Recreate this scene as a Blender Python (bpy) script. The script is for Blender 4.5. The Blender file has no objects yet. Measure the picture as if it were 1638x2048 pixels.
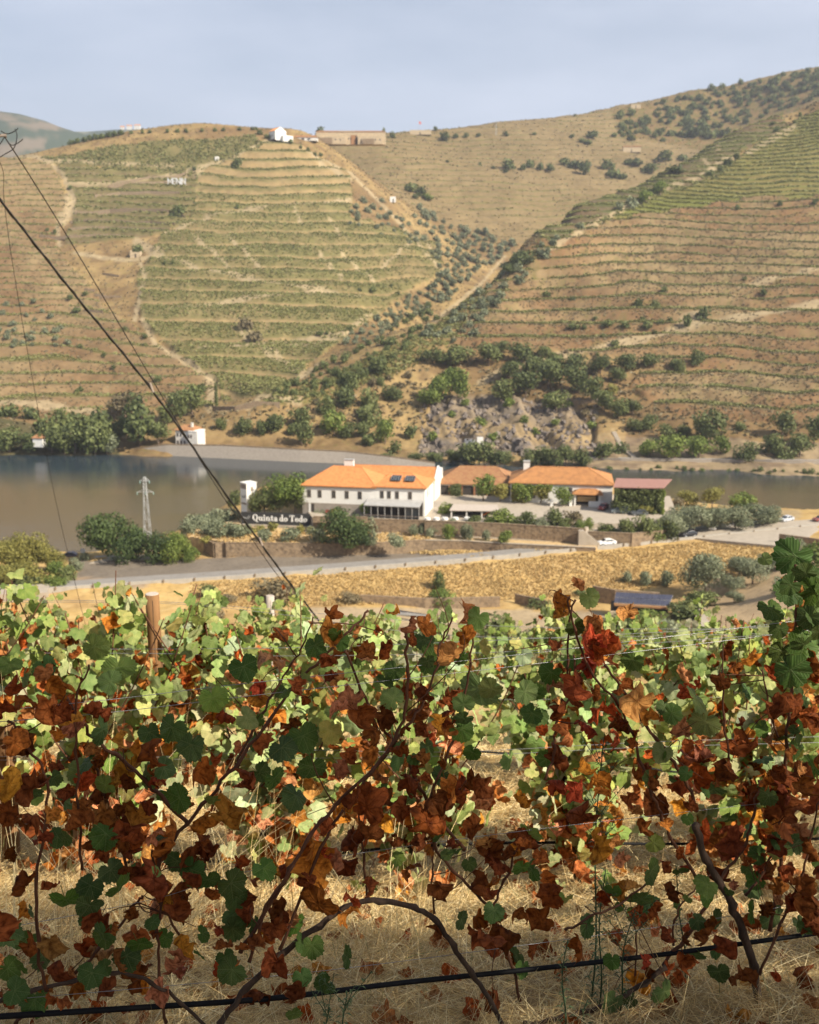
import bpy, math, random
import numpy as np
from mathutils import Vector, Matrix, Euler
from mathutils.bvhtree import BVHTree

random.seed(11)
rng = np.random.default_rng(11)
R = math.radians
scn = bpy.context.scene
COL = scn.collection

# ------------------------------------------------------------------ camera, light, sky
F, W0, H0 = 2070.0, 1638.0, 2048.0          # focal length and frame of the photograph, in its pixels
TH = math.atan(444 / F)                      # the camera looks 12 degrees down
CT, ST = math.cos(TH), math.sin(TH)
CAM = np.array([0.0, 0.0, 64.0])             # 64 m above the river

cd = bpy.data.cameras.new('camera')
cd.sensor_fit = 'HORIZONTAL'; cd.sensor_width = 36.0; cd.lens = 36.0 * F / W0
cd.clip_start = 0.05; cd.clip_end = 20000
cd.dof.use_dof = True; cd.dof.focus_distance = 2.6; cd.dof.aperture_fstop = 9.0
cam = bpy.data.objects.new('camera', cd); COL.objects.link(cam)
cam.location = CAM; cam.rotation_euler = (R(90) - TH, 0, 0)
scn.camera = cam

SUN = Vector((0.66, -0.42, 0.62)).normalized()
sd = bpy.data.lights.new('sun', 'SUN'); sd.energy = 5.0; sd.angle = R(0.53); sd.color = (1.0, 0.91, 0.77)
so = bpy.data.objects.new('sun', sd); COL.objects.link(so)
so.rotation_euler = SUN.to_track_quat('Z', 'Y').to_euler()
so.location = (60, -40, 140)

world = bpy.data.worlds.new('World'); scn.world = world; world.use_nodes = True
wn = world.node_tree; wn.nodes.clear()
def wnode(t, **k):
    n = wn.nodes.new(t)
    for a, b in k.items(): setattr(n, a, b)
    return n
sky = wnode('ShaderNodeTexSky', sky_type='NISHITA', sun_disc=False)
sky.sun_elevation = math.asin(SUN.z); sky.sun_rotation = math.atan2(SUN.x, SUN.y)
sky.altitude = 150; sky.air_density = 1.0; sky.dust_density = 1.6; sky.ozone_density = 1.6
tc = wnode('ShaderNodeTexCoord'); mp = wnode('ShaderNodeMapping'); mp.inputs['Scale'].default_value = (1.2, 1.2, 4.5)
ns = wnode('ShaderNodeTexNoise'); ns.inputs['Scale'].default_value = 2.2; ns.inputs['Detail'].default_value = 7; ns.inputs['Roughness'].default_value = .55
cr = wnode('ShaderNodeValToRGB'); cr.color_ramp.elements[0].position = .38; cr.color_ramp.elements[1].position = .72
cr.color_ramp.elements[0].color = (0.50, .50, .50, 1); cr.color_ramp.elements[1].color = (.95, .95, .95, 1)
mixc = wnode('ShaderNodeMix', data_type='RGBA')
mixc.inputs[7].default_value = (6.75, 7.4, 8.8, 1)       # thin high cloud veil over the blue
bg = wnode('ShaderNodeBackground'); bg.inputs['Strength'].default_value = 0.061
out = wnode('ShaderNodeOutputWorld')
L = wn.links.new
L(tc.outputs['Generated'], mp.inputs['Vector']); L(mp.outputs['Vector'], ns.inputs['Vector'])
L(ns.outputs['Fac'], cr.inputs['Fac'])
sz_ = wnode('ShaderNodeSeparateXYZ'); L(tc.outputs['Generated'], sz_.inputs[0])
mr_ = wnode('ShaderNodeMapRange'); mr_.inputs[1].default_value = .22; mr_.inputs[2].default_value = .85; mr_.inputs[3].default_value = 1.0; mr_.inputs[4].default_value = .22   # the veil thins towards the zenith
L(sz_.outputs[2], mr_.inputs[0]); vm_ = wnode('ShaderNodeMath', operation='MULTIPLY'); L(mr_.outputs[0], vm_.inputs[0]); L(cr.outputs['Color'], vm_.inputs[1]); L(vm_.outputs[0], mixc.inputs[0])
L(sky.outputs['Color'], mixc.inputs[6]); L(mixc.outputs[2], bg.inputs['Color']); L(bg.outputs['Background'], out.inputs['Surface'])

scn.view_settings.view_transform = 'Standard'; scn.view_settings.look = 'None'
scn.view_settings.exposure = 0.87; scn.view_settings.gamma = 1.0; scn.view_settings.use_curve_mapping = False
scn.render.engine = 'CYCLES'
scn.cycles.use_denoising = True
scn.cycles.max_bounces = 7; scn.cycles.diffuse_bounces = 3; scn.cycles.transmission_bounces = 4
scn.cycles.transparent_max_bounces = 8; scn.cycles.volume_bounces = 0; scn.cycles.sample_clamp_indirect = 6

# ------------------------------------------------------------------ photograph <-> world
def ray(px, py):
    dx = px - W0 / 2; up = H0 / 2 - py
    return np.array([dx, CT * F + ST * up, -ST * F + CT * up])
def at(px, py, Y):
    d = ray(px, py); return CAM + d * (Y / d[1])
def at_z(px, py, z):
    d = ray(px, py); return CAM + d * ((z - CAM[2]) / d[2])
def zat(py, Y): return at(W0 / 2, py, Y)[2]
def proj(P):
    q = np.asarray(P, float) - CAM
    f = q[..., 1] * CT - q[..., 2] * ST
    u = q[..., 1] * ST + q[..., 2] * CT
    f = np.where(f < .01, .01, f)
    return W0 / 2 + F * q[..., 0] / f, H0 / 2 - F * u / f
def mpp(Y): return Y / F / CT        # metres per photograph pixel, roughly

# ------------------------------------------------------------------ small helpers
def tag(o, label=None, cat=None, group=None, kind=None):
    if label: o['label'] = label
    if cat: o['category'] = cat
    if group: o['group'] = group
    if kind: o['kind'] = kind
    return o
def link(name, data, parent=None, loc=(0, 0, 0), rot=(0, 0, 0), scale=(1, 1, 1)):
    o = bpy.data.objects.new(name, data); COL.objects.link(o)
    if parent is not None: o.parent = parent
    o.location = loc; o.rotation_euler = rot; o.scale = scale
    return o
def empty(name, loc=(0, 0, 0), rz=0.0, scale=1.0):
    o = link(name, None, None, loc, (0, 0, rz), (scale,) * 3); o.empty_display_size = .2
    return o
def mesh_np(name, V, Fc, mat=None, colors=None, smooth=False, uv=None):
    V = np.asarray(V, np.float32).reshape(-1, 3); Fc = np.asarray(Fc, np.int32)
    k = Fc.shape[1]; n = len(Fc)
    me = bpy.data.meshes.new(name)
    me.vertices.add(len(V)); me.vertices.foreach_set('co', V.ravel())
    me.loops.add(n * k); me.loops.foreach_set('vertex_index', Fc.ravel())
    me.polygons.add(n); me.polygons.foreach_set('loop_start', np.arange(0, n * k, k, dtype=np.int32))
    try: me.polygons.foreach_set('loop_total', np.full(n, k, np.int32))
    except Exception: pass
    me.update(calc_edges=True)
    me.polygons.foreach_set('use_smooth', np.full(n, smooth, bool))
    if colors is not None:
        at_ = me.color_attributes.new('col', 'FLOAT_COLOR', 'POINT')
        c = np.ones((len(V), 4), np.float32); c[:, :3] = colors
        at_.data.foreach_set('color', c.ravel())
    if uv is not None:
        u = me.uv_layers.new(name='uv')
        u.data.foreach_set('uv', np.asarray(uv, np.float32)[Fc.ravel()].ravel())
    if mat is not None: me.materials.append(mat)
    me.validate()
    return me
class MB:
    """collects polygons of any size into one mesh"""
    def __init__(s): s.v = []; s.f = []
    def poly(s, pts):
        i = len(s.v); s.v += [tuple(map(float, p)) for p in pts]; s.f.append(tuple(range(i, i + len(pts)))); return s
    def hexa(s, b, t):
        i = len(s.v); s.v += [tuple(map(float, p)) for p in list(b) + list(t)]; n = len(b)
        s.f.append(tuple(i + n - 1 - k for k in range(n))); s.f.append(tuple(i + n + k for k in range(n)))
        for k in range(n):
            j = (k + 1) % n; s.f.append((i + k, i + j, i + n + j, i + n + k))
        return s
    def box(s, x0, x1, y0, y1, z0, z1):
        return s.hexa([(x0, y0, z0), (x1, y0, z0), (x1, y1, z0), (x0, y1, z0)], [(x0, y0, z1), (x1, y0, z1), (x1, y1, z1), (x0, y1, z1)])
    def tube(s, pts, rad, n=6, caps=True):
        pts = [np.asarray(p, float) for p in pts]; m = len(pts)
        rad = [rad] * m if np.isscalar(rad) else list(rad)
        if len(rad) == 2 and m > 2: rad = list(np.linspace(rad[0], rad[1], m))
        i0 = len(s.v); prev = None
        for k, p in enumerate(pts):
            t = pts[min(k + 1, m - 1)] - pts[max(k - 1, 0)]; t = t / (np.linalg.norm(t) + 1e-12)
            a = prev if prev is not None else (np.array([0, 0, 1.]) if abs(t[2]) < .9 else np.array([1., 0, 0]))
            u = a - t * a.dot(t); u = u / (np.linalg.norm(u) + 1e-12); w = np.cross(t, u); prev = u
            for q in range(n):
                an = 2 * math.pi * q / n
                s.v.append(tuple(p + rad[k] * (math.cos(an) * u + math.sin(an) * w)))
        for k in range(m - 1):
            for q in range(n):
                q2 = (q + 1) % n
                s.f.append((i0 + k * n + q, i0 + k * n + q2, i0 + (k + 1) * n + q2, i0 + (k + 1) * n + q))
        if caps:
            s.f.append(tuple(i0 + n - 1 - q for q in range(n))); s.f.append(tuple(i0 + (m - 1) * n + q for q in range(n)))
        return s
    def mesh(s, name, mat=None, smooth=False):
        me = bpy.data.meshes.new(name); me.from_pydata(s.v, [], s.f); me.update()
        if smooth: me.polygons.foreach_set('use_smooth', [True] * len(me.polygons))
        if mat: me.materials.append(mat)
        return me
    def build(s, name, mat, parent=None, smooth=False, **k):
        return link(name, s.mesh(name, mat, smooth), parent, **k)

def hash2(ix, iy, s):
    h = (ix.astype(np.int64) * 374761393 + iy.astype(np.int64) * 668265263 + s * 1274126177) & 0xffffffff
    h = ((h ^ (h >> 13)) * 1274126177) & 0xffffffff
    return ((h ^ (h >> 16)) & 0xffff) / 65535.0
def vnoise(x, y, s=0):
    xi = np.floor(x); yi = np.floor(y); fx = x - xi; fy = y - yi
    fx = fx * fx * (3 - 2 * fx); fy = fy * fy * (3 - 2 * fy)
    a = hash2(xi, yi, s); b = hash2(xi + 1, yi, s); c = hash2(xi, yi + 1, s); d = hash2(xi + 1, yi + 1, s)
    return (a * (1 - fx) + b * fx) * (1 - fy) + (c * (1 - fx) + d * fx) * fy
def fbm(x, y, s=0, o=4):
    t = 0; a = .5; n = 0
    for k in range(o):
        t = t + a * vnoise(x * 2 ** k, y * 2 ** k, s + k * 17); n += a; a *= .5
    return t / n
def sstep(a, b, x):
    t = np.clip((x - a) / (b - a), 0, 1); return t * t * (3 - 2 * t)
def inpoly(x, y, poly):
    r = np.zeros(x.shape, bool); n = len(poly)
    for i in range(n):
        x1, y1 = poly[i]; x2, y2 = poly[(i + 1) % n]
        if y1 == y2: continue
        c = ((y1 > y) != (y2 > y)) & (x < (x2 - x1) * (y - y1) / (y2 - y1) + x1)
        r ^= c
    return r
def linedist(x, y, pts):
    d = np.full(x.shape, 1e9)
    for (x1, y1), (x2, y2) in zip(pts[:-1], pts[1:]):
        vx, vy = x2 - x1, y2 - y1; t = np.clip(((x - x1) * vx + (y - y1) * vy) / (vx * vx + vy * vy + 1e-9), 0, 1)
        d = np.minimum(d, np.hypot(x - x1 - t * vx, y - y1 - t * vy))
    return d
class TPS:
    def __init__(s, P, z, lam=0.0):
        P = np.asarray(P, float); s.sc = np.abs(P).max(); P = P / s.sc; s.P = P; n = len(P)
        d = np.hypot(P[:, None, 0] - P[None, :, 0], P[:, None, 1] - P[None, :, 1])
        K = np.where(d > 0, d * d * np.log(d + 1e-12), 0) + lam * np.eye(n)
        Q = np.hstack([np.ones((n, 1)), P]); A = np.zeros((n + 3, n + 3)); A[:n, :n] = K; A[:n, n:] = Q; A[n:, :n] = Q.T
        s.w = np.linalg.solve(A, np.concatenate([np.asarray(z, float), np.zeros(3)]))
    def __call__(s, x, y):
        x = np.asarray(x, float) / s.sc; y = np.asarray(y, float) / s.sc
        n = len(s.P); r = s.w[n] + s.w[n + 1] * x + s.w[n + 2] * y
        for i in range(n):
            d2 = (x - s.P[i, 0]) ** 2 + (y - s.P[i, 1]) ** 2
            r = r + s.w[i] * .5 * d2 * np.log(d2 + 1e-12)
        return r

# ------------------------------------------------------------------ materials
def newmat(name):
    m = bpy.data.materials.new(name); m.use_nodes = True; nt = m.node_tree; nt.nodes.clear()
    def N(t, **k):
        n = nt.nodes.new(t)
        for a, b in k.items():
            if a.startswith('i_'): n.inputs[a[2:].replace('_', ' ')].default_value = b
            else: setattr(n, a, b)
        return n
    return m, N, nt.links.new
def ramp(N, stops):
    r = N('ShaderNodeValToRGB'); e = r.color_ramp.elements
    while len(e) < len(stops): e.new(.5)
    for el, (p, c) in zip(e, stops): el.position = p; el.color = (*c, 1)
    return r
def plain(name, col, rough=.7, var=.25, scale=3.0, bump=.1, metallic=0.0, col2=None, spec=.3, vscale=None, use_attr=False, detail=6, bdist=.02):
    """principled with two scales of colour noise and a bump"""
    m, N, Lk = newmat(name)
    o = N('ShaderNodeOutputMaterial'); b = N('ShaderNodeBsdfPrincipled'); Lk(b.outputs[0], o.inputs[0])
    b.inputs['Roughness'].default_value = rough; b.inputs['Metallic'].default_value = metallic
    b.inputs['Specular IOR Level'].default_value = spec
    g = N('ShaderNodeNewGeometry'); t = N('ShaderNodeTexNoise', i_Scale=scale, i_Detail=detail, i_Roughness=.62)
    if vscale:
        mpn = N('ShaderNodeMapping'); mpn.inputs['Scale'].default_value = vscale
        Lk(g.outputs['Position'], mpn.inputs[0]); Lk(mpn.outputs[0], t.inputs[0])
    else: Lk(g.outputs['Position'], t.inputs[0])
    col2 = col2 or tuple(c * (1 - var) for c in col)
    hi = tuple(min(1, c * (1 + var)) for c in col)
    r = ramp(N, [(.3, col2), (.5, col), (.72, hi)])
    Lk(t.outputs['Fac'], r.inputs[0])
    if use_attr:
        a = N('ShaderNodeAttribute', attribute_name='col')
        mx = N('ShaderNodeMix', data_type='RGBA', blend_type='MULTIPLY'); mx.inputs[0].default_value = 1
        Lk(r.outputs[0], mx.inputs[6]); Lk(a.outputs['Color'], mx.inputs[7]); Lk(mx.outputs[2], b.inputs['Base Color'])
    else: Lk(r.outputs[0], b.inputs['Base Color'])
    if bump:
        bp = N('ShaderNodeBump', i_Strength=bump, i_Distance=bdist); Lk(t.outputs['Fac'], bp.inputs['Height']); Lk(bp.outputs[0], b.inputs['Normal'])
    return m
def leafy(name, c_lo, c_hi, trans=.3, rough=.6, attr=True):
    """foliage: colour between two greens by the vertex attribute (or the object's random number), with light through it"""
    m, N, Lk = newmat(name)
    o = N('ShaderNodeOutputMaterial'); d = N('ShaderNodeBsdfPrincipled', i_Roughness=rough); d.inputs['Specular IOR Level'].default_value = .25
    tr = N('ShaderNodeBsdfTranslucent'); mx = N('ShaderNodeMixShader'); mx.inputs[0].default_value = trans
    Lk(d.outputs[0], mx.inputs[1]); Lk(tr.outputs[0], mx.inputs[2]); Lk(mx.outputs[0], o.inputs[0])
    a = N('ShaderNodeAttribute', attribute_name='col'); oi = N('ShaderNodeObjectInfo')
    sp = N('ShaderNodeSeparateColor'); Lk(a.outputs['Color'], sp.inputs[0])
    ad = N('ShaderNodeMath', operation='MULTIPLY_ADD'); ad.inputs[1].default_value = .3; Lk(oi.outputs['Random'], ad.inputs[0]); Lk(sp.outputs[0], ad.inputs[2])
    r = ramp(N, [(.1, c_lo), (1.1 if False else 1.0, c_hi)]); Lk(ad.outputs[0], r.inputs[0])
    Lk(r.outputs[0], d.inputs['Base Color']); Lk(r.outputs[0], tr.inputs['Color'])
    return m
M = {}
# ================================================================== FAR SIDE: hills beyond the river
# control points: pixel in the photograph and distance (world y); outside points give x, y, z
HC = [  # far bank and waterline
 (-300,903,408),(0,903,406),(300,906,404),(600,912,402),(900,925,392),(1200,938,374),(1638,946,362),(1950,950,352),
 (-200,850,440),(0,862,430),(250,868,425),(500,880,418),(700,895,412),(900,905,405),(1200,908,392),(1638,915,380),(1900,918,372),
 # hill A, the terraced slope with the white letters
 (-200,340,830),(-60,330,840),(75,308,850),(250,268,870),(400,248,890),(530,258,900),(605,262,915),
 (0,450,740),(0,600,620),(0,700,545),(0,790,480),(-250,500,720),(-250,700,560),
 (200,430,755),(200,520,685),(200,600,620),(200,740,520),(350,350,815),(350,420,755),(350,500,690),(350,620,595),(350,740,510),(430,800,470),
 (500,330,830),(500,450,735),(500,600,610),(480,740,505),(640,400,795),(680,450,760),(700,550,675),(640,680,555),(600,740,505),
 (780,405,855),(760,500,735),(860,520,745),(780,600,650),(690,340,870),(740,650,590),
 # gully with the olives and the brown slope behind
 (860,440,930),(950,470,935),(1030,490,930),(930,560,800),(850,600,700),
 (760,300,1090),(690,278,1120),(640,280,1100),(900,300,1150),(760,268,1190),(870,262,1210),(1000,246,1260),(1130,234,1290),(1250,212,1320),(1400,182,1350),(1560,148,1380),(1700,128,1380),(1900,118,1370),
 (850,380,1010),(1000,380,1030),(1150,380,1050),(1150,300,1160),(1300,260,1250),(1400,250,1270),(1300,330,1130),(1450,220,1310),
 # spur C, the nearer slope on the right
 (1638,204,800),(1528,245,795),(1468,265,780),(1408,300,760),(1318,350,725),(1238,388,692),(1138,425,660),(1063,475,618),(1575,262,760),(1490,302,735),(1430,343,708),(1330,388,680),(1268,418,655),(1180,455,628),(1020,522,585),(950,590,560),(880,650,530),(800,690,505),(700,740,478),(610,780,455),(540,806,442),
 (1638,300,720),(1638,400,650),(1638,500,585),(1638,600,530),(1638,700,478),(1638,800,430),(1638,880,396),(1860,160,830),(1860,400,660),(1860,600,525),(1860,800,425),
 (1450,420,650),(1450,520,590),(1450,620,530),(1450,740,470),(1450,840,420),(1450,895,396),
 (1250,500,610),(1250,620,535),(1250,740,475),(1250,840,425),(1250,895,402),
 (1080,600,560),(1080,700,498),(1080,800,448),(1080,880,412),(950,700,500),(950,800,452),(950,880,416),(800,790,458),(800,870,425),(650,830,438),(650,880,421)]
XY = []; ZZ = []
for a, b, Y in HC:
    p = at(a, b, Y); XY.append(p[:2]); ZZ.append(p[2])
def extra(a, b, Y, dY, dz):
    p = at(a, b, Y); q = p * 1.0; q[0] *= (Y + dY) / Y; XY.append((q[0], Y + dY)); ZZ.append(p[2] + dz)
for a, b, Y in [(-200,340,830),(75,308,850),(400,248,890),(605,262,915),(900,262,1210),(1250,212,1320),(1638,138,1380)]:
    extra(a, b, Y, 160, -38)
for a, b, Y in [(1638,204,800),(1468,265,780),(1318,350,725),(1138,425,660),(1020,522,585),(880,650,530)]:
    extra(a, b, Y, 70, -30)
for a, b, Y in [(1638,204,800),(1318,350,725)]: extra(a, b, Y, 190, -50)
# river bed in front of the bank
for a in (-300, 0, 400, 800, 1200, 1638, 1950):
    b = float(np.interp(a, [-300, 600, 1200, 1950], [903, 912, 938, 950])); Y = float(np.interp(a, [-300, 600, 900, 1200, 1638, 1950], [408, 402, 392, 374, 362, 352]))
    p = at(a, b, Y); XY.append((p[0], Y - 22)); ZZ.append(-5.0)
for a in (60, 160, 236, 300, 370, 450, 520):
    b = float(np.interp(a, [-300, 600], [903, 912])); Y = float(np.interp(a, [-300, 600], [408, 402])); p = at(a, b, Y); XY.append((p[0], Y - 3.0)); ZZ.append(-2.2); XY.append((p[0], Y + 2.5)); ZZ.append(.2)
hill_tps = TPS(XY, ZZ, 1e-5)

NA, ND = 620, 700
az = np.linspace(-0.56, 0.60, NA); dist = np.exp(np.linspace(math.log(336), math.log(1750), ND))
AZ, DD = np.meshgrid(az, dist)
HX = DD * np.tan(AZ); HY = DD.copy()
HZ = hill_tps(HX, HY)
HZ += np.clip(HY - 1500, 0, 999) * -.15
PX, PY = proj(np.stack([HX, HY, HZ], -1))
wob = (fbm(HX / 26, HY / 26, 5) - .5)
wx = PX + wob * 26; wy = PY + (fbm(HX / 20, HY / 20, 9) - .5) * 16

def yC(px):   # distance of the ridge line of spur C seen at px
    return np.interp(px, [430,540,610,700,800,880,950,1020,1063,1138,1238,1318,1408,1468,1528,1638,1860],
                     [440,442,455,478,505,530,560,585,618,660,692,725,760,780,795,800,830])
isC = HY < yC(PX) + 4
Z_C_TOP = isC & inpoly(wx, wy, [(1165,440),(1290,398),(1420,355),(1520,290),(1600,235),(1900,150),(1900,380),(1638,392),(1500,402),(1380,412),(1250,438),(1200,450)])
Z_C_FLANK = isC & inpoly(wx, wy, [(1063,470),(1138,415),(1238,378),(1318,340),(1408,290),(1468,255),(1560,230),(1578,258),(1488,302),(1438,345),(1328,392),(1268,418),(1180,452),(1100,490)])
Z_C_TOP = Z_C_TOP & ~Z_C_FLANK
Z_C_MID = isC & ~Z_C_FLANK & ~Z_C_TOP & inpoly(wx, wy, [(1090,470),(1180,440),(1380,405),(1900,380),(1900,850),(1350,835),(1260,770),(1290,725),(1120,700),(900,690),(880,640),(950,590),(1020,530)])
Z_C_LEFT = isC & inpoly(wx, wy, [(505,818),(560,780),(690,695),(860,600),(1000,505),(1030,535),(950,610),(900,690),(760,765),(640,805)])
Z_A_TOP = ~isC & inpoly(wx, wy, [(70,318),(250,290),(500,272),(540,285),(400,345),(110,328)])
Z_A_DARK = ~isC & inpoly(wx, wy, [(115,330),(400,345),(390,430),(330,470),(260,480),(130,490),(150,400)])
Z_A_LEFT = ~isC & inpoly(wx, wy, [(-900,300),(60,322),(110,335),(135,400),(115,490),(170,560),(210,620),(280,660),(425,770),(432,818),(-900,835)])
Z_A_MAIN = ~isC & inpoly(wx, wy, [(400,345),(540,280),(600,295),(690,345),(705,390),(700,442),(790,455),(872,490),(878,540),(800,600),(740,640),(640,720),(560,790),(440,800),(425,760),(290,650),(270,560),(330,470),(390,430)])
Z_B = ~isC & (HY > 935) & (PX > 560)
Z_B_SCRUB = Z_B & inpoly(wx, wy, [(1225,225),(1400,180),(1640,150),(1700,260),(1400,300),(1250,280)])
ROCK = isC & inpoly(wx, wy, [(860,800),(950,785),(1040,800),(1130,790),(1200,850),(1190,915),(830,915)])
# terraces: height step (metres) by zone, strength by zone
step = np.full(HX.shape, 6.0); amp = np.zeros(HX.shape)
for msk, s_, a_ in ((Z_C_TOP, 3.0, .55), (Z_C_FLANK, 4.0, .6), (Z_C_MID, 5.4, .55), (Z_C_LEFT, 4, .4), (Z_A_TOP, 4.2, .3), (Z_A_DARK, 5.2, .7), (Z_A_LEFT, 4.6, .65), (Z_A_MAIN, 8.0, .45), (Z_B, 6.2, .4)):
    step[msk] = s_; amp[msk] = a_
amp[Z_B_SCRUB] = .15; amp[ROCK] = 0
hz = HZ + (fbm(HX / 120, HY / 120, 21, 3) - .5) * 15 + (fbm(HX / 40, HY / 40, 33, 2) - .5) * 4.0
ph = hz / step; fr = ph - np.floor(ph)
stp = (sstep(0.0, .42, fr) - fr) * step * amp
HZ2 = HZ + stp + (fbm(HX / 9, HY / 9, 3) - .5) * 1.5 * (HZ > 2) 
HZ2 += np.where(ROCK, -np.abs(fbm(HX / 6 + HZ / 14, HZ / 16, 77, 5) - .5) * 8 + np.floor(fbm(HX / 9, HZ / 7, 76, 3) * 9) * .9 - 3.5, 0) + np.where(isC & (amp == 0), (fbm(HX / 16, HZ / 12, 78) - .5) * 5, 0)
# bank road bench
bench = sstep(5.2, 2.0, HZ) * (HZ > .5)

# colours of the land (paths, vines, soil, straw); spur flank darkened for shade
def C(*c): return np.array(c, float)
soil = C(.29, .195, .10); tan = C(.37, .275, .155); brown = C(.23, .155, .09); vine = C(.155, .165, .05); green = C(.215, .205, .085)
straw = C(.44, .315, .155); path = C(.50, .40, .26); rock = C(.20, .17, .145); redd = C(.31, .185, .098)
n1 = fbm(HX / 30, HY / 30, 41)[..., None]; n2 = fbm(HX / 6, HY / 6, 43)[..., None]; n3 = fbm(HX / 2.5, HY / 2.5, 45, 3)[..., None]
def mixn(a, b, t): return a * (1 - t) + b * t
alb = mixn(soil, straw, sstep(.35, .7, n1)); alb = mixn(alb, brown, sstep(.45, .75, n2) * .7)
alb = mixn(alb, vine * 1.1, sstep(.6, .8, n3) * .35)
f3 = fr[..., None]
def band(a, b): return (sstep(a, a + .06, f3) - sstep(b - .06, b, f3))
def zone(msk, colr):
    global alb
    alb = np.where(msk[..., None], colr, alb)
rows = (.5 + .5 * np.sin(hz / step * 2 * math.pi * 5))[..., None]
thr_ = (.13 + .34 * sstep(430, 320, PY + wob * 60))[..., None]
zone(Z_A_MAIN, mixn(mixn(green * .95, tan, .10 + .35 * sstep(.35, .75, n2) + .25 * sstep(.5, .8, n1)), mixn(tan, straw, n2 * .7), sstep(thr_, thr_ * .6, f3)))
zone(Z_A_TOP, mixn(green * .85, tan, .12 + .25 * sstep(.5, .75, n2)))
zone(Z_A_DARK, mixn(mixn(green * .85, tan, .12 + .3 * rows * n2), C(.24, .18, .11), sstep(.22, .1, f3)))
zone(Z_A_LEFT, mixn(mixn(mixn(redd, brown, .4), tan, sstep(.2, .8, n1)), vine, band(.5, 1.0) * .7 * sstep(.25, .5, n2 + .1)))
zone(Z_C_MID, mixn(mixn(mixn(mixn(redd, tan, sstep(.3, .75, n1)), brown, sstep(.45, .7, n2) * .65), vine * .9, sstep(.55, .75, n3) * .45), vine, band(.72, 1.01) * .5 * sstep(.3, .5, n2 + .12)))
zone(Z_C_TOP, mixn(mixn(C(.16, .19, .045), C(.24, .245, .075), n1), soil, (.12 + .5 * sstep(.45, .2, f3)) * (1 - .8 * sstep(385, 405, PY) * sstep(440, 425, PY))[..., None]))
zone(Z_C_FLANK, mixn(mixn(C(.12, .14, .05), brown, sstep(.4, .7, n1)), C(.2, .15, .1), sstep(.35, .15, f3)))  # dark vines, with the flank's shade also put into this colour
zone(Z_C_LEFT, mixn(mixn(soil, straw, n1 * .6), vine, sstep(.45, .65, n3) * .7))
zone(Z_B, mixn(mixn(C(.255, .19, .10), C(.33, .25, .14), n1), vine * 1.2, band(.5, 1.0) * .45 * sstep(.35, .6, fbm(HX / 60, HY / 60, 61)[..., None])))
zone(Z_B_SCRUB, mixn(soil, vine * .9, sstep(.4, .65, n3) * .7))
zone(ROCK, mixn(rock, C(.34, .27, .2), sstep(.35, .7, n2)))
for wid, pts in [
  (3.5, [(20,312),(70,312),(100,325),(125,350),(140,385),(148,400),(135,430),(115,460),(120,490)]), (9, [(140,395),(142,420),(125,440)]),
  (3.0, [(100,322),(230,328),(350,333)]), (2.5, [(135,372),(215,371),(300,360),(385,345)]), (3.0, [(385,345),(405,335),(470,315),(540,278)]), (7, [(378,345),(400,340),(395,350)]),
  (2.6, [(375,352),(360,375)]), (3.0, [(150,505),(200,515),(260,520),(300,515)]), (7, [(275,485),(300,500),(318,512)]), (2.2, [(330,470),(390,447),(430,432),(560,412),(700,402)]),
  (2.6, [(280,525),(290,560),(280,590),(270,640)]), (3.2, [(285,640),(310,690),(380,730),(425,762),(430,800)]), (4.6, [(418,760),(424,790),(420,815)]),
  (2.4, [(320,512),(400,540),(480,556),(620,580),(720,596)]), (2.2, [(340,620),(500,600),(640,585)]), (2.0, [(400,700),(520,690),(660,675)]),
  (2.4, [(590,420),(600,446)]), (2.2, [(385,475),(425,505),(455,535)]), (2.2, [(455,475),(495,510),(530,550)]), (2.4, [(640,510),(660,535),(682,556)]), (2.4, [(685,510),(715,540),(752,566)]), (2.2, [(660,440),(682,474)]), (2.6, [(470,648),(540,700),(595,745)]), (2.4, [(540,700),(620,690),(690,672)]),
  (2.8, [(425,820),(500,815),(520,797)]), (3.0, [(520,797),(600,803)]), (3.2, [(690,672),(705,655),(740,634)]), (2.2, [(640,728),(600,755)]), (2, [(470,660),(520,700),(590,745)]),
  (3.4, [(960,760),(1060,722),(1180,702),(1290,680),(1380,655),(1480,640),(1560,625),(1700,600)]), (8, [(1370,648),(1400,640)]),
  (3.2, [(1100,500),(1190,450),(1280,404),(1340,375),(1400,355),(1450,320),(1500,305)]), (4.5, [(1500,303),(1560,272),(1590,255)]),
  (2.4, [(1405,318),(1420,335),(1432,342)]), (3, [(1435,290),(1437,305)]), (2.2, [(1225,868),(1245,895),(1268,916)]),
  (3.0, [(-900,800),(0,810),(100,815),(190,825)]), (2.2, [(760,540),(840,470),(870,510)]), (2.6, [(880,540),(820,470),(780,425),(700,345),(600,300)]),
  (2.6, [(1010,512),(960,570),(870,640)]), (2.4, [(1638,540),(1560,560),(1480,575)]),
  (3.5, [(700,360),(640,330)])]:
    d = linedist(PX, PY, pts) * HY / F
    alb = mixn(alb, path, sstep(wid * .62, wid * .3, d + (n3[..., 0] - .5) * 1.3)[..., None] * .85)
alb = np.where(((HZ < 9) & (PX < 238))[..., None], mixn(C(.10, .105, .05), C(.17, .13, .075), n2), alb)
bankm = (HZ < 6.5)
alb = np.where((bankm & (PX > 1100))[..., None], mixn(C(.40, .31, .20), C(.27, .2, .14), sstep(.4, .7, n2)), alb)
alb = mixn(alb, straw * 1.05, (sstep(3, 6, HZ) * sstep(15, 7, HZ) * (PX < 1250) * (PX > 230))[..., None] * .55)
alb *= (0.50 + .34 * n3 + .28 * fbm(HX / 11, HY / 11, 141, 3)[..., None]); alb = alb * np.array([.89, .865, .785])
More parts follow.
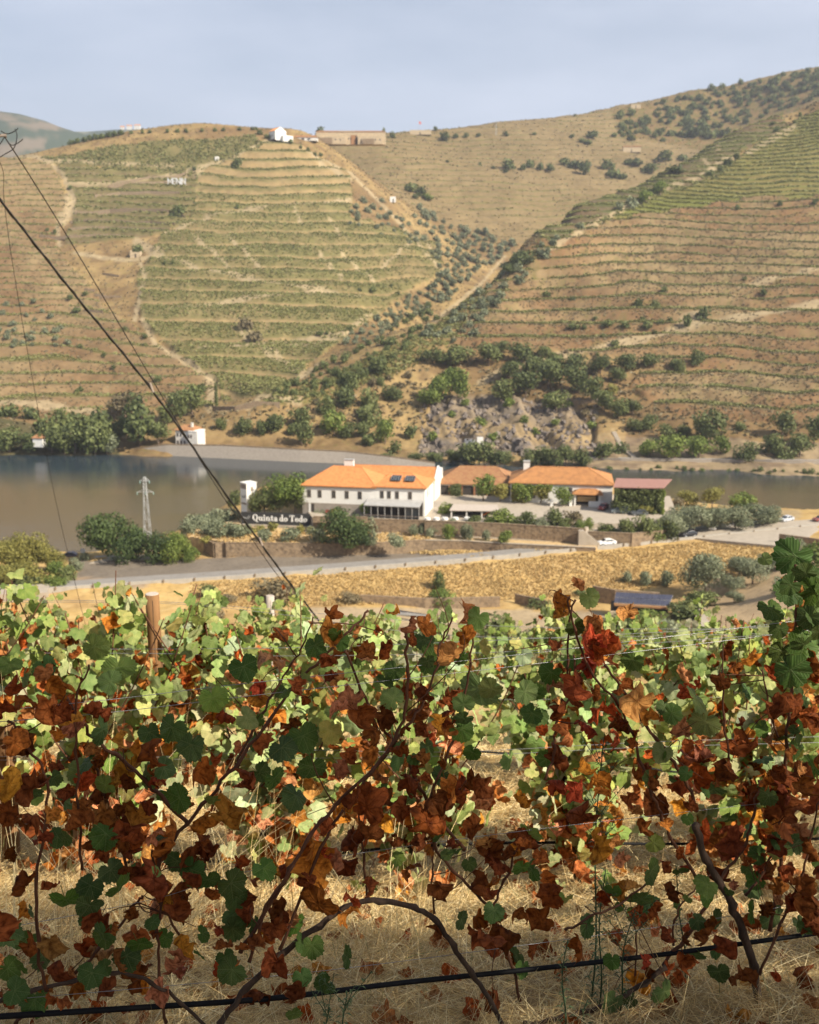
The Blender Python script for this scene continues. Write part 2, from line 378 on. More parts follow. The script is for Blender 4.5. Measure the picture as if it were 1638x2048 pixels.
idx = np.arange(NA * ND).reshape(ND, NA)
q = np.stack([idx[:-1, :-1], idx[:-1, 1:], idx[1:, 1:], idx[1:, :-1]], -1).reshape(-1, 4)
M['hill'] = plain('hillside_earth', (.92, .92, .92), .95, .22, .35, .35, use_attr=True, spec=.05, bdist=.6, detail=8)
hills = link('hills', mesh_np('hills', np.stack([HX, HY, HZ2], -1).reshape(-1, 3), q, M['hill'], alb.reshape(-1, 3), True)); tag(hills, kind='structure')
hbvh = BVHTree.FromPolygons(np.stack([HX, HY, HZ2], -1).reshape(-1, 3).tolist(), q.tolist(), epsilon=0)
def hgrid(x, y, A=HZ2):
    """bilinear read of a field of the hill grid at world x, y"""
    i = (np.log(y) - math.log(336)) / (math.log(1750) - math.log(336)) * (ND - 1); j = (np.arctan2(x, y) - az[0]) / (az[-1] - az[0]) * (NA - 1)
    i = np.clip(i, 0, ND - 1.001); j = np.clip(j, 0, NA - 1.001); i0 = i.astype(int); j0 = j.astype(int); a = i - i0; b = j - j0
    return (A[i0, j0] * (1 - b) + A[i0, j0 + 1] * b) * (1 - a) + (A[i0 + 1, j0] * (1 - b) + A[i0 + 1, j0 + 1] * b) * a
def hit(px, py, bvh=None):
    d = Vector(ray(px, py)).normalized()
    r = (bvh or hbvh).ray_cast(Vector(CAM), d)
    return None if r[0] is None else np.array(r[0])

# mountains far beyond the left shoulder
def ridge_mesh(name, pts, Y, depth, drop, seed, colr):
    n = 160; m = 26
    xs = np.linspace(pts[0][0], pts[-1][0], n); ys = np.interp(xs, [p[0] for p in pts], [p[1] for p in pts])
    V = np.zeros((m, n, 3))
    for j in range(m):
        t = j / (m - 1)
        for i in range(n):
            p = at(xs[i], ys[i], Y)
            if t < .7: k = t / .7; V[j, i] = (p[0] * (Y - depth * (1 - k)) / Y, Y - depth * (1 - k), p[2] - drop * (1 - k) ** 1.1)
            else: k = (t - .7) / .3; V[j, i] = (p[0] * (Y + depth * k) / Y, Y + depth * k, p[2] - drop * k ** 1.5)
    nn = fbm(V[..., 0] / 130, V[..., 1] / 130 + V[..., 2] / 90, seed); V[..., 2] += (nn - .5) * 30 * np.clip(1 - np.abs(np.linspace(0, 1, m)[:, None] - .7) * 1.0, .1, 1) * np.where(np.abs(np.linspace(0, 1, m)[:, None] - .7) < .06, .15, 1)
    ix = np.arange(n * m).reshape(m, n); qq = np.stack([ix[:-1, :-1], ix[:-1, 1:], ix[1:, 1:], ix[1:, :-1]], -1).reshape(-1, 4)
    k = sstep(.42, .6, fbm(V[..., 0] / 60, V[..., 2] / 30, seed + 3))[..., None]
    o = link(name, mesh_np(name, V.reshape(-1, 3), qq, M['hill'], (mixn(C(.065, .085, .055), colr, k)).reshape(-1, 3), True)); tag(o, kind='structure'); return V
V_far = ridge_mesh('far_mountain', [(-500,200),(-200,210),(0,221),(40,226),(90,240),(115,250),(150,262),(190,272),(300,300)], 2600, 800, 260, 5, C(.19, .155, .11))
V_far2 = ridge_mesh('distant_ridge', [(-300,262),(100,262),(170,262),(230,258),(290,257),(340,262),(430,275)], 3600, 900, 260, 8, C(.2, .2, .12))

# river
M['water'], N, Lk = newmat('river_water')
o_ = N('ShaderNodeOutputMaterial'); b = N('ShaderNodeBsdfPrincipled', i_Roughness=.12, i_IOR=1.33); Lk(b.outputs[0], o_.inputs[0])
b.inputs['Base Color'].default_value = (.115, .085, .042, 1); b.inputs['Specular IOR Level'].default_value = .5
g = N('ShaderNodeNewGeometry')
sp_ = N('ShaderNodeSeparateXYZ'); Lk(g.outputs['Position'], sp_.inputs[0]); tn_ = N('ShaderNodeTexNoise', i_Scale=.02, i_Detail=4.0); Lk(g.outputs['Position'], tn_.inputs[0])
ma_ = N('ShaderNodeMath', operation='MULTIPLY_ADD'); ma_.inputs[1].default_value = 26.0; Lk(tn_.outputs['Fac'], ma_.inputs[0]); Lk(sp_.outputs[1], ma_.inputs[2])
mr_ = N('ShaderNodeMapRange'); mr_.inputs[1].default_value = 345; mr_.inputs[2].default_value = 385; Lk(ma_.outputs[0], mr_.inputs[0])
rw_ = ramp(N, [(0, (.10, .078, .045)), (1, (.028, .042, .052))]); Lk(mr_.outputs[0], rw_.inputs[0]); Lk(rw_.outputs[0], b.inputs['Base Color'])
mpn = N('ShaderNodeMapping'); mpn.inputs['Scale'].default_value = (.5, 1.1, 1); Lk(g.outputs['Position'], mpn.inputs[0])
t1 = N('ShaderNodeTexNoise', i_Scale=1.6, i_Detail=5.0, i_Roughness=.6); Lk(mpn.outputs[0], t1.inputs[0])
t2 = N('ShaderNodeTexNoise', i_Scale=.02, i_Detail=3.0); Lk(mpn.outputs[0], t2.inputs[0])
rr = ramp(N, [(.42, (.05,) * 3), (.6, (.5,) * 3)]); Lk(t2.outputs['Fac'], rr.inputs[0])
bp = N('ShaderNodeBump', i_Distance=.12); Lk(rr.outputs[0], bp.inputs['Strength']); Lk(t1.outputs['Fac'], bp.inputs['Height']); Lk(bp.outputs[0], b.inputs['Normal'])
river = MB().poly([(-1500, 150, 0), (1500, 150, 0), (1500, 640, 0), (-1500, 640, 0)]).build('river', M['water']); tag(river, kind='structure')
# ================================================================== foliage builders
M['olive'] = leafy('olive_foliage', (.10, .12, .065), (.31, .33, .20), .2)
M['oak'] = leafy('oak_foliage', (.045, .065, .024), (.20, .225, .075), .22)
M['dark_oak'] = leafy('dense_dark_foliage', (.02, .038, .014), (.105, .145, .042), .2)
M['bright'] = leafy('bright_foliage', (.05, .09, .018), (.26, .31, .07), .3)
M['autumn'] = leafy('autumn_foliage', (.11, .115, .03), (.38, .34, .09), .3)
M['scrub'] = leafy('scrub_foliage', (.10, .085, .045), (.25, .2, .11), .15)
M['bark'] = plain('bark', (.17, .125, .09), .9, .35, 6, .5)
def blobs(seed, shape):
    r = np.random.default_rng(seed); B = []
    if shape == 'round':
        for k in range(9):
            a = r.uniform(0, 6.28); d = r.uniform(.12, .30); z = r.uniform(.32, .74)
            B.append((d * math.cos(a), d * math.sin(a), z, r.uniform(.17, .27)))
        B.append((0, 0, .55, .30))
    elif shape == 'tall':
        for k in range(12):
            z = r.uniform(.25, .86); d = r.uniform(.03, .24) * (1.15 - z); a = r.uniform(0, 6.28)
            B.append((d * math.cos(a), d * math.sin(a), z, r.uniform(.12, .2) * (1.35 - z * .6)))
        B.append((0, 0, .5, .26))
    elif shape == 'bush':
        for k in range(9):
            a = r.uniform(0, 6.28); d = r.uniform(.1, .34); z = r.uniform(.12, .55) * (1.15 - d)
            B.append((d * math.cos(a), d * math.sin(a), z, r.uniform(.16, .27)))
        B.append((0, 0, .35, .32))
    elif shape == 'column':
        for k in range(14): z = k / 14; B.append((0, 0, .05 + z * .88, .115 * (1 - .55 * abs(z - .35))))
    return B
def crown_np(seed, shape, nleaf, ls, ragged=.13):
    """many small leaf faces over and through a cluster of lobes; attribute col.r = light or dark clump"""
    r = np.random.default_rng(seed); B = np.array(blobs(seed, shape))
    w = B[:, 3] ** 2; k = r.choice(len(B), nleaf, p=w / w.sum()); b = B[k]
    d = r.normal(size=(nleaf, 3)); d /= np.linalg.norm(d, axis=1)[:, None]
    bump = 1 + ragged * 2.2 * (vnoise(d[:, 0] * 3 + k * 7.3, d[:, 1] * 3 + d[:, 2] * 2.5, seed) - .5)
    rad = b[:, 3] * (1 - .35 * r.random(nleaf) ** 2.2) * bump
    c = b[:, :3] + d * rad[:, None] * np.array([1, 1, .92])
    nrm = d + r.normal(size=(nleaf, 3)) * .55; nrm /= np.linalg.norm(nrm, axis=1)[:, None]
    u = np.cross(nrm, r.normal(size=(nleaf, 3))); u /= np.linalg.norm(u, axis=1)[:, None]; v = np.cross(nrm, u)
    s = (ls * r.uniform(.6, 1.35, nleaf))[:, None]
    V = np.stack([c - u * s * .55, c + v * s * .45, c + u * s * .6, c - v * s * .4 + nrm * s * .15], 1).reshape(-1, 3)
    V[:, 2] = np.maximum(V[:, 2], .01)
    tone = np.clip(.42 + .26 * (hash2(k, k * 3, seed) - .5) + .5 * (r.random(nleaf) - .5), 0, 1)
    return V, np.arange(nleaf * 4).reshape(-1, 4), np.repeat(tone, 4)
def crown_mesh(name, seed, shape, nleaf, ls, mat, ragged=.13):
    V, Fq, t = crown_np(seed, shape, nleaf, ls, ragged)
    return mesh_np(name, V, Fq, mat, np.stack([t] * 3, 1))
def trunk_mesh(seed, th=.4, r0=.035, limbs=4):
    r = random.Random(seed); m = MB(); x, y = r.uniform(-.04, .04), r.uniform(-.04, .04)
    m.tube([(0, 0, -.04), (x * .4, y * .4, th * .5), (x, y, th)], [r0, r0 * .75, r0 * .6], 7)
    for k in range(limbs):
        a = k * 6.28 / limbs + r.uniform(-.4, .4); l = r.uniform(.22, .34)
        m.tube([(x, y, th * .9), (x + .4 * l * math.cos(a), y + .4 * l * math.sin(a), th + .16), (x + .8 * l * math.cos(a), y + .8 * l * math.sin(a), th + .32)], [r0 * .5, r0 * .3, r0 * .12], 5)
    return m.mesh('trunk', M['bark'], True)
CROWN = {}
def crown(kind, shape, q, var):
    rg = {0: .30, 1: .26, 2: .2}[q]
    key = (kind, shape, q, var)
    if key not in CROWN:
        nl, ls = {0: (240, .15), 1: (1100, .072), 2: (4200, .038)}[q]
        if shape == 'column': ls *= .6
        CROWN[key] = crown_mesh('crown', hash(key[1]) % 7 * 0 + var * 13 + {'round': 1, 'tall': 2, 'bush': 3, 'column': 4}[shape] + q * 101, shape, nl, ls, M[kind], rg)
    return CROWN[key]
TRUNK = [trunk_mesh(k, .3, .03) for k in range(3)]
NAMES = {'dark_oak': 'oak_tree', 'olive': 'olive_tree', 'oak': 'oak_tree', 'bright': 'leafy_tree', 'autumn': 'yellowing_tree', 'scrub': 'dry_bush'}
def tree(p, w, h, kind, label, group=None, shape='round', q=1, name=None, cat=None, trunk=None):
    """w, h in metres; base at p"""
    var = random.randrange(5 if q < 2 else 3); rz = random.uniform(0, 6.28)
    name = name or (NAMES[kind] if shape != 'bush' or kind == 'olive' else ('dry_bush' if kind == 'scrub' else 'bush')); cat = cat or ('olive tree' if kind == 'olive' and name == 'olive_tree' else 'bush' if shape == 'bush' else 'tree')
    wk = {'round': .98, 'tall': .72, 'bush': 1.0, 'column': .24}[shape]; hk = {'round': .95, 'tall': .98, 'bush': .72, 'column': 1.0}[shape]
    sx = w / wk; sz = h / hk
    if q == 0 or shape in ('bush', 'column'):
        o = link(name, crown(kind, shape, q, var), None, p, (0, 0, rz), (sx, sx * random.uniform(.9, 1.1), sz)); return tag(o, label, cat, group)
    o = empty(name, p, rz); tag(o, label, cat, group)
    link('crown', crown(kind, shape, q, var), o, scale=(sx, sx, sz)); link('trunk', TRUNK[var % 3], o, scale=(sx, sx, sz))
    return o
def hill_trees(items, kind, label, group, shape='bush', q=0, **k):
    for it in items:
        px, py, w = it[:3]; h = it[3] if len(it) > 3 else w * .75
        p = hit(px, py)
        if p is None: continue
        m = np.linalg.norm(p - CAM) / F
        p = p - np.array([0, 0, .4]); tree(p, w * m * .96, h * m * 1.02, kind, label, group, shape, q, **k)
def scatter(poly, n, smin, smax, mind=9, seed=0):
    r = random.Random(seed); xs = [p[0] for p in poly]; ys = [p[1] for p in poly]; out = []; t = 0
    while len(out) < n and t < n * 60:
        t += 1; x = r.uniform(min(xs), max(xs)); y = r.uniform(min(ys), max(ys))
        if not inpoly(np.array([x]), np.array([y]), poly)[0]: continue
        if any((x - a[0]) ** 2 + ((y - a[1]) * 1.6) ** 2 < mind ** 2 for a in out): continue
        s = r.uniform(smin, smax); out.append((x, y, s, s * r.uniform(.65, .85)))
    return out

# ------------------------------------------------------------------ vine rows on the terraces (nobody could count them)
def rows_of(name, label, msk, lo, hi, n, size, kind, seed, hgt=1.0):
    r = np.random.default_rng(seed)
    w = (msk & (HX > -420) & (HX < 760)); ii, jj = np.nonzero(w[:-1, :-1])
    if not len(ii): return
    wt = DD[ii, jj] ** 1.0; sel = r.choice(len(ii), n * 6, p=wt / wt.sum()); ii = ii[sel] + r.random(n * 6); jj = jj[sel] + r.random(n * 6)
    i0 = ii.astype(int); j0 = jj.astype(int); a = ii - i0; b = jj - j0
    def g(A): return (A[i0, j0] * (1 - b) + A[i0, j0 + 1] * b) * (1 - a) + (A[i0 + 1, j0] * (1 - b) + A[i0 + 1, j0 + 1] * b) * a
    f = g(hz) / g(step); f = f - np.floor(f); x, y, z = g(HX), g(HY), g(HZ2)
    kk = (f > lo) & (f < hi) & (fbm(x / 14, y / 14, seed, 2) + .25 * r.random(len(x)) > .42)
    kk = np.nonzero(kk)[0][:n]; x, y, z = x[kk], y[kk], z[kk]; m = len(x)
    # three crossed faces each
    V = []; c = np.stack([x, y, z + size * .45 * hgt], 1)
    for t in range(3):
        d = r.normal(size=(m, 3)) * size * .5; e = np.cross(d, r.normal(size=(m, 3))); e /= (np.linalg.norm(e, axis=1)[:, None] + 1e-9); e *= size * .5
        d[:, 2] *= .6; e[:, 2] *= 1.1
        cc = c + r.normal(size=(m, 3)) * size * .25
        V.append(np.stack([cc - d, cc + e, cc + d, cc - e], 1))
    V = np.concatenate(V).reshape(-1, 3); tone = np.repeat(r.uniform(.1, .8, len(V) // 4), 4)
    o = link(name, mesh_np(name, V, np.arange(len(V)).reshape(-1, 4), M[kind], np.stack([tone] * 3, 1)))
    tag(o, label, 'vineyard', kind='stuff')
M['hillvine'] = leafy('hill_vines', (.15, .155, .055), (.28, .275, .10), .25)
rows_of('vineyard_rows', 'green vine rows on the pale walled terraces of the left hill', Z_A_MAIN & (PY > 395), .16, .99, 52000, .75, 'hillvine', 1)
rows_of('vineyard_rows', 'narrow green vine bands between wide tan terraces near the crest', Z_A_MAIN & (PY <= 395), .5, .97, 9000, .8, 'hillvine', 11)
rows_of('vineyard_rows', 'dark vine rows on the shaded flank left of the ridge path', Z_C_FLANK, .4, .99, 6000, .9, 'hillvine', 12)
rows_of('vineyard_rows', 'smooth green vineyard below the crest of the left hill', Z_A_TOP, .0, 1, 5000, 1.0, 'hillvine', 2)
rows_of('vineyard_rows', 'darker green vineyard beneath the white letters', Z_A_DARK, .28, 1, 12000, 1.0, 'hillvine', 3)
rows_of('vineyard_rows', 'thin vine rows on the brown terraces at the left edge of the hill', Z_A_LEFT, .66, .98, 12000, .8, 'hillvine', 4)
rows_of('vineyard_rows', 'thin green vine rows along the brown terraces of the right hill', Z_C_MID, .80, .99, 26000, .75, 'hillvine', 5, 1.2)
rows_of('vineyard_rows', 'dense green vine rows high on the right hill', Z_C_TOP, .45, .97, 16000, .9, 'hillvine', 6)
rows_of('vineyard_rows', 'sparse vines on the distant brown slope', Z_B, .62, .9, 7000, 1.0, 'hillvine', 7)
rows_of('vineyard_rows', 'low vines on the slope left of the ridge path', Z_C_LEFT, 0, 1, 2500, .9, 'hillvine', 8)
rows_of('hill_weeds', 'dry weeds dotted over the brown terraces of the right hill', Z_C_MID, 0, .8, 15000, .65, 'scrub', 15, .6)
rows_of('hill_weeds', 'dry weeds dotted over the brown terraces at the left edge', Z_A_LEFT, 0, .66, 9000, .7, 'scrub', 16, .6)
rows_of('hill_weeds', 'dry scrub dotted over the distant brown slope', Z_B, 0, 1, 9000, 1.2, 'scrub', 17, .5)
rows_of('hill_weeds', 'low scrub on the straw shoulder and paths of the left hill', ~isC & (amp == 0) & (HZ > 8) & (HY < 935), 0, 1, 7000, .8, 'scrub', 18, .5)
scrubm = isC & (amp == 0) & (HZ > 7) & ~ROCK
rows_of('dry_scrub', 'dry grass and low scrub between the bushes above the river', scrubm, 0, 1, 7000, 1.1, 'scrub', 9, .5)

# ------------------------------------------------------------------ trees and bushes of the far side
T = hill_trees
T([(18,905,70,52),(60,905,55,42),(105,906,62,55),(150,906,70,66),(190,909,75,80),(168,902,50,70),(130,909,60,46),(215,909,50,50)], 'oak', 'dense green riverside tree at the left end of the far bank', 'riverside trees at the left end of the far bank', 'round', 1)
T([(222,908,40,44)], 'olive', 'pale grey-green willow where the stone embankment begins', None, 'round', 1, name='willow_tree')
T([(15,832,46,26),(62,838,38,30),(120,838,34,22),(150,842,30,20),(95,872,60,46),(130,868,50,44),(200,850,46,36),(215,880,40,44)], 'oak', 'dark bush below the pale bank track at the left', 'bushes below the bank track at the left')
T([(250,838,72,58)], 'scrub', 'brownish bare-looking tree left of the tall eucalyptus', None, 'round', 1, name='bare_tree')
T([(280,892,88,108)], 'scrub' if False else 'oak', 'tall loose eucalyptus behind the riverside scrub', None, 'tall', 1, name='eucalyptus_tree')
T([(240,885,50,52),(318,890,62,48),(335,850,44,40)], 'oak', 'round dark tree beside the tall eucalyptus', 'dark trees around the eucalyptus', 'round', 1)
T([(352,846,56,66),(385,834,56,64)], 'oak', 'large dark oak above the white bank house', 'two dark oaks above the white bank house', 'round', 1)
T([(404,786,20,20)], 'oak', 'small dark bush on the tan track above the oaks', None)
T([(433,816,9,54)], 'oak', 'slim dark cypress at the foot of the green vineyard', None, 'column', 1, name='cypress_tree', cat='tree')
T([(440,858,30,26),(486,872,46,40),(524,868,34,32),(548,866,50,42)], 'oak', 'green bush on the straw slope right of the white bank house', 'bushes right of the white bank house', 'bush', 1)
T([(600,856,50,46),(604,892,56,54),(588,872,34,30)], 'oak', 'dark green tree in the clump above the embankment', 'tree clump above the embankment', 'round', 1)
T([(668,872,62,56)], 'bright', 'bright yellow-green round tree on the slope above the embankment', None, 'round', 1)
T([(700,876,40,36),(745,852,52,44),(725,872,40,32),(652,826,46,36),(690,814,60,46),(742,818,50,44),(700,774,46,36),(724,838,34,28)], 'oak', 'rounded bush in the upper clump over the embankment', 'bushes over the embankment', 'bush', 1)
T([(770,888,48,56)], 'bright', 'yellow-green tree nearest the left edge of the cliff', None, 'round', 1)
T([(738,889,36,30),(820,878,36,30),(790,905,30,26)], 'oak', 'small dark bush at the left foot of the cliff', 'small bushes left of the cliff')
T([(756,748,52,40),(722,756,34,26),(780,802,50,36),(655,770,24,18),(760,770,24,18)], 'oak', 'dark bush on the bare slope between track and ridge', 'bushes on the bare slope', 'bush', 1)
T([(862,820,56,44),(880,806,60,60),(915,800,56,64),(900,772,50,40)], 'bright', 'green tree in the diagonal clump above the cliff', 'diagonal tree clump above the cliff', 'round', 1)
T([(866,728,60,34),(918,732,72,44),(978,732,64,48),(1042,726,62,44),(1000,706,40,26),(1090,716,40,26)], 'oak', 'dark oak in the long clump below the terraces', 'long oak clump below the terraces', 'round', 1)
T([(1002,806,62,50),(1052,796,70,56),(1098,776,76,60),(1152,786,62,60),(1020,760,56,40),(1070,752,60,42)], 'oak', 'olive-brown oak in the wood over the cliff', 'wood over the cliff', 'round', 1)
T([(1110,742,56,38),(1150,746,58,40),(1200,748,56,38),(1250,744,56,38),(1300,736,46,30),(1236,768,40,34)], 'oak', 'dark green oak along the lower edge of the pale track', 'oaks along the pale track', 'round', 1)
T([(1182,806,56,54),(1112,826,66,48),(1208,822,46,44),(1236,838,50,46),(1266,832,42,34)], 'oak', 'oak at the right end of the wood over the cliff', 'right end of the wood over the cliff', 'round', 1)
T([(1222,790,26,24)], 'autumn', 'small reddish bush at the right edge of the wood', None)
T([(1300,860,42,34),(1266,862,40,28),(1332,880,42,36),(1355,740,36,26),(1395,728,38,30)], 'oak', 'round dark bush standing alone below the brown terraces', 'lone bushes below the brown terraces', 'bush', 1)
T([(1420,884,76,68)], 'oak', 'largest dark oak over the right river bank', None, 'round', 1)
T([(1300,914,56,38),(1346,916,76,50),(1398,918,66,46),(1442,908,40,40)], 'bright', 'leafy tree in the row along the right bank road', 'tree row along the right bank road', 'round', 1)
T([(1565,872,54,52),(1628,892,56,62),(1600,914,60,46)], 'oak', 'dark rounded oak at the right edge of the bank', 'oaks at the right edge of the bank', 'round', 1)
T([(1490,918,56,36),(1540,908,60,44),(1570,920,50,34),(1480,862,30,20),(1370,870,34,22)], 'oak', 'low bush among the oaks of the right bank', 'low bushes of the right bank', 'bush', 1)
T([(1210,912,60,30),(1242,906,36,24)], 'oak', 'low bush at the right foot of the cliff', 'bushes at the right foot of the cliff')
T([(962,850,30,20),(1048,846,24,18),(1018,812,26,20),(866,880,26,22),(930,812,20,16),(1102,802,28,18),(1140,812,24,14),(985,880,26,20),(1070,870,24,18),(905,834,22,16),(1188,858,34,20),(1110,850,20,14)], 'bright', 'small green bush clinging to the grey cliff', 'bushes on the grey cliff')
T([(1276,614,24,20),(1310,614,22,16),(1328,584,16,14),(1372,652,24,26),(1407,638,30,26),(1215,652,32,15),(1250,654,28,13),(1296,658,26,20),(1320,648,16,12),(1146,658,28,12),(1168,657,14,10),(1190,640,12,9),(1340,644,14,12),(1285,640,14,10),(1230,692,16,14),(1205,675,12,10),(1527,590,16,14),(1145,600,14,10),(1092,592,22,12),(1310,668,14,10),(1490,560,10,8),(1475,420,12,12),(1560,412,12,12),(1630,408,14,12),(1195,712,12,9)], 'oak', 'small round bush dotted on the brown terraces of the right hill', 'bushes dotted on the brown terraces')
T([(1264,416,28,24),(1240,420,20,16),(1160,458,20,14)], 'olive', 'grey-green olive on the ridge path of the right hill', 'olives on the ridge path')
T([(1290,406,30,26),(1320,390,32,28)], 'bright', 'bright round tree beside the ridge path', 'two bright trees beside the ridge path', 'round', 1)
T([(1456,332,22,18),(1474,318,18,14),(1418,352,18,14),(1440,344,14,12),(1552,264,14,12),(1545,250,10,8),(1590,246,10,8),(1600,232,10,8)], 'oak', 'small dark bush along the top of the ridge path', 'small bushes at the top of the ridge path')
T([(1048,532,58,34),(1020,545,30,20)], 'oak', 'dark spreading oak on the left shoulder of the right hill', 'dark oaks on the left shoulder', 'bush', 1)
T(scatter([(540,790),(700,705),(860,612),(890,645),(760,740),(640,795)], 62, 12, 26, 15, 13), 'oak', 'green shrub on the scrubby left flank of the right hill', 'shrubs on the scrubby flank', name='shrub', cat='shrub')
T(scatter([(880,700),(1100,690),(1260,720),(1250,860),(1000,780),(860,820),(640,860),(560,840),(700,770)], 60, 10, 22, 18, 14), 'scrub', 'low dry bush between the oaks over the cliff', 'dry bushes between the oaks', name='dry_shrub', cat='shrub')
T(scatter([(900,640),(960,580),(1030,520),(1120,470),(1110,500),(1040,570),(980,620),(960,680),(840,700),(820,680)], 40, 14, 28, 16, 3), 'olive', 'olive tree scattered over the left shoulder of the right hill', 'olives on the left shoulder')
T(scatter([(832,415),(880,440),(960,468),(1030,488),(1000,520),(940,555),(900,600),(860,620),(800,650),(740,690),(690,690),(700,668),(780,620),(880,560),(870,490)], 130, 12, 21, 14, 4), 'olive', 'grey-green olive tree in the grove filling the gully', 'olive grove in the gully')
T(scatter([(700,400),(760,400),(840,440),(870,520),(830,490),(760,470),(700,450)], 32, 9, 18, 13, 5), 'olive', 'small olive on the straw shoulder beside the gully', 'small olives beside the gully')
T([(822,384,34,20),(842,388,26,16),(832,396,20,12)], 'oak', 'dark green tree in the pair at the head of the gully', 'dark trees at the head of the gully')
T([(852,398,30,12)], 'bright', 'bright green low bush at the head of the gully', None)
T([(475,336,26,20),(357,432,34,22)], 'oak', 'lone dark bush among the green terraces of the left hill', 'two lone bushes among the green terraces')
T([(490,658,38,26),(512,684,34,22)], 'scrub', 'brownish bush on the tan track among lower green terraces', 'brown bushes on the tan track')
T([(475,418,8,10),(275,506,24,20),(330,528,8,9),(346,528,9,9),(388,340,10,8),(140,378,10,10),(172,590,14,10),(140,600,18,12),(155,625,24,12),(250,660,12,9),(290,675,14,10),(290,692,14,9),(160,695,14,9),(155,785,14,10),(163,782,16,12),(228,738,12,10),(316,762,18,14),(208,712,12,9),(110,468,10,10),(95,462,8,7),(700,663,18,12),(640,672,18,12),(655,668,10,9),(745,585,18,14),(720,582,10,8),(795,590,14,10),(782,575,10,8)], 'oak', 'small dark bush on the left hill', 'small bushes on the left hill')
T(scatter([(0,590),(60,600),(120,640),(140,690),(60,700),(0,700)], 26, 10, 18, 14, 6), 'olive', 'olive on the brown terraces at the left edge', 'olives at the left edge')
T([(55 + k * 12.5, 306 - k * 2.4, 15, 11) for k in range(16)] + [(x, 268 - (x - 250) * .03, 10, 8) for x in (262,285,300,335,355,372,405,430,447,480,505,512)], 'oak', 'small tree in the line along the crest of the left hill', 'tree line on the left crest')
T([(785,276,14,13),(823,267,8,7),(871,262,8,9),(890,282,26,18),(912,276,14,10),(932,275,12,10),(957,273,12,8),(1011,272,14,10),(1068,270,10,7),(1185,277,26,15),(1144,276,12,8),(1165,285,18,10),(1178,288,20,9),(1230,274,16,9),(1246,273,12,8),(1262,281,20,12),(1240,268,14,8),(1325,283,12,10),(1335,272,10,8),(1075,237,8,8),(1097,236,12,8),(1150,232,6,5)], 'oak', 'small dark tree near the crest of the distant brown slope', 'trees near the distant crest')
T([(1017,338,34,20),(1046,340,16,12),(1060,336,20,18),(1079,339,18,14),(1100,341,22,14),(1012,345,14,8),(1130,330,22,14),(1152,336,44,16),(1170,350,22,26),(1215,338,30,20),(1228,356,36,20),(1246,358,22,12),(1258,330,20,12),(1276,332,30,16),(1300,345,40,18),(1330,322,40,20),(1350,345,40,14),(1365,322,24,14),(895,325,8,6),(987,337,10,6),(960,330,8,6)], 'oak', 'dark bush in the hollow of the distant brown slope', 'bushes in the distant hollow')
T(scatter([(1225,232),(1330,205),(1440,178),(1560,150),(1660,142),(1660,190),(1560,225),(1480,255),(1420,275),(1330,278),(1240,268)], 175, 10, 18, 9, 7), 'oak', 'small scrubby tree on the wooded upper right slope', 'wooded upper right slope', name='small_tree', cat='small tree')
T([(1390,275,40,20),(1420,278,34,18),(1450,272,30,16),(1405,262,30,20),(1345,226,18,14),(1150 + 220,232,20,12)], 'oak', 'larger dark tree clump below the wooded upper slope', 'larger trees of the wooded slope')
T(scatter([(1180,936),(1420,936),(1638,944),(1638,950),(1420,944),(1180,940)], 22, 8, 16, 12, 8), 'oak', 'small shrub at the waterline of the right far bank', 'waterline shrubs')
T([(905,925,40,30),(935,930,60,50),(870,925,50,24),(830,922,40,20),(770,920,44,16),(960,940,70,62),(990,940,60,44),(1010,928,40,30)], 'oak', 'dark tree on the far bank behind the tiled roofs', 'far bank trees behind the tiled roofs', 'round', 1)
T([(1060 + k * 24, 934, 46, 40 + 6 * (k % 2)) for k in range(5)] + [(1172,934,30,26)], 'oak', 'dark tree in the hedge-like row over the main roof', 'dark tree row over the main roof', 'round', 1)
# ================================================================== FAR SIDE: walls, houses, signs
M['white'] = plain('white_plaster', (.72, .70, .65), .85, .06, 1.2, .05, col2=(.70, .68, .63))
M['whiteworn'] = plain('worn_plaster', (.66, .63, .57), .9, .15, 1.4, .1, col2=(.48, .44, .38))
M['roof'] = plain('clay_tiles', (.52, .22, .075), .8, .2, 1.3, .3, col2=(.42, .15, .05), bdist=.05)
M['roofold'] = plain('old_clay_tiles', (.31, .165, .075), .85, .25, 1.0, .3, col2=(.27, .105, .055), bdist=.05)
M['stonewall'] = plain('schist_wall', (.24, .175, .11), .95, .35, 1.4, .8, col2=(.13, .095, .065), bdist=.12, detail=8)
M['embank'] = plain('embankment_stone', (.29, .25, .205), .9, .2, 1.2, .4, vscale=(1, 1, 2.5), bdist=.1)
M['glass'] = plain('window_glass', (.03, .035, .04), .15, .2, 2, 0, spec=.6)
M['frame'] = plain('window_frame', (.25, .2, .16), .6, .1, 4, 0)
M['dark'] = plain('dark_interior', (.05, .042, .035), .9, .3, 2, 0)
M['paving'] = plain('pale_paving', (.37, .315, .245), .9, .12, .8, .1)
def lbox(parent, name, x0, x1, y0, y1, z0, z1, mat): return MB().box(x0, x1, y0, y1, z0, z1).build(name, mat, parent)
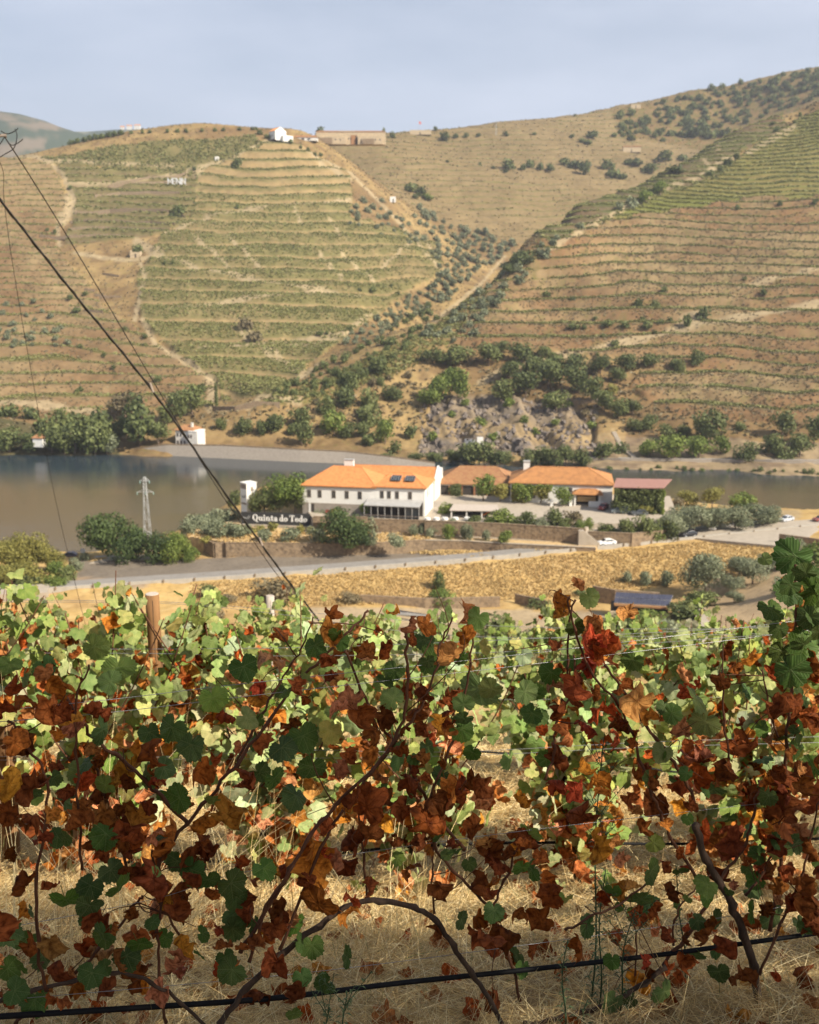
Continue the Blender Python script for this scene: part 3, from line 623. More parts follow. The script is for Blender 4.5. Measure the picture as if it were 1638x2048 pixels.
def gable_roof(parent, L_, Wd, z0, h, ov, mat, hipL=0.0, hipR=0.0, name='roof', th=.22):
    """ridge along local x; building spans x 0..L_, y 0..Wd (y grows away from the camera); hips pull the ridge ends in"""
    a, b, c, d = (-ov, -ov), (L_ + ov, -ov), (L_ + ov, Wd + ov), (-ov, Wd + ov)
    r0 = (-ov + hipL, Wd / 2, z0 + h); r1 = (L_ + ov - hipR, Wd / 2, z0 + h)
    m = MB()
    def P(q, z): return (q[0], q[1], z)
    lo = z0 - .0
    A, B, C_, D = P(a, lo), P(b, lo), P(c, lo), P(d, lo); A2, B2, C2, D2 = P(a, lo + th), P(b, lo + th), P(c, lo + th), P(d, lo + th)
    R0 = (r0[0], r0[1], r0[2] + th); R1 = (r1[0], r1[1], r1[2] + th)
    m.poly([A2, B2, R1, R0]).poly([C2, D2, R0, R1]).poly([B2, C2, R1]).poly([D2, A2, R0])
    m.poly([A, B, B2, A2]).poly([B, C_, C2, B2]).poly([C_, D, D2, C2]).poly([D, A, A2, D2]).poly([A, D, C_, B])
    # rounded tile courses running down both long slopes
    o = m.build(name, mat, parent)
    t = MB()
    for s, (e0, e1) in ((1, (A2, B2)), (-1, (D2, C2))):
        n = int(L_ / .45)
        for k in range(n + 1):
            x = -ov + (L_ + 2 * ov) * k / n
            top = 1.0
            if hipL > .3 and x < r0[0]: top = (x + ov) / hipL
            if hipR > .3 and x > r1[0]: top = (L_ + ov - x) / hipR
            top = max(0, min(1, top))
            if top < .05: continue
            y0 = e0[1]; y1 = y0 + (Wd / 2 - y0) * top; zt = lo + th + h * top
            t.tube([(x, y0, lo + th + .02), (x, y1, zt + .02)], .07, 4, False)
    t.build('tile_course', mat, o)['kind'] = 'stuff'
    rt = MB().tube([(R0[0], R0[1], R0[2]), (R1[0], R1[1], R1[2])], .14, 6)
    if hipL > .3: rt.tube([A2, R0], .11, 5).tube([D2, R0], .11, 5)
    if hipR > .3: rt.tube([B2, R1], .11, 5).tube([C2, R1], .11, 5)
    rt.build('ridge_tiles', mat, o)
    return o
def windows(parent, xs, z, w, h, y=0.0, side='front', depth=.12, L_=0):
    for x in xs:
        if side == 'front':
            f = MB(); e = .09; f.box(x - w/2 - e, x + w/2 + e, y - .05, y + .02, z - e, z).box(x - w/2 - e, x + w/2 + e, y - .05, y + .02, z + h, z + h + e).box(x - w/2 - e, x - w/2, y - .05, y + .02, z, z + h).box(x + w/2, x + w/2 + e, y - .05, y + .02, z, z + h).box(x - .03, x + .03, y - .035, y - .012, z, z + h)
            o = f.build('window', M['frame'], parent); MB().box(x - w/2, x + w/2, y - .01, y - .004, z, z + h).build('pane', M['glass'], o)
        else:   # right end wall at x = L_, position along y
            f = MB(); e = .09; X = L_; f.box(X - .02, X + .05, x - w/2 - e, x + w/2 + e, z - e, z).box(X - .02, X + .05, x - w/2 - e, x + w/2 + e, z + h, z + h + e).box(X - .02, X + .05, x - w/2 - e, x - w/2, z, z + h).box(X - .02, X + .05, x + w/2, x + w/2 + e, z, z + h)
            o = f.build('window', M['frame'], parent); MB().box(X + .004, X + .01, x - w/2, x + w/2, z, z + h).build('pane', M['glass'], o)
def walls_gable(parent, L_, Wd, z0, h, gh, mat, name='wall'):
    m = MB(); m.box(0, L_, 0, Wd, z0, h)
    if gh: 
        for x in (0.0, L_ - .25): m.hexa([(x, 0, h), (x + .25, 0, h), (x + .25, Wd / 2, h + gh), (x, Wd / 2, h + gh)][:0] or [(x, 0, h), (x, Wd, h), (x, Wd / 2, h + gh)], [(x + .25, 0, h), (x + .25, Wd, h), (x + .25, Wd / 2, h + gh)])
    return m.build(name, mat, parent)

# embankment on the far bank, left of the houses
e = MB(); pts = [(236,905,903),(330,912,889),(450,918,891),(600,925,899),(690,928,903),(780,932,913),(870,934,925)]
b0 = [at_z(px, py + 2.5, -.6) for px, py, _ in pts]
HH = [max(.8, (p[1] - p[2]) * b0[i][1] / F * 1.0) for i, p in enumerate(pts)]
for k in range(len(pts) - 1):
    a, c = b0[k], b0[k + 1]; u0, u1 = np.array([0, HH[k] * .5, HH[k]]), np.array([0, HH[k+1] * .5, HH[k+1]])
    e.poly([a, c, c + u1, a + u0]).poly([a + u0, c + u1, c + u1 + [0, 2, 0], a + u0 + [0, 2, 0]])

tag(e.build('embankment_wall', M['embank']), 'long sloping grey stone embankment along the far river bank', 'embankment')
e = MB()
for k in range(len(pts) - 1):
    a, c = b0[k] + [0, HH[k] * .5, HH[k]], b0[k + 1] + [0, HH[k+1] * .5, HH[k+1]]; e.box(0, 0, 0, 0, 0, 0) if False else e.hexa([a, c, c + [0, .4, 0], a + [0, .4, 0]], [a + [0, 0, .5], c + [0, 0, .5], c + [0, .4, .5], a + [0, .4, .5]])
tag(e.build('parapet', M['stonewall']), 'low brown parapet on top of the grey embankment', 'parapet')
# bank road on the right
M['road'] = plain('road_asphalt', (.28, .26, .235), .9, .12, .6, .1)
rp = []
for px in range(1180, 1960, 60):
    p = hit(px, float(np.interp(px, [1180, 1960], [918, 926])))
    rp.append(p)
m = MB()
for a, c in zip(rp[:-1], rp[1:]): m.hexa([a + [0, -1.6, -2], c + [0, -1.6, -2], c + [0, 2.5, -2], a + [0, 2.5, -2]], [a + [0, -1.6, .35], c + [0, -1.6, .35], c + [0, 2.5, .35], a + [0, 2.5, .35]])
tag(m.build('bank_road', M['road']), kind='structure')
m = MB()
for a, c in zip(rp[:-1], rp[1:]): m.hexa([a + [0, -2.0, -1.5], c + [0, -2.0, -1.5], c + [0, -1.62, -1.5], a + [0, -1.62, -1.5]], [a + [0, -2.0, .75], c + [0, -2.0, .75], c + [0, -1.62, .75], a + [0, -1.62, .75]])
tag(m.build('roadside_wall', M['embank']), 'low grey wall edging the far bank road at the right', 'wall')

# terrace retaining walls drawn clearly in the photo
def hill_wall(pts, h, label, mat='stonewall', off=0.0):
    m = MB(); q = [hit(*p) for p in pts]; q2 = []
    for a, c in zip(q[:-1], q[1:]):
        n = max(1, int(np.linalg.norm(c - a) / 8))
        for k in range(n):
            x = a + (c - a) * k / n; x[2] = hgrid(x[0], x[1]); q2.append(x)
    q2.append(q[-1])
    for a, c in zip(q2[:-1], q2[1:]): m.hexa([a + [0, -.5, -1], c + [0, -.5, -1], c + [0, .3, -1], a + [0, .3, -1]], [a + [0, -.3, h], c + [0, -.3, h], c + [0, .3, h], a + [0, .3, h]])
    tag(m.build('terrace_wall', M[mat]), label, 'wall')
hill_wall([(218,374),(260,365),(300,357),(372,348)], 1.6, 'uppermost dark terrace wall left of the white letters')
hill_wall([(222,377),(270,368),(336,366)], 1.6, 'dark terrace wall ending at the white letters')
hill_wall([(190,394),(240,388),(300,386),(360,387)], 1.5, 'dark curved terrace wall just beneath the white letters')
hill_wall([(150,428),(220,424),(300,424),(350,428),(370,438)], 2.0, 'dark terrace wall ending at the lone round bush')
hill_wall([(140,446),(220,444),(300,446),(350,450)], 1.5, 'fourth dark terrace wall below the white letters')
hill_wall([(140,460),(220,458),(330,460)], 1.5, 'lowest long dark terrace wall below the white letters')
hill_wall([(80,473),(140,475),(240,473)], 1.5, 'dark terrace wall left of the small ruined hut')
hill_wall([(205,549),(238,554)], 1.2, 'short dark wall above the vine patch on the left hill')
hill_wall([(170,580),(190,583)], 1.2, 'very short dark wall beside the lower vine patch')
hill_wall([(190,591),(242,595)], 1.2, 'short dark wall below the vine patch on the left hill')
hill_wall([(168,622),(206,626)], 1.2, 'lowest short dark wall on the left hill')
hill_wall([(425,822),(470,822),(560,815)], 2.0, 'brown wall beside the hairpin track near the white bank house')
hill_wall([(505,810),(560,812)], 1.6, 'curved brown wall inside the hairpin track')
hill_wall([(1030,806),(1130,807),(1200,806)], 1.4, 'level stone wall on top of the grey cliff')

# white house on the far bank
def origin(px, py, Y=None, z=None): return at(px, py, Y) if Y else at_z(px, py, z)
o_ = hit(352, 889); s_ = np.linalg.norm(o_ - CAM) / F
h = empty('bank_house', o_ - [0, 0, .5], R(-14)); tag(h, 'small white two-storey house with tiled roof on the far bank', 'house')
walls_gable(h, 36 * s_, 8, 0, 6.2, 0, M['whiteworn']); gable_roof(h, 36 * s_, 8, 6.2, 1.7, .4, M['roofold'], 2.5, 2.0)
lbox(h, 'annex', 36 * s_ - 1.2, 36 * s_ + 2.6, -1.4, 6, 0, 6.0, M['whiteworn']); lbox(h, 'parapet', 36 * s_ - 1.3, 36 * s_ + 2.7, -1.5, 6.1, 6.0, 6.3, M['white'])
lbox(h, 'chimney', 36 * s_ - 1.6, 36 * s_ - .8, 2, 2.8, 6.2, 9.2, M['whiteworn'])
windows(h, [.9, 2.3, 3.8], 3.8, .7, 1.3); windows(h, [.9, 2.3, 3.8], .8, .7, 1.3); windows(h, [6.3 if 36 * s_ > 6 else 5.5, 7.4], 3.6, .6, 1.2, -1.4)
# hut by the water
o_ = at(66, 891, 404.0); h = empty('boat_hut', o_ - [0, 0, .6], R(-10)); tag(h, 'tiny white hut with brown roof among the riverside trees', 'hut')
walls_gable(h, 4.2, 3.5, 0, 3.4, 0, M['white']); gable_roof(h, 4.2, 3.5, 3.4, 1.2, .3, M['roofold'], 1.4, 1.4)

# crest: white farmhouse, red sheds, long stone building
o_ = hit(539, 277); s_ = np.linalg.norm(o_ - CAM) / F
h = empty('crest_house', o_ - [0, 0, 1] + np.array([6.5, 0, 0]) * 0, R(-52)); tag(h, 'white gabled farmhouse with red roof on the crest of the left hill', 'house')
walls_gable(h, 9, 9.5, 0, 6, 2.8, M['white']); gable_roof(h, 9, 9.5, 6.0, 2.8, .2, M['roof']); windows(h, [3.0, 6.0], 2.4, .8, 1, side='right', L_=9); windows(h, [2.0, 5.0], 2.4, .8, 1)
lbox(h, 'gable_wall', 9.22, 9.5, -.3, 9.8, -1, 6.1, M['white']); m = MB(); m.hexa([(9.22, -.3, 6.1), (9.22, 9.8, 6.1), (9.22, 4.75, 9.3)], [(9.5, -.3, 6.1), (9.5, 9.8, 6.1), (9.5, 4.75, 9.3)]); m.build('gable', M['white'], h)
lbox(h, 'annex', 9.6, 13, 5, 14, -2, 2.6, M['white'])
o_ = hit(566, 276); h = empty('red_roof_shed', o_ + [0, 8, -1.0], 0.0); tag(h, 'long low shed with faded red roofs on the crest beside the white farmhouse', 'shed')
walls_gable(h, 27, 8, 0, 2.6, 0, M['whiteworn']); gable_roof(h, 27, 8, 2.6, 1.8, .4, M['roofold'], 2, 2); windows(h, [9, 15, 20], .6, 2.4, 1.2)
o_ = at(632, 275, 935.); g_ = hgrid(np.array([o_[0]]), np.array([o_[1]]))[0]; o_[2] = g_
s_ = 935 / F; LL = 132 * s_
h = empty('crest_manor', o_ - [0, 0, 1.5], 0.0); tag(h, 'long ruined stone manor with low roof on the skyline', 'manor')
M['ruin'] = plain('ruin_stone', (.46, .36, .23), .95, .3, .8, .5, col2=(.33, .28, .2), bdist=.1)
zt = zat(264, 935) - o_[2] + 1.5
walls_gable(h, LL, 9, 0, zt, 0, M['ruin']); gable_roof(h, LL, 9, zt, 1.3, .3, M['roofold'], 3, 3)
lbox(h, 'wing', 3, 26, -3, 0, 0, zt * .62, M['ruin']); lbox(h, 'wing', 36, 57, -2.5, 0, 0, zt * .66, M['ruin'])
lbox(h, 'broken_wall', 0, 14, -4.2, -3.6, 0, zt * .5, M['stonewall']); lbox(h, 'broken_wall', 40, 50, -4.0, -3.4, 0, zt * .42, M['stonewall']); lbox(h, 'upper_floor', 20, 33, .5, 8, zt, zt + 1.0, M['ruin']); windows(h, [5, 9, 13, 17, 21], zt * .3, .9, 1.2, -3.0); windows(h, [39, 43, 47, 51, 55], zt * .3, .9, 1.2, -2.5); windows(h, [28, 30, 32, 34], zt * .4, .8, 1.4); lbox(h, 'gateway', 30, 35, -.4, -.02, 0, zt * .75, M['roofold']); lbox(h, 'doorway', 34, 35.2, -.5, -.42, 0, zt * .7, M['dark'])
T([(645,279,26,20),(768,276,9,20),(741,263,8,10)], 'oak', 'dark tree against the walls of the skyline manor', 'trees at the skyline manor')
T([(640,272,22,18)], 'oak', 'dark tree at the left end of the skyline manor', None)
T([(536,277,16,10),(568,283,20,12),(582,288,12,10),(601,297,8,8),(616,302,8,8),(630,311,9,8),(641,313,9,8),(520,270,14,12)], 'oak', 'small bush below the white farmhouse on the crest', 'bushes below the crest farmhouse')
# small huts
for px, py, w, hh, nm, lb, mt, rf in [(1246,303,33,8,'stone_shed','long low stone shed in the middle of the distant slope','ruin',1),(1262,217,18,9,'ruined_hut','small roofless stone hut on the distant skyline','ruin',0),
        (780,403,11,9,'pump_house','tiny bright white cube building on the shoulder of the left hill','white',0),(430,321,7,7,'pump_house','tiny white box beside the track near the crest','white',0),(260,516,20,14,'ruined_hut','small ruined stone hut where tracks meet on the left hill','ruin',0),
        (820,268,40,7,'stone_wall','long stone wall ruin on the distant skyline','ruin',0)]:
    o_ = hit(px, py)
    if o_ is None: continue
    s_ = np.linalg.norm(o_ - CAM) / F; h = empty(nm, o_ - [0, 0, .6], 0); tag(h, lb, 'wall' if nm == 'stone_wall' else 'hut')
    m = MB(); ww, hw = w * s_, hh * s_ + .6; dp = 4 if w > 9 else 3
    if mt == 'ruin' and not rf and w < 30:
        m.box(0, ww, 0, .5, 0, hw * .8).box(0, .5, .5, dp, 0, hw).box(ww - .5, ww, .5, dp, 0, hw * .9).box(0, ww, dp, dp + .5, 0, hw * .7)
    else: m.box(0, ww, 0, dp, 0, hw)
    m.build('wall', M[mt], h)
    if rf: gable_roof(h, ww, dp, hw, .9, .3, M['roofold'])
    lbox(h, 'door', ww * .45, ww * .45 + 1.0, -.03, -.004, 0, hw * .6, M['dark'])
# flag and mast on the crest
M['steel'] = plain('galvanised_steel', (.42, .43, .43), .5, .1, 5, 0, metallic=.3)
o_ = hit(838, 268); h = empty('flagpole', o_ - [0, 0, .5]); tag(h, 'thin flagpole with drooping red flag on the distant crest', 'flagpole')
MB().tube([(0, 0, 0), (0, 0, 15)], .12, 6).build('pole', M['steel'], h)
M['redcloth'] = plain('red_cloth', (.5, .12, .1), .8, .2, 3, 0)
MB().hexa([(0.1, 0, 11), (2.4, .5, 10.4), (2.4, .56, 10.4), (0.1, .06, 11)], [(0.1, 0, 13.6), (2.2, .4, 13.0), (2.2, .46, 13.0), (0.1, .06, 13.6)]).build('flag', M['redcloth'], h)

def lattice_mast(name, base, H, wb, wt, arms, label, mat):
    h = empty(name, base); tag(h, label, 'pylon')
    n = max(6, int(H / 1.6)); m = MB(); c = [(-1, -1), (1, -1), (1, 1), (-1, 1)]
    def w(z): return wb + (wt - wb) * z / H
    for sx, sy in c: m.tube([(sx * w(0) / 2, sy * w(0) / 2, 0), (sx * w(H) / 2, sy * w(H) / 2, H)], .055, 4)
    m.build('leg', mat, h)
    m = MB()
    for k in range(n):
        z0, z1 = H * k / n, H * (k + 1) / n
        for q in range(4):
            a, b = c[q], c[(q + 1) % 4]
            if k % 2: a, b = b, a
            m.tube([(a[0] * w(z0) / 2, a[1] * w(z0) / 2, z0), (b[0] * w(z1) / 2, b[1] * w(z1) / 2, z1)], .028, 3)
            m.tube([(c[q][0] * w(z1) / 2, c[q][1] * w(z1) / 2, z1), (c[(q+1) % 4][0] * w(z1) / 2, c[(q+1) % 4][1] * w(z1) / 2, z1)], .025, 3)
    br = m.build('bracing', mat, h); br['kind'] = 'stuff'
    for z, l in arms:
        a = MB().tube([(-l, 0, z), (l, 0, z)], .07, 4).tube([(-l, 0, z), (0, 0, z + .8)], .04, 4).tube([(l, 0, z), (0, 0, z + .8)], .04, 4).build('crossarm', mat, h)
        for s in (-1, 0, 1) if l > 1.2 else (-1, 1):
            MB().tube([(s * l, 0, z - .05), (s * l, 0, z - .6)], .1, 6).build('insulator', M['insul'], a)
    return h
M['insul'] = plain('glass_insulator', (.25, .4, .38), .3, .1, 5, 0)
o_ = hit(992, 271); lattice_mast('mast', o_ - [0, 0, .5], 15, 1.6, .7, [(14, 1.2)], 'pale lattice mast on the distant skyline', M['steel'])

# letters on the hill
def letter_bars(ch):
    return {'M': [(0,0,0,1),(0,1,.5,.35),(.5,.35,1,1),(1,1,1,0)], 'E': [(0,0,0,1),(0,1,.9,1),(0,.5,.8,.5),(0,0,.9,0)], 'N': [(0,0,0,1),(0,1,1,0),(1,0,1,1)], 'I': [(.5,0,.5,1)]}[ch]
M['signwhite'] = plain('white_sign_board', (.62, .62, .62), .7, .05, 2, 0)
pa, pb = hit(337, 369), hit(372, 366); pb[1] = pa[1]; u = pb - pa; Lx = np.linalg.norm(u); hgt = Lx * .30; u = u / Lx
h = empty('hillside_letters', pa + [0, -1.2, .2]); tag(h, 'row of white capital letters standing on the left hill', 'sign')
x = 0
for ch in 'MENIN':
    w_ = Lx * (.24 if ch == 'M' else .05 if ch == 'I' else .185); m = MB(); t_ = Lx * .022
    for a, b, c, d in letter_bars(ch):
        A = np.array([x + a * w_, 0, b * hgt]); B_ = np.array([x + c * w_, 0, d * hgt]); dd = B_ - A; dd /= np.linalg.norm(dd); nn = np.array([-dd[2], 0, dd[0]]) * t_
        y0 = .25 * random.random() * .1
        m.hexa([A - nn - dd * t_, B_ - nn + dd * t_, B_ + nn + dd * t_, A + nn - dd * t_], [q + np.array([0, -.25 - y0, 0]) for q in (A - nn - dd * t_, B_ - nn + dd * t_, B_ + nn + dd * t_, A + nn - dd * t_)])
    m.build('letter', M['signwhite'], h); x += w_ + Lx * .035
# grey chute and white block in the cliff
M['conc'] = plain('concrete', (.36, .35, .33), .85, .15, .7, .2)
a, b, c, d = [hit(*p) for p in ((918,922),(950,922),(950,882),(930,880))]
m = MB(); up = np.array([0, -1.0, .8]); m.hexa([a, b, c, d], [a + up, b + up, c + up, d + up])
tag(m.build('concrete_slab', M['conc']), 'smooth grey sloping concrete slab at the foot of the cliff', 'slab')
o_ = hit(960, 890); tag(MB().box(-1.2, 1.2, -1, 1, 0, 3).build('marker_block', M['white'], loc=tuple(o_)), 'small white block beside the concrete slab', 'block')
# stair down the bank
a, b = hit(1228, 866), hit(1268, 916); m = MB(); n = 26
for k in range(n):
    p = a + (b - a) * k / n; p[2] = hgrid(p[0], p[1]) + .15; m.box(p[0] - .9, p[0] + .9, p[1] - 1, p[1] + 1, p[2] - 1, p[2] + .3)
tag(m.build('bank_stair', M['paving']), 'pale stair running down the bank to the road', 'stair')

# angular blocks breaking out of the cliff
r_ = np.random.default_rng(31); m = MB()
for k in range(420):
    p = hit(r_.uniform(840, 1195), r_.uniform(800, 912))
    if p is None: continue
    s = r_.uniform(.7, 2.6); Rm = np.array(Euler((r_.uniform(-.5, .5), r_.uniform(-.5, .5) + .4, r_.uniform(0, 3))).to_matrix()); q = [Rm @ (np.array(c_) * s * np.array([r_.uniform(.6, 1.5), r_.uniform(.5, .9), r_.uniform(.5, 1.3)]) * r_.uniform(.7, 1.1)) * .5 + p for c_ in ((-1,-1,-1),(1,-1,-1),(1,1,-1),(-1,1,-1),(-1,-1,1),(1,-1,1),(1,1,1),(-1,1,1))]
    m.hexa(q[:4], q[4:])
M['cliff'] = plain('cliff_rock', (.175, .145, .12), .95, .45, .5, .8, col2=(.08, .068, .06), bdist=.3)
tag(m.build('cliff_rocks', M['cliff']), 'fractured grey-brown rock of the cliff above the far bank', 'rock', kind='stuff')

for px, py, w, lb in ((240,257,7,'leftmost tiny pale house on the far blue ridge'),(253,255,9,'middle tiny house with pink roof on the far blue ridge'),(268,254,11,'rightmost tiny orange house on the far blue ridge')):
    p = at(px, py, 3560.0); h = empty('distant_house', p - [0, 0, 8]); tag(h, lb, 'house'); ww = w * 3600 / F
    MB().box(0, ww, 0, 12, 0, 13).build('wall', M['whiteworn'], h); gable_roof(h, ww, 12, 13, 4, .5, M['roof'])
# ================================================================== NEAR SIDE: slope below the camera, road, estate
P3 = lambda px, py, z: at_z(px, py, z)
NC = [(0,2.3,62.05),(-3,2.3,62.1),(3,2.8,61.9),(0,4.8,60.93),(0,7.3,60.25),(0,9.8,59.35),(0,12.5,58.3),(-8,7,60.5),(8,7,60.2),(-10,12.5,58.6),(10,12.5,58.3),(0,-3,63.2),(0,0,62.4),(-10,0,62.6),(10,0,62.3),(-15,-8,64.4),(15,-8,64.2),
      (0,17,55.6),(-14,17,55.9),(14,17,55.4),(0,30,49),(-30,30,50),(30,30,49),(0,60,36),(-45,60,38),(45,62,35),(0,100,19),(-70,100,22),(70,100,20),(0,140,6.5),(-60,140,8),(60,135,9),(110,120,22),(-120,120,20)]
NC += [tuple(P3(*q)) for q in [(-200,1230,4.0),(0,1200,3.4),(300,1205,3.0),(600,1215,2.6),(800,1230,2.2),(1000,1225,2.2),(1300,1235,3.4),(1450,1200,5),(1638,1150,11),(1800,1180,14),
      (960,1165,3.3),(600,1180,3.0),(1200,1150,4.0),(1400,1110,6.6),(1600,1100,8.5),(1800,1110,11),
      (-300,1200,3.6),(0,1185,4.0),(300,1166,4.5),(600,1145,5.0),(960,1118,5.8),(1215,1092,6.7),(1400,1070,7.4),(1590,1052,8.2),(1800,1045,8.8),
      (-300,1150,2.6),(0,1140,2.8),(150,1135,3.2),(300,1140,3.8),(150,1120,3.3),(400,1120,3.8),(600,1125,4.2),(800,1112,4.6),(1000,1105,5.2),
      (1640,1030,8.3),(1450,1050,7.6),(1300,1060,7.5),(400,1075,4.5),(-300,1105,1.2),(0,1095,1.0),(100,1100,1.6),
      (1450,1020,4.5),(1550,1018,5)]]
NC += [tuple(P3(480,1034,7.6)), tuple(P3(560,1030,7.9)), tuple(P3(595,1015,9.3))]
NC += [(p[0], p[1] - 2.4, p[2] - .35) for p in [P3(a, b_, z) for a, b_, z in [(-300,1200,3.7),(0,1186,4.1),(150,1175,4.3),(300,1165,4.6),(450,1156,4.85),(600,1145,5.15),(780,1132,5.5),(960,1118,5.95),(1090,1105,6.35),(1215,1094,6.8),(1330,1082,7.2),(1430,1072,7.6),(1530,1062,8.0)]]]
sh = [P3(px, py, 0.0) for px, py in [(-400,1085),(-100,1083),(60,1083),(140,1106),(200,1100),(300,1080),(380,1050),(430,1020),(470,1000),(560,985),(700,975),(900,965),(1100,965),(1250,975),(1350,1000),(1450,1012),(1560,1022),(1660,1026),(1900,1030)]]
NC += [(p[0], p[1], -.3) for p in sh] + [(p[0] * (p[1] + 14) / p[1], p[1] + 14, -5) for p in sh] + [(p[0] * (p[1] + 50) / p[1], p[1] + 50, -12) for p in sh]
NC = np.array(NC); near_tps = TPS(NC[:, :2], NC[:, 2], 1e-6)
def znear(x, y):
    x = np.asarray(x, float); y = np.asarray(y, float)
    z = near_tps(x, y); d = np.hypot(x, y)
    return z + (fbm(x / 4, y / 4, 91) - .5) * np.clip(d / 60, 0, 1) * 1.0 * sstep(-1, 2, z) + (fbm(x / .8, y / .8, 92) - .5) * .10
def grid_land(name, xs, ys, colr, mat, dz=0.0):
    X, Y = np.meshgrid(xs, ys); Z = znear(X, Y) + dz; n, m = X.shape
    ix = np.arange(n * m).reshape(n, m); qq = np.stack([ix[:-1, :-1], ix[:-1, 1:], ix[1:, 1:], ix[1:, :-1]], -1).reshape(-1, 4)
    c = colr(X, Y, Z); V = np.stack([X, Y, Z], -1).reshape(-1, 3)
    o = link(name, mesh_np(name, V, qq, mat, c.reshape(-1, 3), True)); tag(o, kind='structure'); return o, V, qq
def col_near(X, Y, Z):
    px, py = proj(np.stack([X, Y, Z], -1)); a = fbm(X / 7, Y / 7, 51)[..., None]; b_ = fbm(X / 1.7, Y / 1.7, 52)[..., None]
    st = C(.50, .335, .13); c = mixn(st, C(.35, .22, .10), sstep(.4, .75, a) * .7); c = mixn(c, C(.58, .43, .21), sstep(.5, .8, b_) * .6)
    gr = C(.235, .195, .15)
    def put(poly, colr, t=1.0):
        nonlocal c
        m_ = inpoly(px + (a[..., 0] - .5) * 6, py + (b_[..., 0] - .5) * 3, poly)[..., None] * t; c = mixn(c, colr, m_)
    put([(150,1121),(420,1117),(690,1098),(860,1098),(920,1108),(700,1136),(420,1157),(290,1166),(150,1152)], mixn(gr, gr * .8, b_))
    put([(140,1152),(290,1164),(300,1176),(130,1172)], C(.33, .25, .18), .8)
    put([(420,1020),(1600,1020),(1600,1056),(1200,1070),(620,1060),(420,1062)], C(.40, .31, .19), .6)
    put([(1395,1180),(1420,1160),(1638,1080),(1700,1300),(1350,1300)], C(.45, .33, .2), .9)
    put([(600,1215),(900,1215),(1200,1225),(1300,1260),(1000,1300),(600,1300)], C(.38, .3, .2), .8)
    put([(1150,1240),(1400,1225),(1420,1300),(950,1330)], C(.13, .13, .06), .85)
    c = c * .92; c = mixn(c, C(.3, .24, .12), (sstep(1.2, .2, Z) * (Y > 100))[..., None])
    return c * (.85 + .3 * b_)
M['land'] = plain('dry_land', (.95, .95, .95), .95, .3, .9, .5, use_attr=True, spec=.05, bdist=.15, detail=8)
M['straw'] = plain('straw_ground', (.9, .86, .8), .95, .35, 26, .6, use_attr=True, spec=.05, bdist=.02, detail=8)
lower, LV, LQ = grid_land('lower_slope', np.arange(-170, 190, 1.6), np.arange(15.5, 345, 1.5), col_near, M['land'])
nbvh = BVHTree.FromPolygons(LV.tolist(), LQ.tolist(), epsilon=0)
def nhit(px, py): return hit(px, py, nbvh)
def col_fore(X, Y, Z):
    a = fbm(X / .5, Y / .5, 54)[..., None]; b_ = fbm(X / .12, Y / .12, 55)[..., None]
    return mixn(mixn(C(.42, .30, .14), C(.24, .16, .085), sstep(.4, .7, a)), C(.50, .39, .20), sstep(.5, .8, b_) * .7)
fore, FV, FQ = grid_land('vineyard_ground', np.arange(-12, 12.1, .12), np.arange(-7, 18.1, .12), col_fore, M['straw'], .03)

# ---- road
M['asph'] = plain('pale_asphalt', (.235, .215, .19), .9, .12, .5, .15)
M['kerb'] = plain('kerb_concrete', (.36, .33, .28), .85, .15, 1.0, .1)
rc = [(-300,1200,3.7),(0,1186,4.1),(150,1175,4.3),(300,1165,4.6),(450,1156,4.85),(600,1145,5.15),(780,1132,5.5),(960,1118,5.95),(1090,1105,6.35),(1215,1094,6.8),(1330,1082,7.2),(1430,1072,7.6),(1530,1062,8.0),(1640,1050,8.4),(1900,1030,9.0)]
rpts = [P3(a, b_, z) for a, b_, z in rc]
def resample(pts, stp):
    out = []
    for a, c in zip(pts[:-1], pts[1:]):
        n = max(1, int(np.linalg.norm(c - a) / stp)); out += [a + (c - a) * k / n for k in range(n)]
    return out + [pts[-1]]
rpts = resample(rpts, 3.0)
for _ in range(6): rpts = [rpts[0]] + [(a + 2 * b_ + c) / 4 for a, b_, c in zip(rpts[:-2], rpts[1:-1], rpts[2:])] + [rpts[-1]]
def strip(name, mat, o0, o1, z0, z1, pts=rpts, kind=None):
    m = MB()
    for k in range(len(pts) - 1):
        def nn(i):
            t = pts[min(i + 1, len(pts) - 1)] - pts[max(i - 1, 0)]; v = np.array([-t[1], t[0], 0]); return v / np.linalg.norm(v)
        a, c = pts[k], pts[k + 1]; na, nc = nn(k), nn(k + 1)
        m.hexa([a + na * o0 + [0, 0, z0], c + nc * o0 + [0, 0, z0], c + nc * o1 + [0, 0, z0], a + na * o1 + [0, 0, z0]], [a + na * o0 + [0, 0, z1], c + nc * o0 + [0, 0, z1], c + nc * o1 + [0, 0, z1], a + na * o1 + [0, 0, z1]])
    return tag(m.build(name, mat), kind='structure')
strip('road', M['asph'], -.3, 4.8, -2.2, .22)
strip('kerb', M['kerb'], -.75, -.32, -2.2, .55)
for k in range(4, len(rpts) - 2, 2):          # guard posts on the outer edge
    p = rpts[k]; px_, _ = proj(p)
    if -40 < px_ < 1660: tag(MB().box(-.12, .12, -.12, .12, 0, .62).build('kerb_post', M['stonewall'], loc=tuple(p + np.array([.1, -.9, .1]))), 'short dark post on the outer kerb of the valley road', 'post', 'posts along the outer kerb of the road')
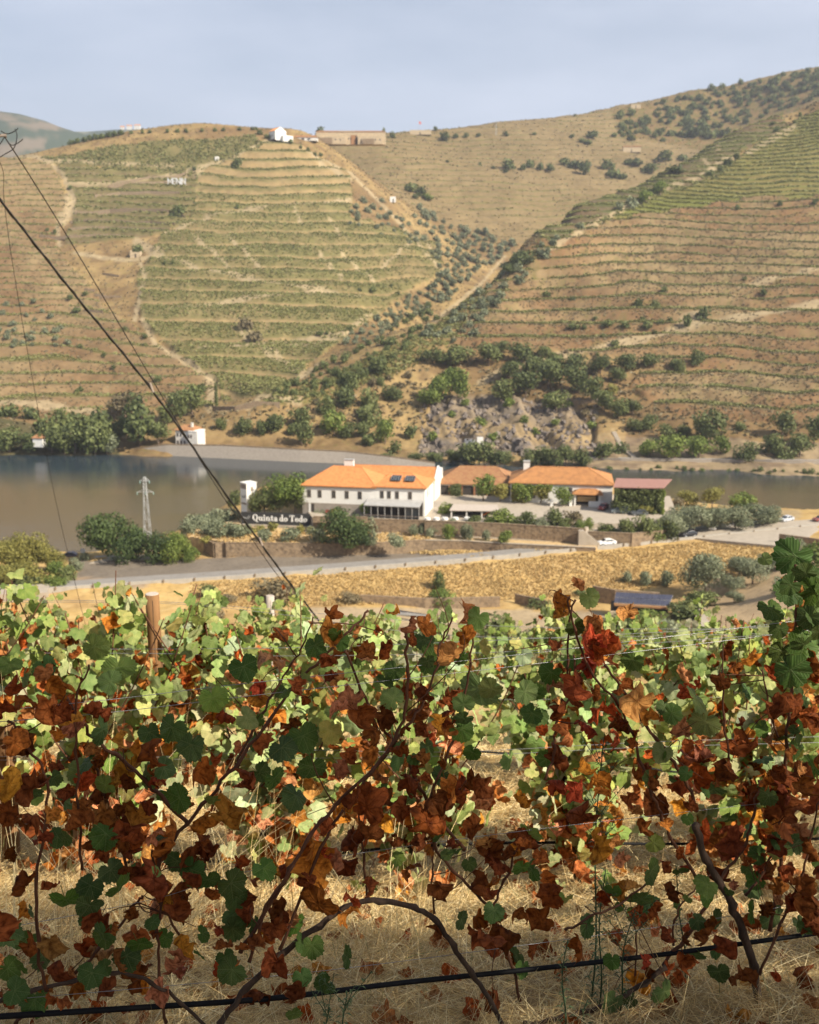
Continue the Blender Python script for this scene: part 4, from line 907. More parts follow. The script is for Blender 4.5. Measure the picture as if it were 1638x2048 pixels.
# junction apron at the right, and the light track at the left
def patch(name, px, mat, dz=.12, kind='structure'):
    pts = [P3(*q) for q in px]; m = MB(); m.hexa([p + [0, 0, -2.5] for p in pts], [p + [0, 0, dz] for p in pts]); return tag(m.build(name, mat), kind=kind)
patch('junction', [(1390,1079,7.3),(1590,1098,8.2),(1640,1060,8.3),(1640,1040,8.4),(1560,1046,8.0),(1400,1062,7.5)], M['paving'], .34)
patch('estate_track', [(1180,1090,6.8),(1330,1074,7.3),(1400,1060,7.6),(1560,1043,8.05),(1500,1043,8.0),(1330,1062,7.4)], M['asph'], .3)
patch('river_track', [(60,1130,2.4),(150,1132,2.9),(340,1118,3.6),(330,1110,3.5),(150,1115,2.7),(60,1110,2.2)], M['paving'], .3)
patch('lower_track', [(-60,1196,4.1),(95,1190,4.3),(100,1172,4.3),(-60,1180,4.1)], M['paving'], .5)
vt = [nhit(px, py) for px, py in [(1401,1330),(1403,1312),(1406,1294),(1409,1276),(1411,1258),(1409,1240),(1405,1224),(1400,1212)]]; m_ = MB()
for a, c in zip(vt[:-1], vt[1:]): m_.hexa([a + [-1.5, 0, -1], a + [1.5, 0, -1], c + [1.5, 0, -1], c + [-1.5, 0, -1]], [a + [-1.5, 0, .12], a + [1.5, 0, .12], c + [1.5, 0, .12], c + [-1.5, 0, .12]])
tag(m_.build('valley_track', M['paving']), kind='structure')

# ---- terraces of the estate: flat tops with stone walls
def terrace(name, pts, zt, zb, mat): 
    q = [P3(a, b_, zt) for a, b_ in pts]; m = MB(); m.hexa([(p[0], p[1], zb) for p in q], [tuple(p) for p in q]); return tag(m.build(name, mat), kind='structure')
ZT = 10.5
terrace('courtyard', [(626,1036),(850,1040),(1000,1047),(1100,1053),(1172,1057),(1186,1047),(1262,1046),(1345,1038),(1352,1020),(1340,992),(1100,985),(700,985),(600,990),(606,1012)], ZT, 0, M['paving'])
terrace('garden_terrace', [(452,1084),(690,1086),(760,1084),(850,1078),(1000,1084),(1192,1094),(1215,1080),(1262,1074),(1262,1050),(850,1040),(626,1036),(470,1040),(380,1060),(372,1072)], 7.35, 0, M['land2'] if 'land2' in M else M['stonewall'])
M['gold'] = plain('golden_ground', (.48, .34, .17), .95, .3, 1.2, .4, col2=(.33, .22, .11), bdist=.1)
bpy.data.objects['garden_terrace'].data.materials[0] = M['gold']
def stone_wall(pts, zt, zb, label, th=.45, name='retaining_wall', cap=None, mat='stonewall'):
    """pts: pixels of the wall's top edge at height zt"""
    q = [P3(a, b_, zt) for a, b_ in pts]; m = MB(); o = None
    for a, c in zip(q[:-1], q[1:]):
        t = (c - a) / np.linalg.norm(c - a); n = np.array([t[1], -t[0], 0]) * th
        m.hexa([(a + n)[:2].tolist() + [zb], (c + n)[:2].tolist() + [zb], (c)[:2].tolist() + [zb], (a)[:2].tolist() + [zb]], [a + n, c + n, c, a])
    o = m.build(name, M[mat]); tag(o, label, 'wall')
    m = MB(); L_ = 0
    for a, c in zip(q[:-1], q[1:]):
        t = (c - a) / np.linalg.norm(c - a); n = np.array([t[1], -t[0], 0]); n1, n2 = n * (th + .08), -n * .05
        m.hexa([a + n1, c + n1, c + n2, a + n2], [a + n1 + [0, 0, .14], c + n1 + [0, 0, .14], c + n2 + [0, 0, .14], a + n2 + [0, 0, .14]])
        # protruding stones
    m.build('coping', M[cap or mat], o)
    s = MB(); r = random.Random(len(label))
    for a, c in zip(q[:-1], q[1:]):
        D = np.linalg.norm(c - a); t = (c - a) / D; n = np.array([t[1], -t[0], 0])
        for k in range(int(D * (zt - zb) * .9)):
            x = r.uniform(0, D - .6); z = r.uniform(zb, zt - .35); w_, h_ = r.uniform(.3, .8), r.uniform(.12, .3); p0 = a + t * x + n * th; p0[2] = z; dd = n * r.uniform(.03, .09)
            s.hexa([p0, p0 + t * w_, p0 + t * w_ + dd, p0 + dd][::-1], [p0 + [0, 0, h_], p0 + t * w_ + [0, 0, h_], p0 + t * w_ + dd + [0, 0, h_], p0 + dd + [0, 0, h_]][::-1])
    so_ = s.build('stone', M[mat], o); so_['kind'] = 'stuff'
    return o
stone_wall([(626,1037),(740,1038),(850,1041)], ZT + .1, 6.5, 'brown stone wall under the left house, behind the large dark bush')
stone_wall([(850,1041),(1000,1047),(1100,1053),(1172,1058)], ZT + .3, 6.5, 'long brown stone wall carrying the courtyard edge')
terrace('lower_court', [(1176,1062),(1262,1066),(1335,1059),(1352,1040),(1180,1042)], 9.4, 0, M['paving'])
stone_wall([(1176,1063),(1262,1067),(1335,1060)], 9.7, 6.2, 'brown stone wall behind the white hatchback, turning towards the parking olives')
stone_wall([(850,1080),(925,1081),(1000,1086),(1192,1095)], 7.4, 4.0, 'lower stone wall below the pale garden path', cap='paving')
stone_wall([(690,1087),(760,1085),(850,1080)], 7.4, 3.6, 'short middle stretch of the lower garden wall')
stone_wall([(452,1085),(560,1086),(690,1087)], 7.4, 3.2, 'brown wall below the young olives, above the grey field')
stone_wall([(410,1078),(430,1086),(452,1085)], 7.2, 3.2, 'broken reddish wall end beside the dark tree', mat='stonewall')
pth = MB(); q = [P3(a, b_, 7.38) for a, b_ in [(620,1052),(750,1066),(850,1071),(1000,1078),(1100,1083),(1190,1089)]]
for a, c in zip(q[:-1], q[1:]): pth.hexa([a, c, c + [0, 1.7, 0], a + [0, 1.7, 0]], [a + [0, 0, .12], c + [0, 0, .12], c + [0, 1.7, .12], a + [0, 1.7, .12]])
tag(pth.build('garden_path', M['paving']), kind='structure')
st = MB(); a, b_ = P3(1160,1060,10.6), P3(1192,1086,7.6)
for k in range(14):
    p = a + (b_ - a) * k / 14; st.box(p[0] - .5, p[0] + .7, p[1] - 1.6, p[1] - .3, 6.9, p[2] + .15)
tag(st.build('garden_stair', M['paving']), 'pale outdoor stair descending along the courtyard wall to the road', 'stair')

# ---- sign wall
M['black'] = plain('black_sign_board', (.035, .035, .034), .7, .3, 2, .1)
M['letter'] = plain('letter_white', (.80, .79, .75), .6, .05, 3, 0)
def glyph(ch, s=1.0):
    """polygons of a heavy serif letter, x-height 1"""
    P = []; T_ = .30; t_ = .10
    def rect(x0, y0, x1, y1): P.append([(x0, y0), (x1, y0), (x1, y1), (x0, y1)])
    def ring(cx, cy, rx, ry, wx, wy, a0=0, a1=360, n=20):
        for k in range(n):
            a, b_ = R(a0 + (a1 - a0) * k / n), R(a0 + (a1 - a0) * (k + 1) / n)
            f = lambda an, i: (cx + (rx - (wx * i)) * math.cos(an), cy + (ry - (wy * i)) * math.sin(an))
            P.append([f(a, 0), f(b_, 0), f(b_, 1), f(a, 1)])
    w = 1
    if ch == 'Q': ring(.72, .78, .70, .80, .34, .12); P.append([(.6, .1), (.95, .12), (1.5, -.38), (1.15, -.36)]); w = 1.5
    elif ch == 'u': rect(.12, .25, .12 + T_, 1); rect(0, .9, .3, 1); ring(.55, .32, .43, .34, .3, .12, 180, 360, 10); rect(.72, 0, .72 + T_, 1); rect(.6, .9, .8, 1); rect(.9, 0, 1.16, .1); w = 1.22
    elif ch == 'i': rect(.12, 0, .12 + T_, 1); rect(0, 0, .54, .1); rect(0, .9, .3, 1); ring(.27, 1.32, .19, .19, .19, .19, n=12); w = .6
    elif ch == 'n': rect(.12, 0, .12 + T_, 1); rect(0, 0, .52, .1); rect(0, .9, .3, 1); ring(.6, .68, .42, .34, .3, .12, 0, 180, 10); rect(.72, 0, .72 + T_, .7); rect(.62, 0, 1.14, .1); w = 1.2
    elif ch == 't': rect(.16, .15, .16 + T_, 1.35); rect(0, .88, .68, 1); ring(.45, .22, .29, .24, .2, .1, 180, 330, 8); w = .74
    elif ch == 'a': ring(.38, .30, .38, .32, .26, .1); rect(.55, 0, .55 + T_, .72); ring(.45, .68, .40, .34, .22, .1, 0, 170, 10); rect(.8, 0, 1.0, .1); w = 1.02
    elif ch == 'd': ring(.44, .48, .44, .52, .28, .1); rect(.62, 0, .62 + T_, 1.62); rect(.46, 1.52, .7, 1.62); rect(.85, 0, 1.08, .1); w = 1.1
    elif ch == 'o': ring(.47, .48, .47, .52, .29, .1); w = .98
    elif ch == 'e': ring(.46, .48, .46, .52, .28, .1, 20, 360, 16); rect(.2, .5, .86, .6); w = .96
    elif ch == 'T': rect(.5, 0, .84, 1.5); rect(.3, 0, 1.04, .1); rect(0, 1.46, 1.34, 1.6); rect(0, 1.15, .1, 1.5); rect(1.24, 1.15, 1.34, 1.5); w = 1.36
    return P, w
def write(text, parent, x0, z0, xh, y, mat, total=None, th=.06):
    lay = []; x = 0
    for ch in text:
        if ch == ' ': x += .42; continue
        P, w = glyph(ch); lay.append((ch, P, x)); x += w + .06
    sx = (total / (x * xh)) if total else 1.0
    for k, (ch, P, xx) in enumerate(lay):
        m = MB()
        for i, p in enumerate(P):
            yy = y - .001 * i
            f = [(x0 + (xx + a) * xh * sx, yy - th, z0 + b_ * xh) for a, b_ in p]; g_ = [(a, y, c) for a, _, c in f]; m.hexa(g_, f)
        m.build('letter', mat, parent)
def emblem(parent, cx, cz, s, y, mat, flip=1):
    """a small bird in a few strokes: wing, breast, head and two tail feathers"""
    S = [[(-1.0, .45), (-.55, .28), (-.1, .02)], [(-1.0, .2), (-.5, .08), (-.05, -.05)], [(-.1, .1), (.2, .35), (.45, .5)], [(.45, .5), (.6, .75), (.85, .72), (1.0, .62)], [(.85, .55), (.75, .2), (.5, -.05), (.2, -.08)], [(.1, -.1), (.4, .15), (.45, .35)]]
    m = MB()
    for st_ in S:
        w_ = .055
        for (a, b_), (c, d) in zip(st_[:-1], st_[1:]):
            l = math.hypot(c - a, d - b_); nx, nz = -(d - b_) / l * w_, (c - a) / l * w_
            f = [(cx + flip * s * (a + nx), y - .04, cz + s * (b_ + nz)), (cx + flip * s * (c + nx), y - .04, cz + s * (d + nz)), (cx + flip * s * (c - nx), y - .04, cz + s * (d - nz)), (cx + flip * s * (a - nx), y - .04, cz + s * (b_ - nz))]
            m.hexa([(x, y, z) for x, _, z in f], f)
    m.build('emblem', mat, parent)
a = P3(483, 1047, 8.0); b_ = at(620, 1054, a[1] - 2.6); u = b_ - a; LL = math.hypot(u[0], u[1]); h = empty('sign_wall', (a[0], a[1], 7.0), math.atan2(u[1], u[0])); tag(h, 'long black wall sign with white serif lettering on the estate slope', 'sign')
zs0 = zat(1047, a[1]) - 7.0; zs1 = zat(1024, a[1]) - 7.0
lbox(h, 'board', 0, LL, 0, .5, 0, zs1, M['black']); lbox(h, 'plinth', -.3, LL + .3, -.5, -.02, 0, .95, M['paving'])
write('Quinta do Tedo', h, LL * .165, zs0 * .5 + zs1 * .5 - .55, .98, -.004, M['letter'], LL * .80)
emblem(h, LL * .08, (zs0 + zs1) / 2 - .1, LL * .055, -.004, M['steel'])
# tower
a = at(495, 1040, 252.0); h = empty('sign_tower', (a[0], a[1], 6.5), R(-50)); tag(h, 'slim white square tower with dark emblem beside the black sign', 'tower')
zt = zat(968, 252) - 6.5; w_ = 2.35
# local x faces right-front (bright side), local -y ... corner towards the camera
lbox(h, 'shaft', -2.9, 0, 0, 2.9, 0, zt - 1.6, M['white']); lbox(h, 'belfry', -2.9, 0, 0, 2.9, zt - 1.6, zt, M['white']); lbox(h, 'cap', -3.0, .1, -.1, 3.0, zt, zt + .16, M['white'])
lbox(h, 'louvre', -2.75, -.15, -.03, -.004, zt - 1.4, zt - .25, M['frame'])
MB().box(.004, .05, 1.2, 1.9, zt - 2.0, zt - .9).build('window', M['frame'], h); emblem(h, -1.45, zt - 3.6, .85, -.004, M['black'])
lbox(h, 'nameplate', -2.6, -.3, -.03, -.004, zt - 5.4, zt - 4.9, M['frame'])
# ================================================================== estate buildings
def hip_house(name, label, pxa, pya, Ya, pxb, yaw, Wd, wall_top_py, ridge_py, wallmat='white', roofmat='roof', hips=(4, 4), z0=ZT, lower=0.0, cat='house'):
    a = at(pxa, pya, Ya); a[2] = z0; rz = R(yaw)
    # facade length so that its right end is seen at pxb
    lo, hi_ = 1, 60
    for _ in range(40):
        Lm = (lo + hi_) / 2; p = a + np.array([math.cos(rz), math.sin(rz), 0]) * Lm
        if proj(p)[0] < pxb: lo = Lm
        else: hi_ = Lm
    h = empty(name, a, rz); tag(h, label, cat)
    zt = zat(wall_top_py, Ya) - z0; zr = zat(ridge_py, Ya + Wd / 2) - z0
    walls_gable(h, Lm, Wd, -1, zt, 0, M[wallmat]); gable_roof(h, Lm, Wd, zt, zr - zt - .2, .45, M[roofmat], hips[0], hips[1])
    lbox(h, 'cornice', -.12, Lm + .12, -.12, Wd + .12, zt - .32, zt - .02, M['conc'])
    return h, Lm, zt, zr
def fx(h, L_, px):   # local x on the facade for a pixel column
    a = np.array(h.location); rz = h.rotation_euler.z; lo, hi_ = -2, L_ + 5
    for _ in range(40):
        m_ = (lo + hi_) / 2
        if proj(a + np.array([math.cos(rz), math.sin(rz), 0]) * m_)[0] < px: lo = m_
        else: hi_ = m_
    return m_
YAW = -11
# long rear block with white gable end
h0, L0, zt0, zr0 = hip_house('rear_wing', 'long rear wing with orange tiled roof and white gable end', 690, 1005, 268, 866, YAW, 12, 962, 929, hips=(0, 0))
lbox(h0, 'gable_parapet', L0 + .1, L0 + .55, -.5, 12.5, -1, zt0 + .1, M['white'])
m = MB(); m.hexa([(L0 + .1, -.6, zt0 + .1), (L0 + .1, 12.6, zt0 + .1), (L0 + .1, 6, zr0 + .5)], [(L0 + .55, -.6, zt0 + .1), (L0 + .55, 12.6, zt0 + .1), (L0 + .55, 6, zr0 + .5)]); m.build('gable', M['white'], h0)
lbox(h0, 'chimney', L0 - .3, L0 + .9, 8.6, 9.8, zt0, zr0 - .6, M['white'])
# left house
h1, L1, zt1, zr1 = hip_house('white_house', 'large white house with bright orange hipped roof and five upper windows', 606, 1024, 250, 750, YAW, 14, 971, 930, hips=(6.5, 5.5))
windows(h1, [fx(h1, L1, x) for x in (619, 640, 668, 694, 720)], zat(995, 249) - ZT, .85, 1.75)
lbox(h1, 'stone_base', -.06, L1 - .2, -.1, -.004, -1, zat(1006, 249) - ZT, M['embank']); 
MB().box(fx(h1, L1, 623), fx(h1, L1, 629), -.16, -.104, 0, 2.1).build('door', M['dark'], h1)
MB().box(fx(h1, L1, 618), fx(h1, L1, 622), -.16, -.104, 0, 2.2).build('shutter', M['white'], h1)
MB().box(fx(h1, L1, 678), fx(h1, L1, 681), -.14, -.104, 0, 2.2).build('pillar', M['frame'], h1)
lbox(h1, 'chimney', L1 * .42, L1 * .42 + 2.4, 11.5, 12.6, zt1 + 1.0, zr1 + .75, M['white']); lbox(h1, 'chimney_cap', L1 * .42 - .1, L1 * .42 + 2.5, 11.4, 12.7, zr1 + .78, zr1 + 1.0, M['conc'])
# right house with collectors
h2, L2, zt2, zr2 = hip_house('white_house', 'smaller white house with orange roof carrying two dark solar collectors', 750, 1026, 246.5, 850, YAW, 11.5, 974, 944, hips=(3.4, 5.0))
windows(h2, [fx(h2, L2, x) for x in (764, 778, 794, 820)], zat(998, 245) - ZT, .8, 1.7); windows(h2, [3.0, 5.6], zat(998, 245) - ZT, .5, 1.9, side='right', L_=L2)
for k, x in enumerate((779, 807)):
    xa, xb = fx(h2, L2, x), fx(h2, L2, x + 19); rise = (zr2 - zt2) / 6.2; o = MB(); y0_, y1_ = 1.6, 3.7
    za, zb = zt2 + .5 + rise * (y0_ + .4), zt2 + .5 + rise * (y1_ + .4)
    o.hexa([(xa, y0_, za), (xb, y0_, za), (xb, y1_, zb), (xa, y1_, zb)], [(xa, y0_, za + .15), (xb, y0_, za + .15), (xb, y1_, zb + .15), (xa, y1_, zb + .15)])
    oo = o.build('solar_collector', M['glass'], h2)
    f = MB(); 
    for i in range(5):
        x_ = xa + (xb - xa) * i / 4; f.hexa([(x_ - .03, y0_, za + .151), (x_ + .03, y0_, za + .151), (x_ + .03, y1_, zb + .151), (x_ - .03, y1_, zb + .151)], [(x_ - .03, y0_, za + .19), (x_ + .03, y0_, za + .19), (x_ + .03, y1_, zb + .19), (x_ - .03, y1_, zb + .19)])
    f.build('collector_rail', M['steel'], oo)
# veranda in front of the right house
v = empty('veranda', tuple(h2.location), h2.rotation_euler.z); tag(v, 'grey flat-roofed glass veranda in front of the smaller white house', 'veranda')
xa, xb = fx(h2, L2, 737), fx(h2, L2, 846); zv = zat(1010, 241) - ZT
MB().hexa([(xa, -5, zv - .35), (xb, -5, zv - .35), (xb, -.15, zv + .2), (xa, -.15, zv + .2)], [(xa, -5, zv - .15), (xb, -5, zv - .15), (xb, -.15, zv + .4), (xa, -.15, zv + .4)]).build('roof', M['conc'], v)
for k in range(9): x_ = xa + .1 + (xb - xa - .2) * k / 8; MB().box(x_ - .07, x_ + .07, -4.9, -4.75, 0, zv - .36).build('post', M['conc'], v)
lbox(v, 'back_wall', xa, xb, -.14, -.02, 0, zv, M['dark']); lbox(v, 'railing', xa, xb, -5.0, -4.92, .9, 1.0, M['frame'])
lbox(v, 'glass_panel', fx(h2, L2, 818), xb - .2, -4.72, -4.68, .2, zv - .7, M['glass'])
# middle warehouse
h3, L3, zt3, zr3 = hip_house('tiled_shed', 'wide open shed with old brown tiled hipped roof between the white houses', 874, 992, 272, 1024, YAW + 4, 17, 968, 931, 'dark', 'roofold', (6, 5), cat='shed')
for k in range(7): x_ = L3 * k / 6; MB().box(x_ - .2, x_ + .2, -.35, -.05, 0, zt3 - .35).build('pillar', M['roofold'], h3)
# main building on the right
h4, L4, zt4, zr4 = hip_house('main_building', 'long white winery building with weathered orange hipped roof', 1020, 1004, 262, 1224, YAW + 3, 15, 966, 932, hips=(6.5, 6.5), roofmat='roofmid' if 'roofmid' in M else 'roof', cat='winery')
M['roofmid'] = plain('weathered_clay_tiles', (.40, .19, .07), .82, .25, .7, .3, col2=(.29, .13, .055), bdist=.05)
for o in h4.children:
    if o.name.startswith('roof'):
        o.data.materials[0] = M['roofmid']
        for c_ in o.children: c_.data.materials[0] = M['roofmid']
lbox(h4, 'chimney', 3.0, 4.6, 9.5, 10.9, zt4 + 1.5, zr4 + .7, M['white']); lbox(h4, 'chimney_cap', 2.9, 4.7, 9.4, 11.0, zr4 + .72, zr4 + 1.1, M['conc'])
windows(h4, [fx(h4, L4, 1140)], zat(984, 260) - ZT, .8, 1.1); windows(h4, [fx(h4, L4, x) for x in (1066, 1092)], 1.2, .9, 2.0)
# porch
p = P3(1148, 1012, ZT); h5 = empty('porch', p, R(YAW + 3)); tag(h5, 'small tiled porch on white pillars before the winery', 'porch')
lp = 6.6; zt5 = zat(989, p[1]) - ZT
for x_ in (.2, lp - .2):
    for y_ in (.2, 2.8): MB().box(x_ - .22, x_ + .22, y_ - .22, y_ + .22, 0, zt5).build('pillar', M['white'], h5)
gable_roof(h5, lp, 3.0, zt5, 1.0, .5, M['roofmid'], 1.9, 1.9)
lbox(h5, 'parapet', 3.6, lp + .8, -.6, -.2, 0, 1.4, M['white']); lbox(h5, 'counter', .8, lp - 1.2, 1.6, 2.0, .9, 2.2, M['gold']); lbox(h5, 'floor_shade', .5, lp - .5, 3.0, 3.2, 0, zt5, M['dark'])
for px in (1103, 1141):
    q = P3(px, 1012, ZT); tag(MB().box(-.35, .35, -.35, .35, 0, 1.5).build('gate_pillar', M['white'], loc=tuple(q)), 'short white gate pillar ' + ('left of the round tree' if px < 1120 else 'right of the round tree') + ' before the winery', 'pillar')
# pink metal roofed shed with ivy walls
M['pinkmetal'] = plain('pinkish_metal_sheet', (.36, .195, .155), .6, .1, 1.5, .1, metallic=.1)
p = P3(1232, 1026, ZT); h6 = empty('ivy_shed', (p[0], p[1], ZT), R(-6)); tag(h6, 'ivy-covered shed with flat pinkish metal roof beside the winery', 'shed')
zc = zat(974, p[1]) - ZT; L6 = 11.0
MB().hexa([(-1, -1, zc), (L6, -1, zc), (L6 + 3.2, 8, zc + .6), (.6, 8, zc + .6)], [(-1, -1, zc + .15), (L6, -1, zc + .15), (L6 + 3.2, 8, zc + .75), (.6, 8, zc + .75)]).build('roof', M['pinkmetal'], h6)
s = MB()
for k in range(26): x_ = -1 + (L6 + 1) * k / 25; s.hexa([(x_, -1, zc + .151), (x_ + .06, -1, zc + .151), (x_ * 1.05 + 1.66, 8, zc + .751), (x_ * 1.05 + 1.6, 8, zc + .751)], [(x_, -1, zc + .2), (x_ + .06, -1, zc + .2), (x_ * 1.05 + 1.66, 8, zc + .8), (x_ * 1.05 + 1.6, 8, zc + .8)])
rb = s.build('roof_rib', M['pinkmetal'], h6); rb['kind'] = 'stuff'
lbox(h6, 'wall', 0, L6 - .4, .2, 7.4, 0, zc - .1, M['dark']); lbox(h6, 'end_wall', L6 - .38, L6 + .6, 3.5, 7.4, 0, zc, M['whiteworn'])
def leafbox(parent, name, x0, x1, y0, y1, z0, z1, n, ls, mat, seed, lump=.5):
    r = np.random.default_rng(seed); c = np.stack([r.uniform(x0, x1, n), r.uniform(y0, y1, n), r.uniform(z0, z1, n)], 1)
    c += (np.stack([vnoise(c[:, 0] * 1.3, c[:, 2] * 1.3, seed), vnoise(c[:, 0], c[:, 2], seed + 1), vnoise(c[:, 0] * .8, c[:, 1], seed + 2)], 1) - .5) * lump * 2 * np.array([.3, 1, .8])
    a = r.normal(size=(n, 3)); a /= np.linalg.norm(a, axis=1)[:, None]; b_ = np.cross(a, r.normal(size=(n, 3))); b_ /= np.linalg.norm(b_, axis=1)[:, None]; s_ = (ls * r.uniform(.6, 1.3, n))[:, None]
    V = np.stack([c - a * s_, c + b_ * s_ * .8, c + a * s_, c - b_ * s_ * .8], 1).reshape(-1, 3); tone = np.repeat(np.clip(.2 + .7 * r.random(n), 0, 1), 4)
    return link(name, mesh_np(name, V, np.arange(n * 4).reshape(-1, 4), mat, np.stack([tone] * 3, 1)), parent)
leafbox(h6, 'ivy', -.6, L6 - .3, -1.0, .2, 0, zc - .1, 3800, .24, M['oak'], 1); leafbox(h6, 'ivy', L6 - .5, L6 + .5, -.8, 3.4, 0, zc - .5, 1500, .24, M['bright'], 2)
leafbox(h4, 'creeper', .4, fx(h4, L4, 1103), -1.2, -.2, zt4 - 1.6, zt4 - .2, 1600, .26, M['bright'], 3); leafbox(h4, 'creeper', .4, fx(h4, L4, 1050), -1.4, -.2, .2, zt4 - 1.0, 900, .26, M['autumn'], 4)
# straw parasol, open terrace under the pergola
p = P3(902, 1036, ZT); h7 = empty('pergola', (p[0], p[1], ZT), R(-4)); tag(h7, 'open wooden pergola with pale reed roof over the terrace tables', 'pergola')
L7 = 11.4; z7 = zat(1021, p[1]) - ZT; M['reed'] = plain('reed_roof', (.42, .36, .30), .9, .2, 2, .4, vscale=(6, 1, 1)); M['wood'] = plain('timber', (.28, .15, .07), .8, .3, 6, .3)
MB().hexa([(-.4, -.5, z7), (L7, -.5, z7), (L7 - .3, 4.4, z7 + .5), (.4, 4.4, z7 + .5)], [(-.4, -.5, z7 + .15), (L7, -.5, z7 + .15), (L7 - .3, 4.4, z7 + .65), (.4, 4.4, z7 + .65)]).build('roof', M['reed'], h7)
for k in range(4): x_ = .1 + (L7 - .5) * k / 3; MB().box(x_ - .16, x_ + .16, -.2, .12, -1.0, z7).build('post', M['wood'] if k == 3 else M['whiteworn'], h7)
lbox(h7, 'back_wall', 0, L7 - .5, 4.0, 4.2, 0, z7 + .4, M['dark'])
MB().hexa([(7.2, .6, .3), (9.4, .6, 1.5), (9.4, .9, 1.5), (7.2, .9, .3)], [(7.2, .6, .6), (9.4, .6, 1.8), (9.4, .9, 1.8), (7.2, .9, .6)]).build('slide_board', plain('orange_paint', (.6, .2, .04), .6, .1, 2, 0), h7)
for i, px in enumerate((855, 873, 890, 911, 935)):
    q = P3(px, 1043, ZT); t = empty('table', q + np.array([0, .6 + .12 * i, 0])); tag(t, ['round white terrace table beside the veranda end', 'round white table left of the pergola', 'round white table by the first pergola post', 'round white table under the left of the pergola', 'round white table in the pergola shade'][i], 'table', 'round white terrace tables')
    c = MB(); c.tube([(0, 0, .72), (0, 0, .78)], .72, 16); c.tube([(0, 0, .71), (0, 0, .25)], [.7, .76], 16); c.build('tablecloth', M['white'], t); MB().tube([(0, 0, 0), (0, 0, .24)], .2, 8).build('leg', M['frame'], t)
# red bench and urn on the terrace of the left house
q = P3(652, 1024, ZT); t = empty('bench', q + np.array([0, -2.4, 0]), R(YAW)); tag(t, 'dark red bench against the grey base of the left house', 'bench'); rm = plain('dark_red_paint', (.28, .05, .04), .6, .1, 2, 0)
MB().box(0, 1.9, 0, .5, .42, .5).build('seat', rm, t); MB().box(0, 1.9, .44, .5, .5, 1.0).build('backrest', rm, t)
for x_ in (.1, 1.7): MB().box(x_, x_ + .1, .05, .45, 0, .42).build('leg', rm, t)
q = P3(668, 1024, ZT); tag(MB().tube([(0, 0, 0), (0, 0, .25), (0, 0, .7), (0, 0, 1.0), (0, 0, 1.25)], [.25, .3, .5, .5, .3], 14).build('urn', M['roof'], loc=tuple(q + np.array([0, -2.4, 0]))), 'orange clay urn beside the dark red bench', 'urn')
# service posts and small walls on the left house terrace
stone_wall([(626,1033),(735,1034)], ZT + .9, ZT - .5, 'low parapet before the grey base of the left house', .3, 'parapet')
q = P3(813, 1064, 7.4); tag(MB().box(-.25, .25, -.25, .25, 0, 5.2).build('stone_pillar', M['conc'], loc=tuple(q)), 'tall grey pillar before the glass veranda', 'pillar')

# ---- solar roofs in the valley
def solar_roof(pxs, ztop, zlow, label, cols, rows_, shed=True):
    q = [P3(px, py, zlow if i < 2 else ztop) for i, (px, py) in enumerate(pxs)]  # bl, br, tr, tl
    ctr = sum(q) / 4; h = empty('solar_roof', ctr - [0, 0, 3]); tag(h, label, 'solar array'); q = [p - (ctr - [0, 0, 3]) for p in q]
    def bil(u, v): return (q[0] * (1 - u) + q[1] * u) * (1 - v) + (q[3] * (1 - u) + q[2] * u) * v
    pm = plain('solar_cells', (.055, .058, .085), .3, .2, 1, 0, spec=.5)
    n = np.cross(q[1] - q[0], q[3] - q[0]); n = n / np.linalg.norm(n); n = n if n[2] > 0 else -n
    MB().hexa([bil(0, 0) - n * .12, bil(1, 0) - n * .12, bil(1, 1) - n * .12, bil(0, 1) - n * .12], [bil(0, 0) - n * .02, bil(1, 0) - n * .02, bil(1, 1) - n * .02, bil(0, 1) - n * .02]).build('roof', M['conc'], h)
    for i in range(cols):
        for j in range(rows_):
            g = .02; a = [bil((i + g) / cols, (j + g * 2) / rows_), bil((i + 1 - g) / cols, (j + g * 2) / rows_), bil((i + 1 - g) / cols, (j + 1 - g * 2) / rows_), bil((i + g) / cols, (j + 1 - g * 2) / rows_)]
            MB().hexa([p + n * 0 for p in a], [p + n * .05 for p in a]).build('solar_panel', pm, h)
    if shed:
        a, b_ = bil(0, 0), bil(1, 0); MB().hexa([a + [0, -.6, -.5], b_ + [0, -.6, -.5], b_ + [0, .3, -.5], a + [0, .3, -.5]], [a + [0, -.6, -.15], b_ + [0, -.6, -.15], b_ + [0, .3, -.15], a + [0, .3, -.15]]).build('eave_beam', M['roofold'], h)
        MB().hexa([a + [0, .4, -3.5], b_ + [0, .4, -3.5], b_ + [0, 3, -3.5], a + [0, 3, -3.5]], [a + [0, .4, -.55], b_ + [0, .4, -.55], b_ + [0, 3, -.55], a + [0, 3, -.55]]).build('wall', M['dark'], h)
        MB().hexa([a + [-1, -1.8, -3.5], b_ + [0, -1.8, -3.5], b_ + [0, -1.4, -3.5], a + [-1, -1.4, -3.5]], [a + [-1, -1.8, -1.2], b_ + [0, -1.8, -1.2], b_ + [0, -1.4, -1.2], a + [-1, -1.4, -1.2]]).build('front_wall', M['ruin'], h)
solar_roof([(1228,1205),(1338,1212),(1346,1190),(1232,1184)], 7.2, 5.8, 'tilted solar panel roof of the low shed in the valley, right', 9, 2)
solar_roof([(776,1228),(892,1242),(905,1236),(772,1216)], 4.0, 3.0, 'flat row of solar panels lying in the valley, half hidden by vine tips', 9, 2, False)
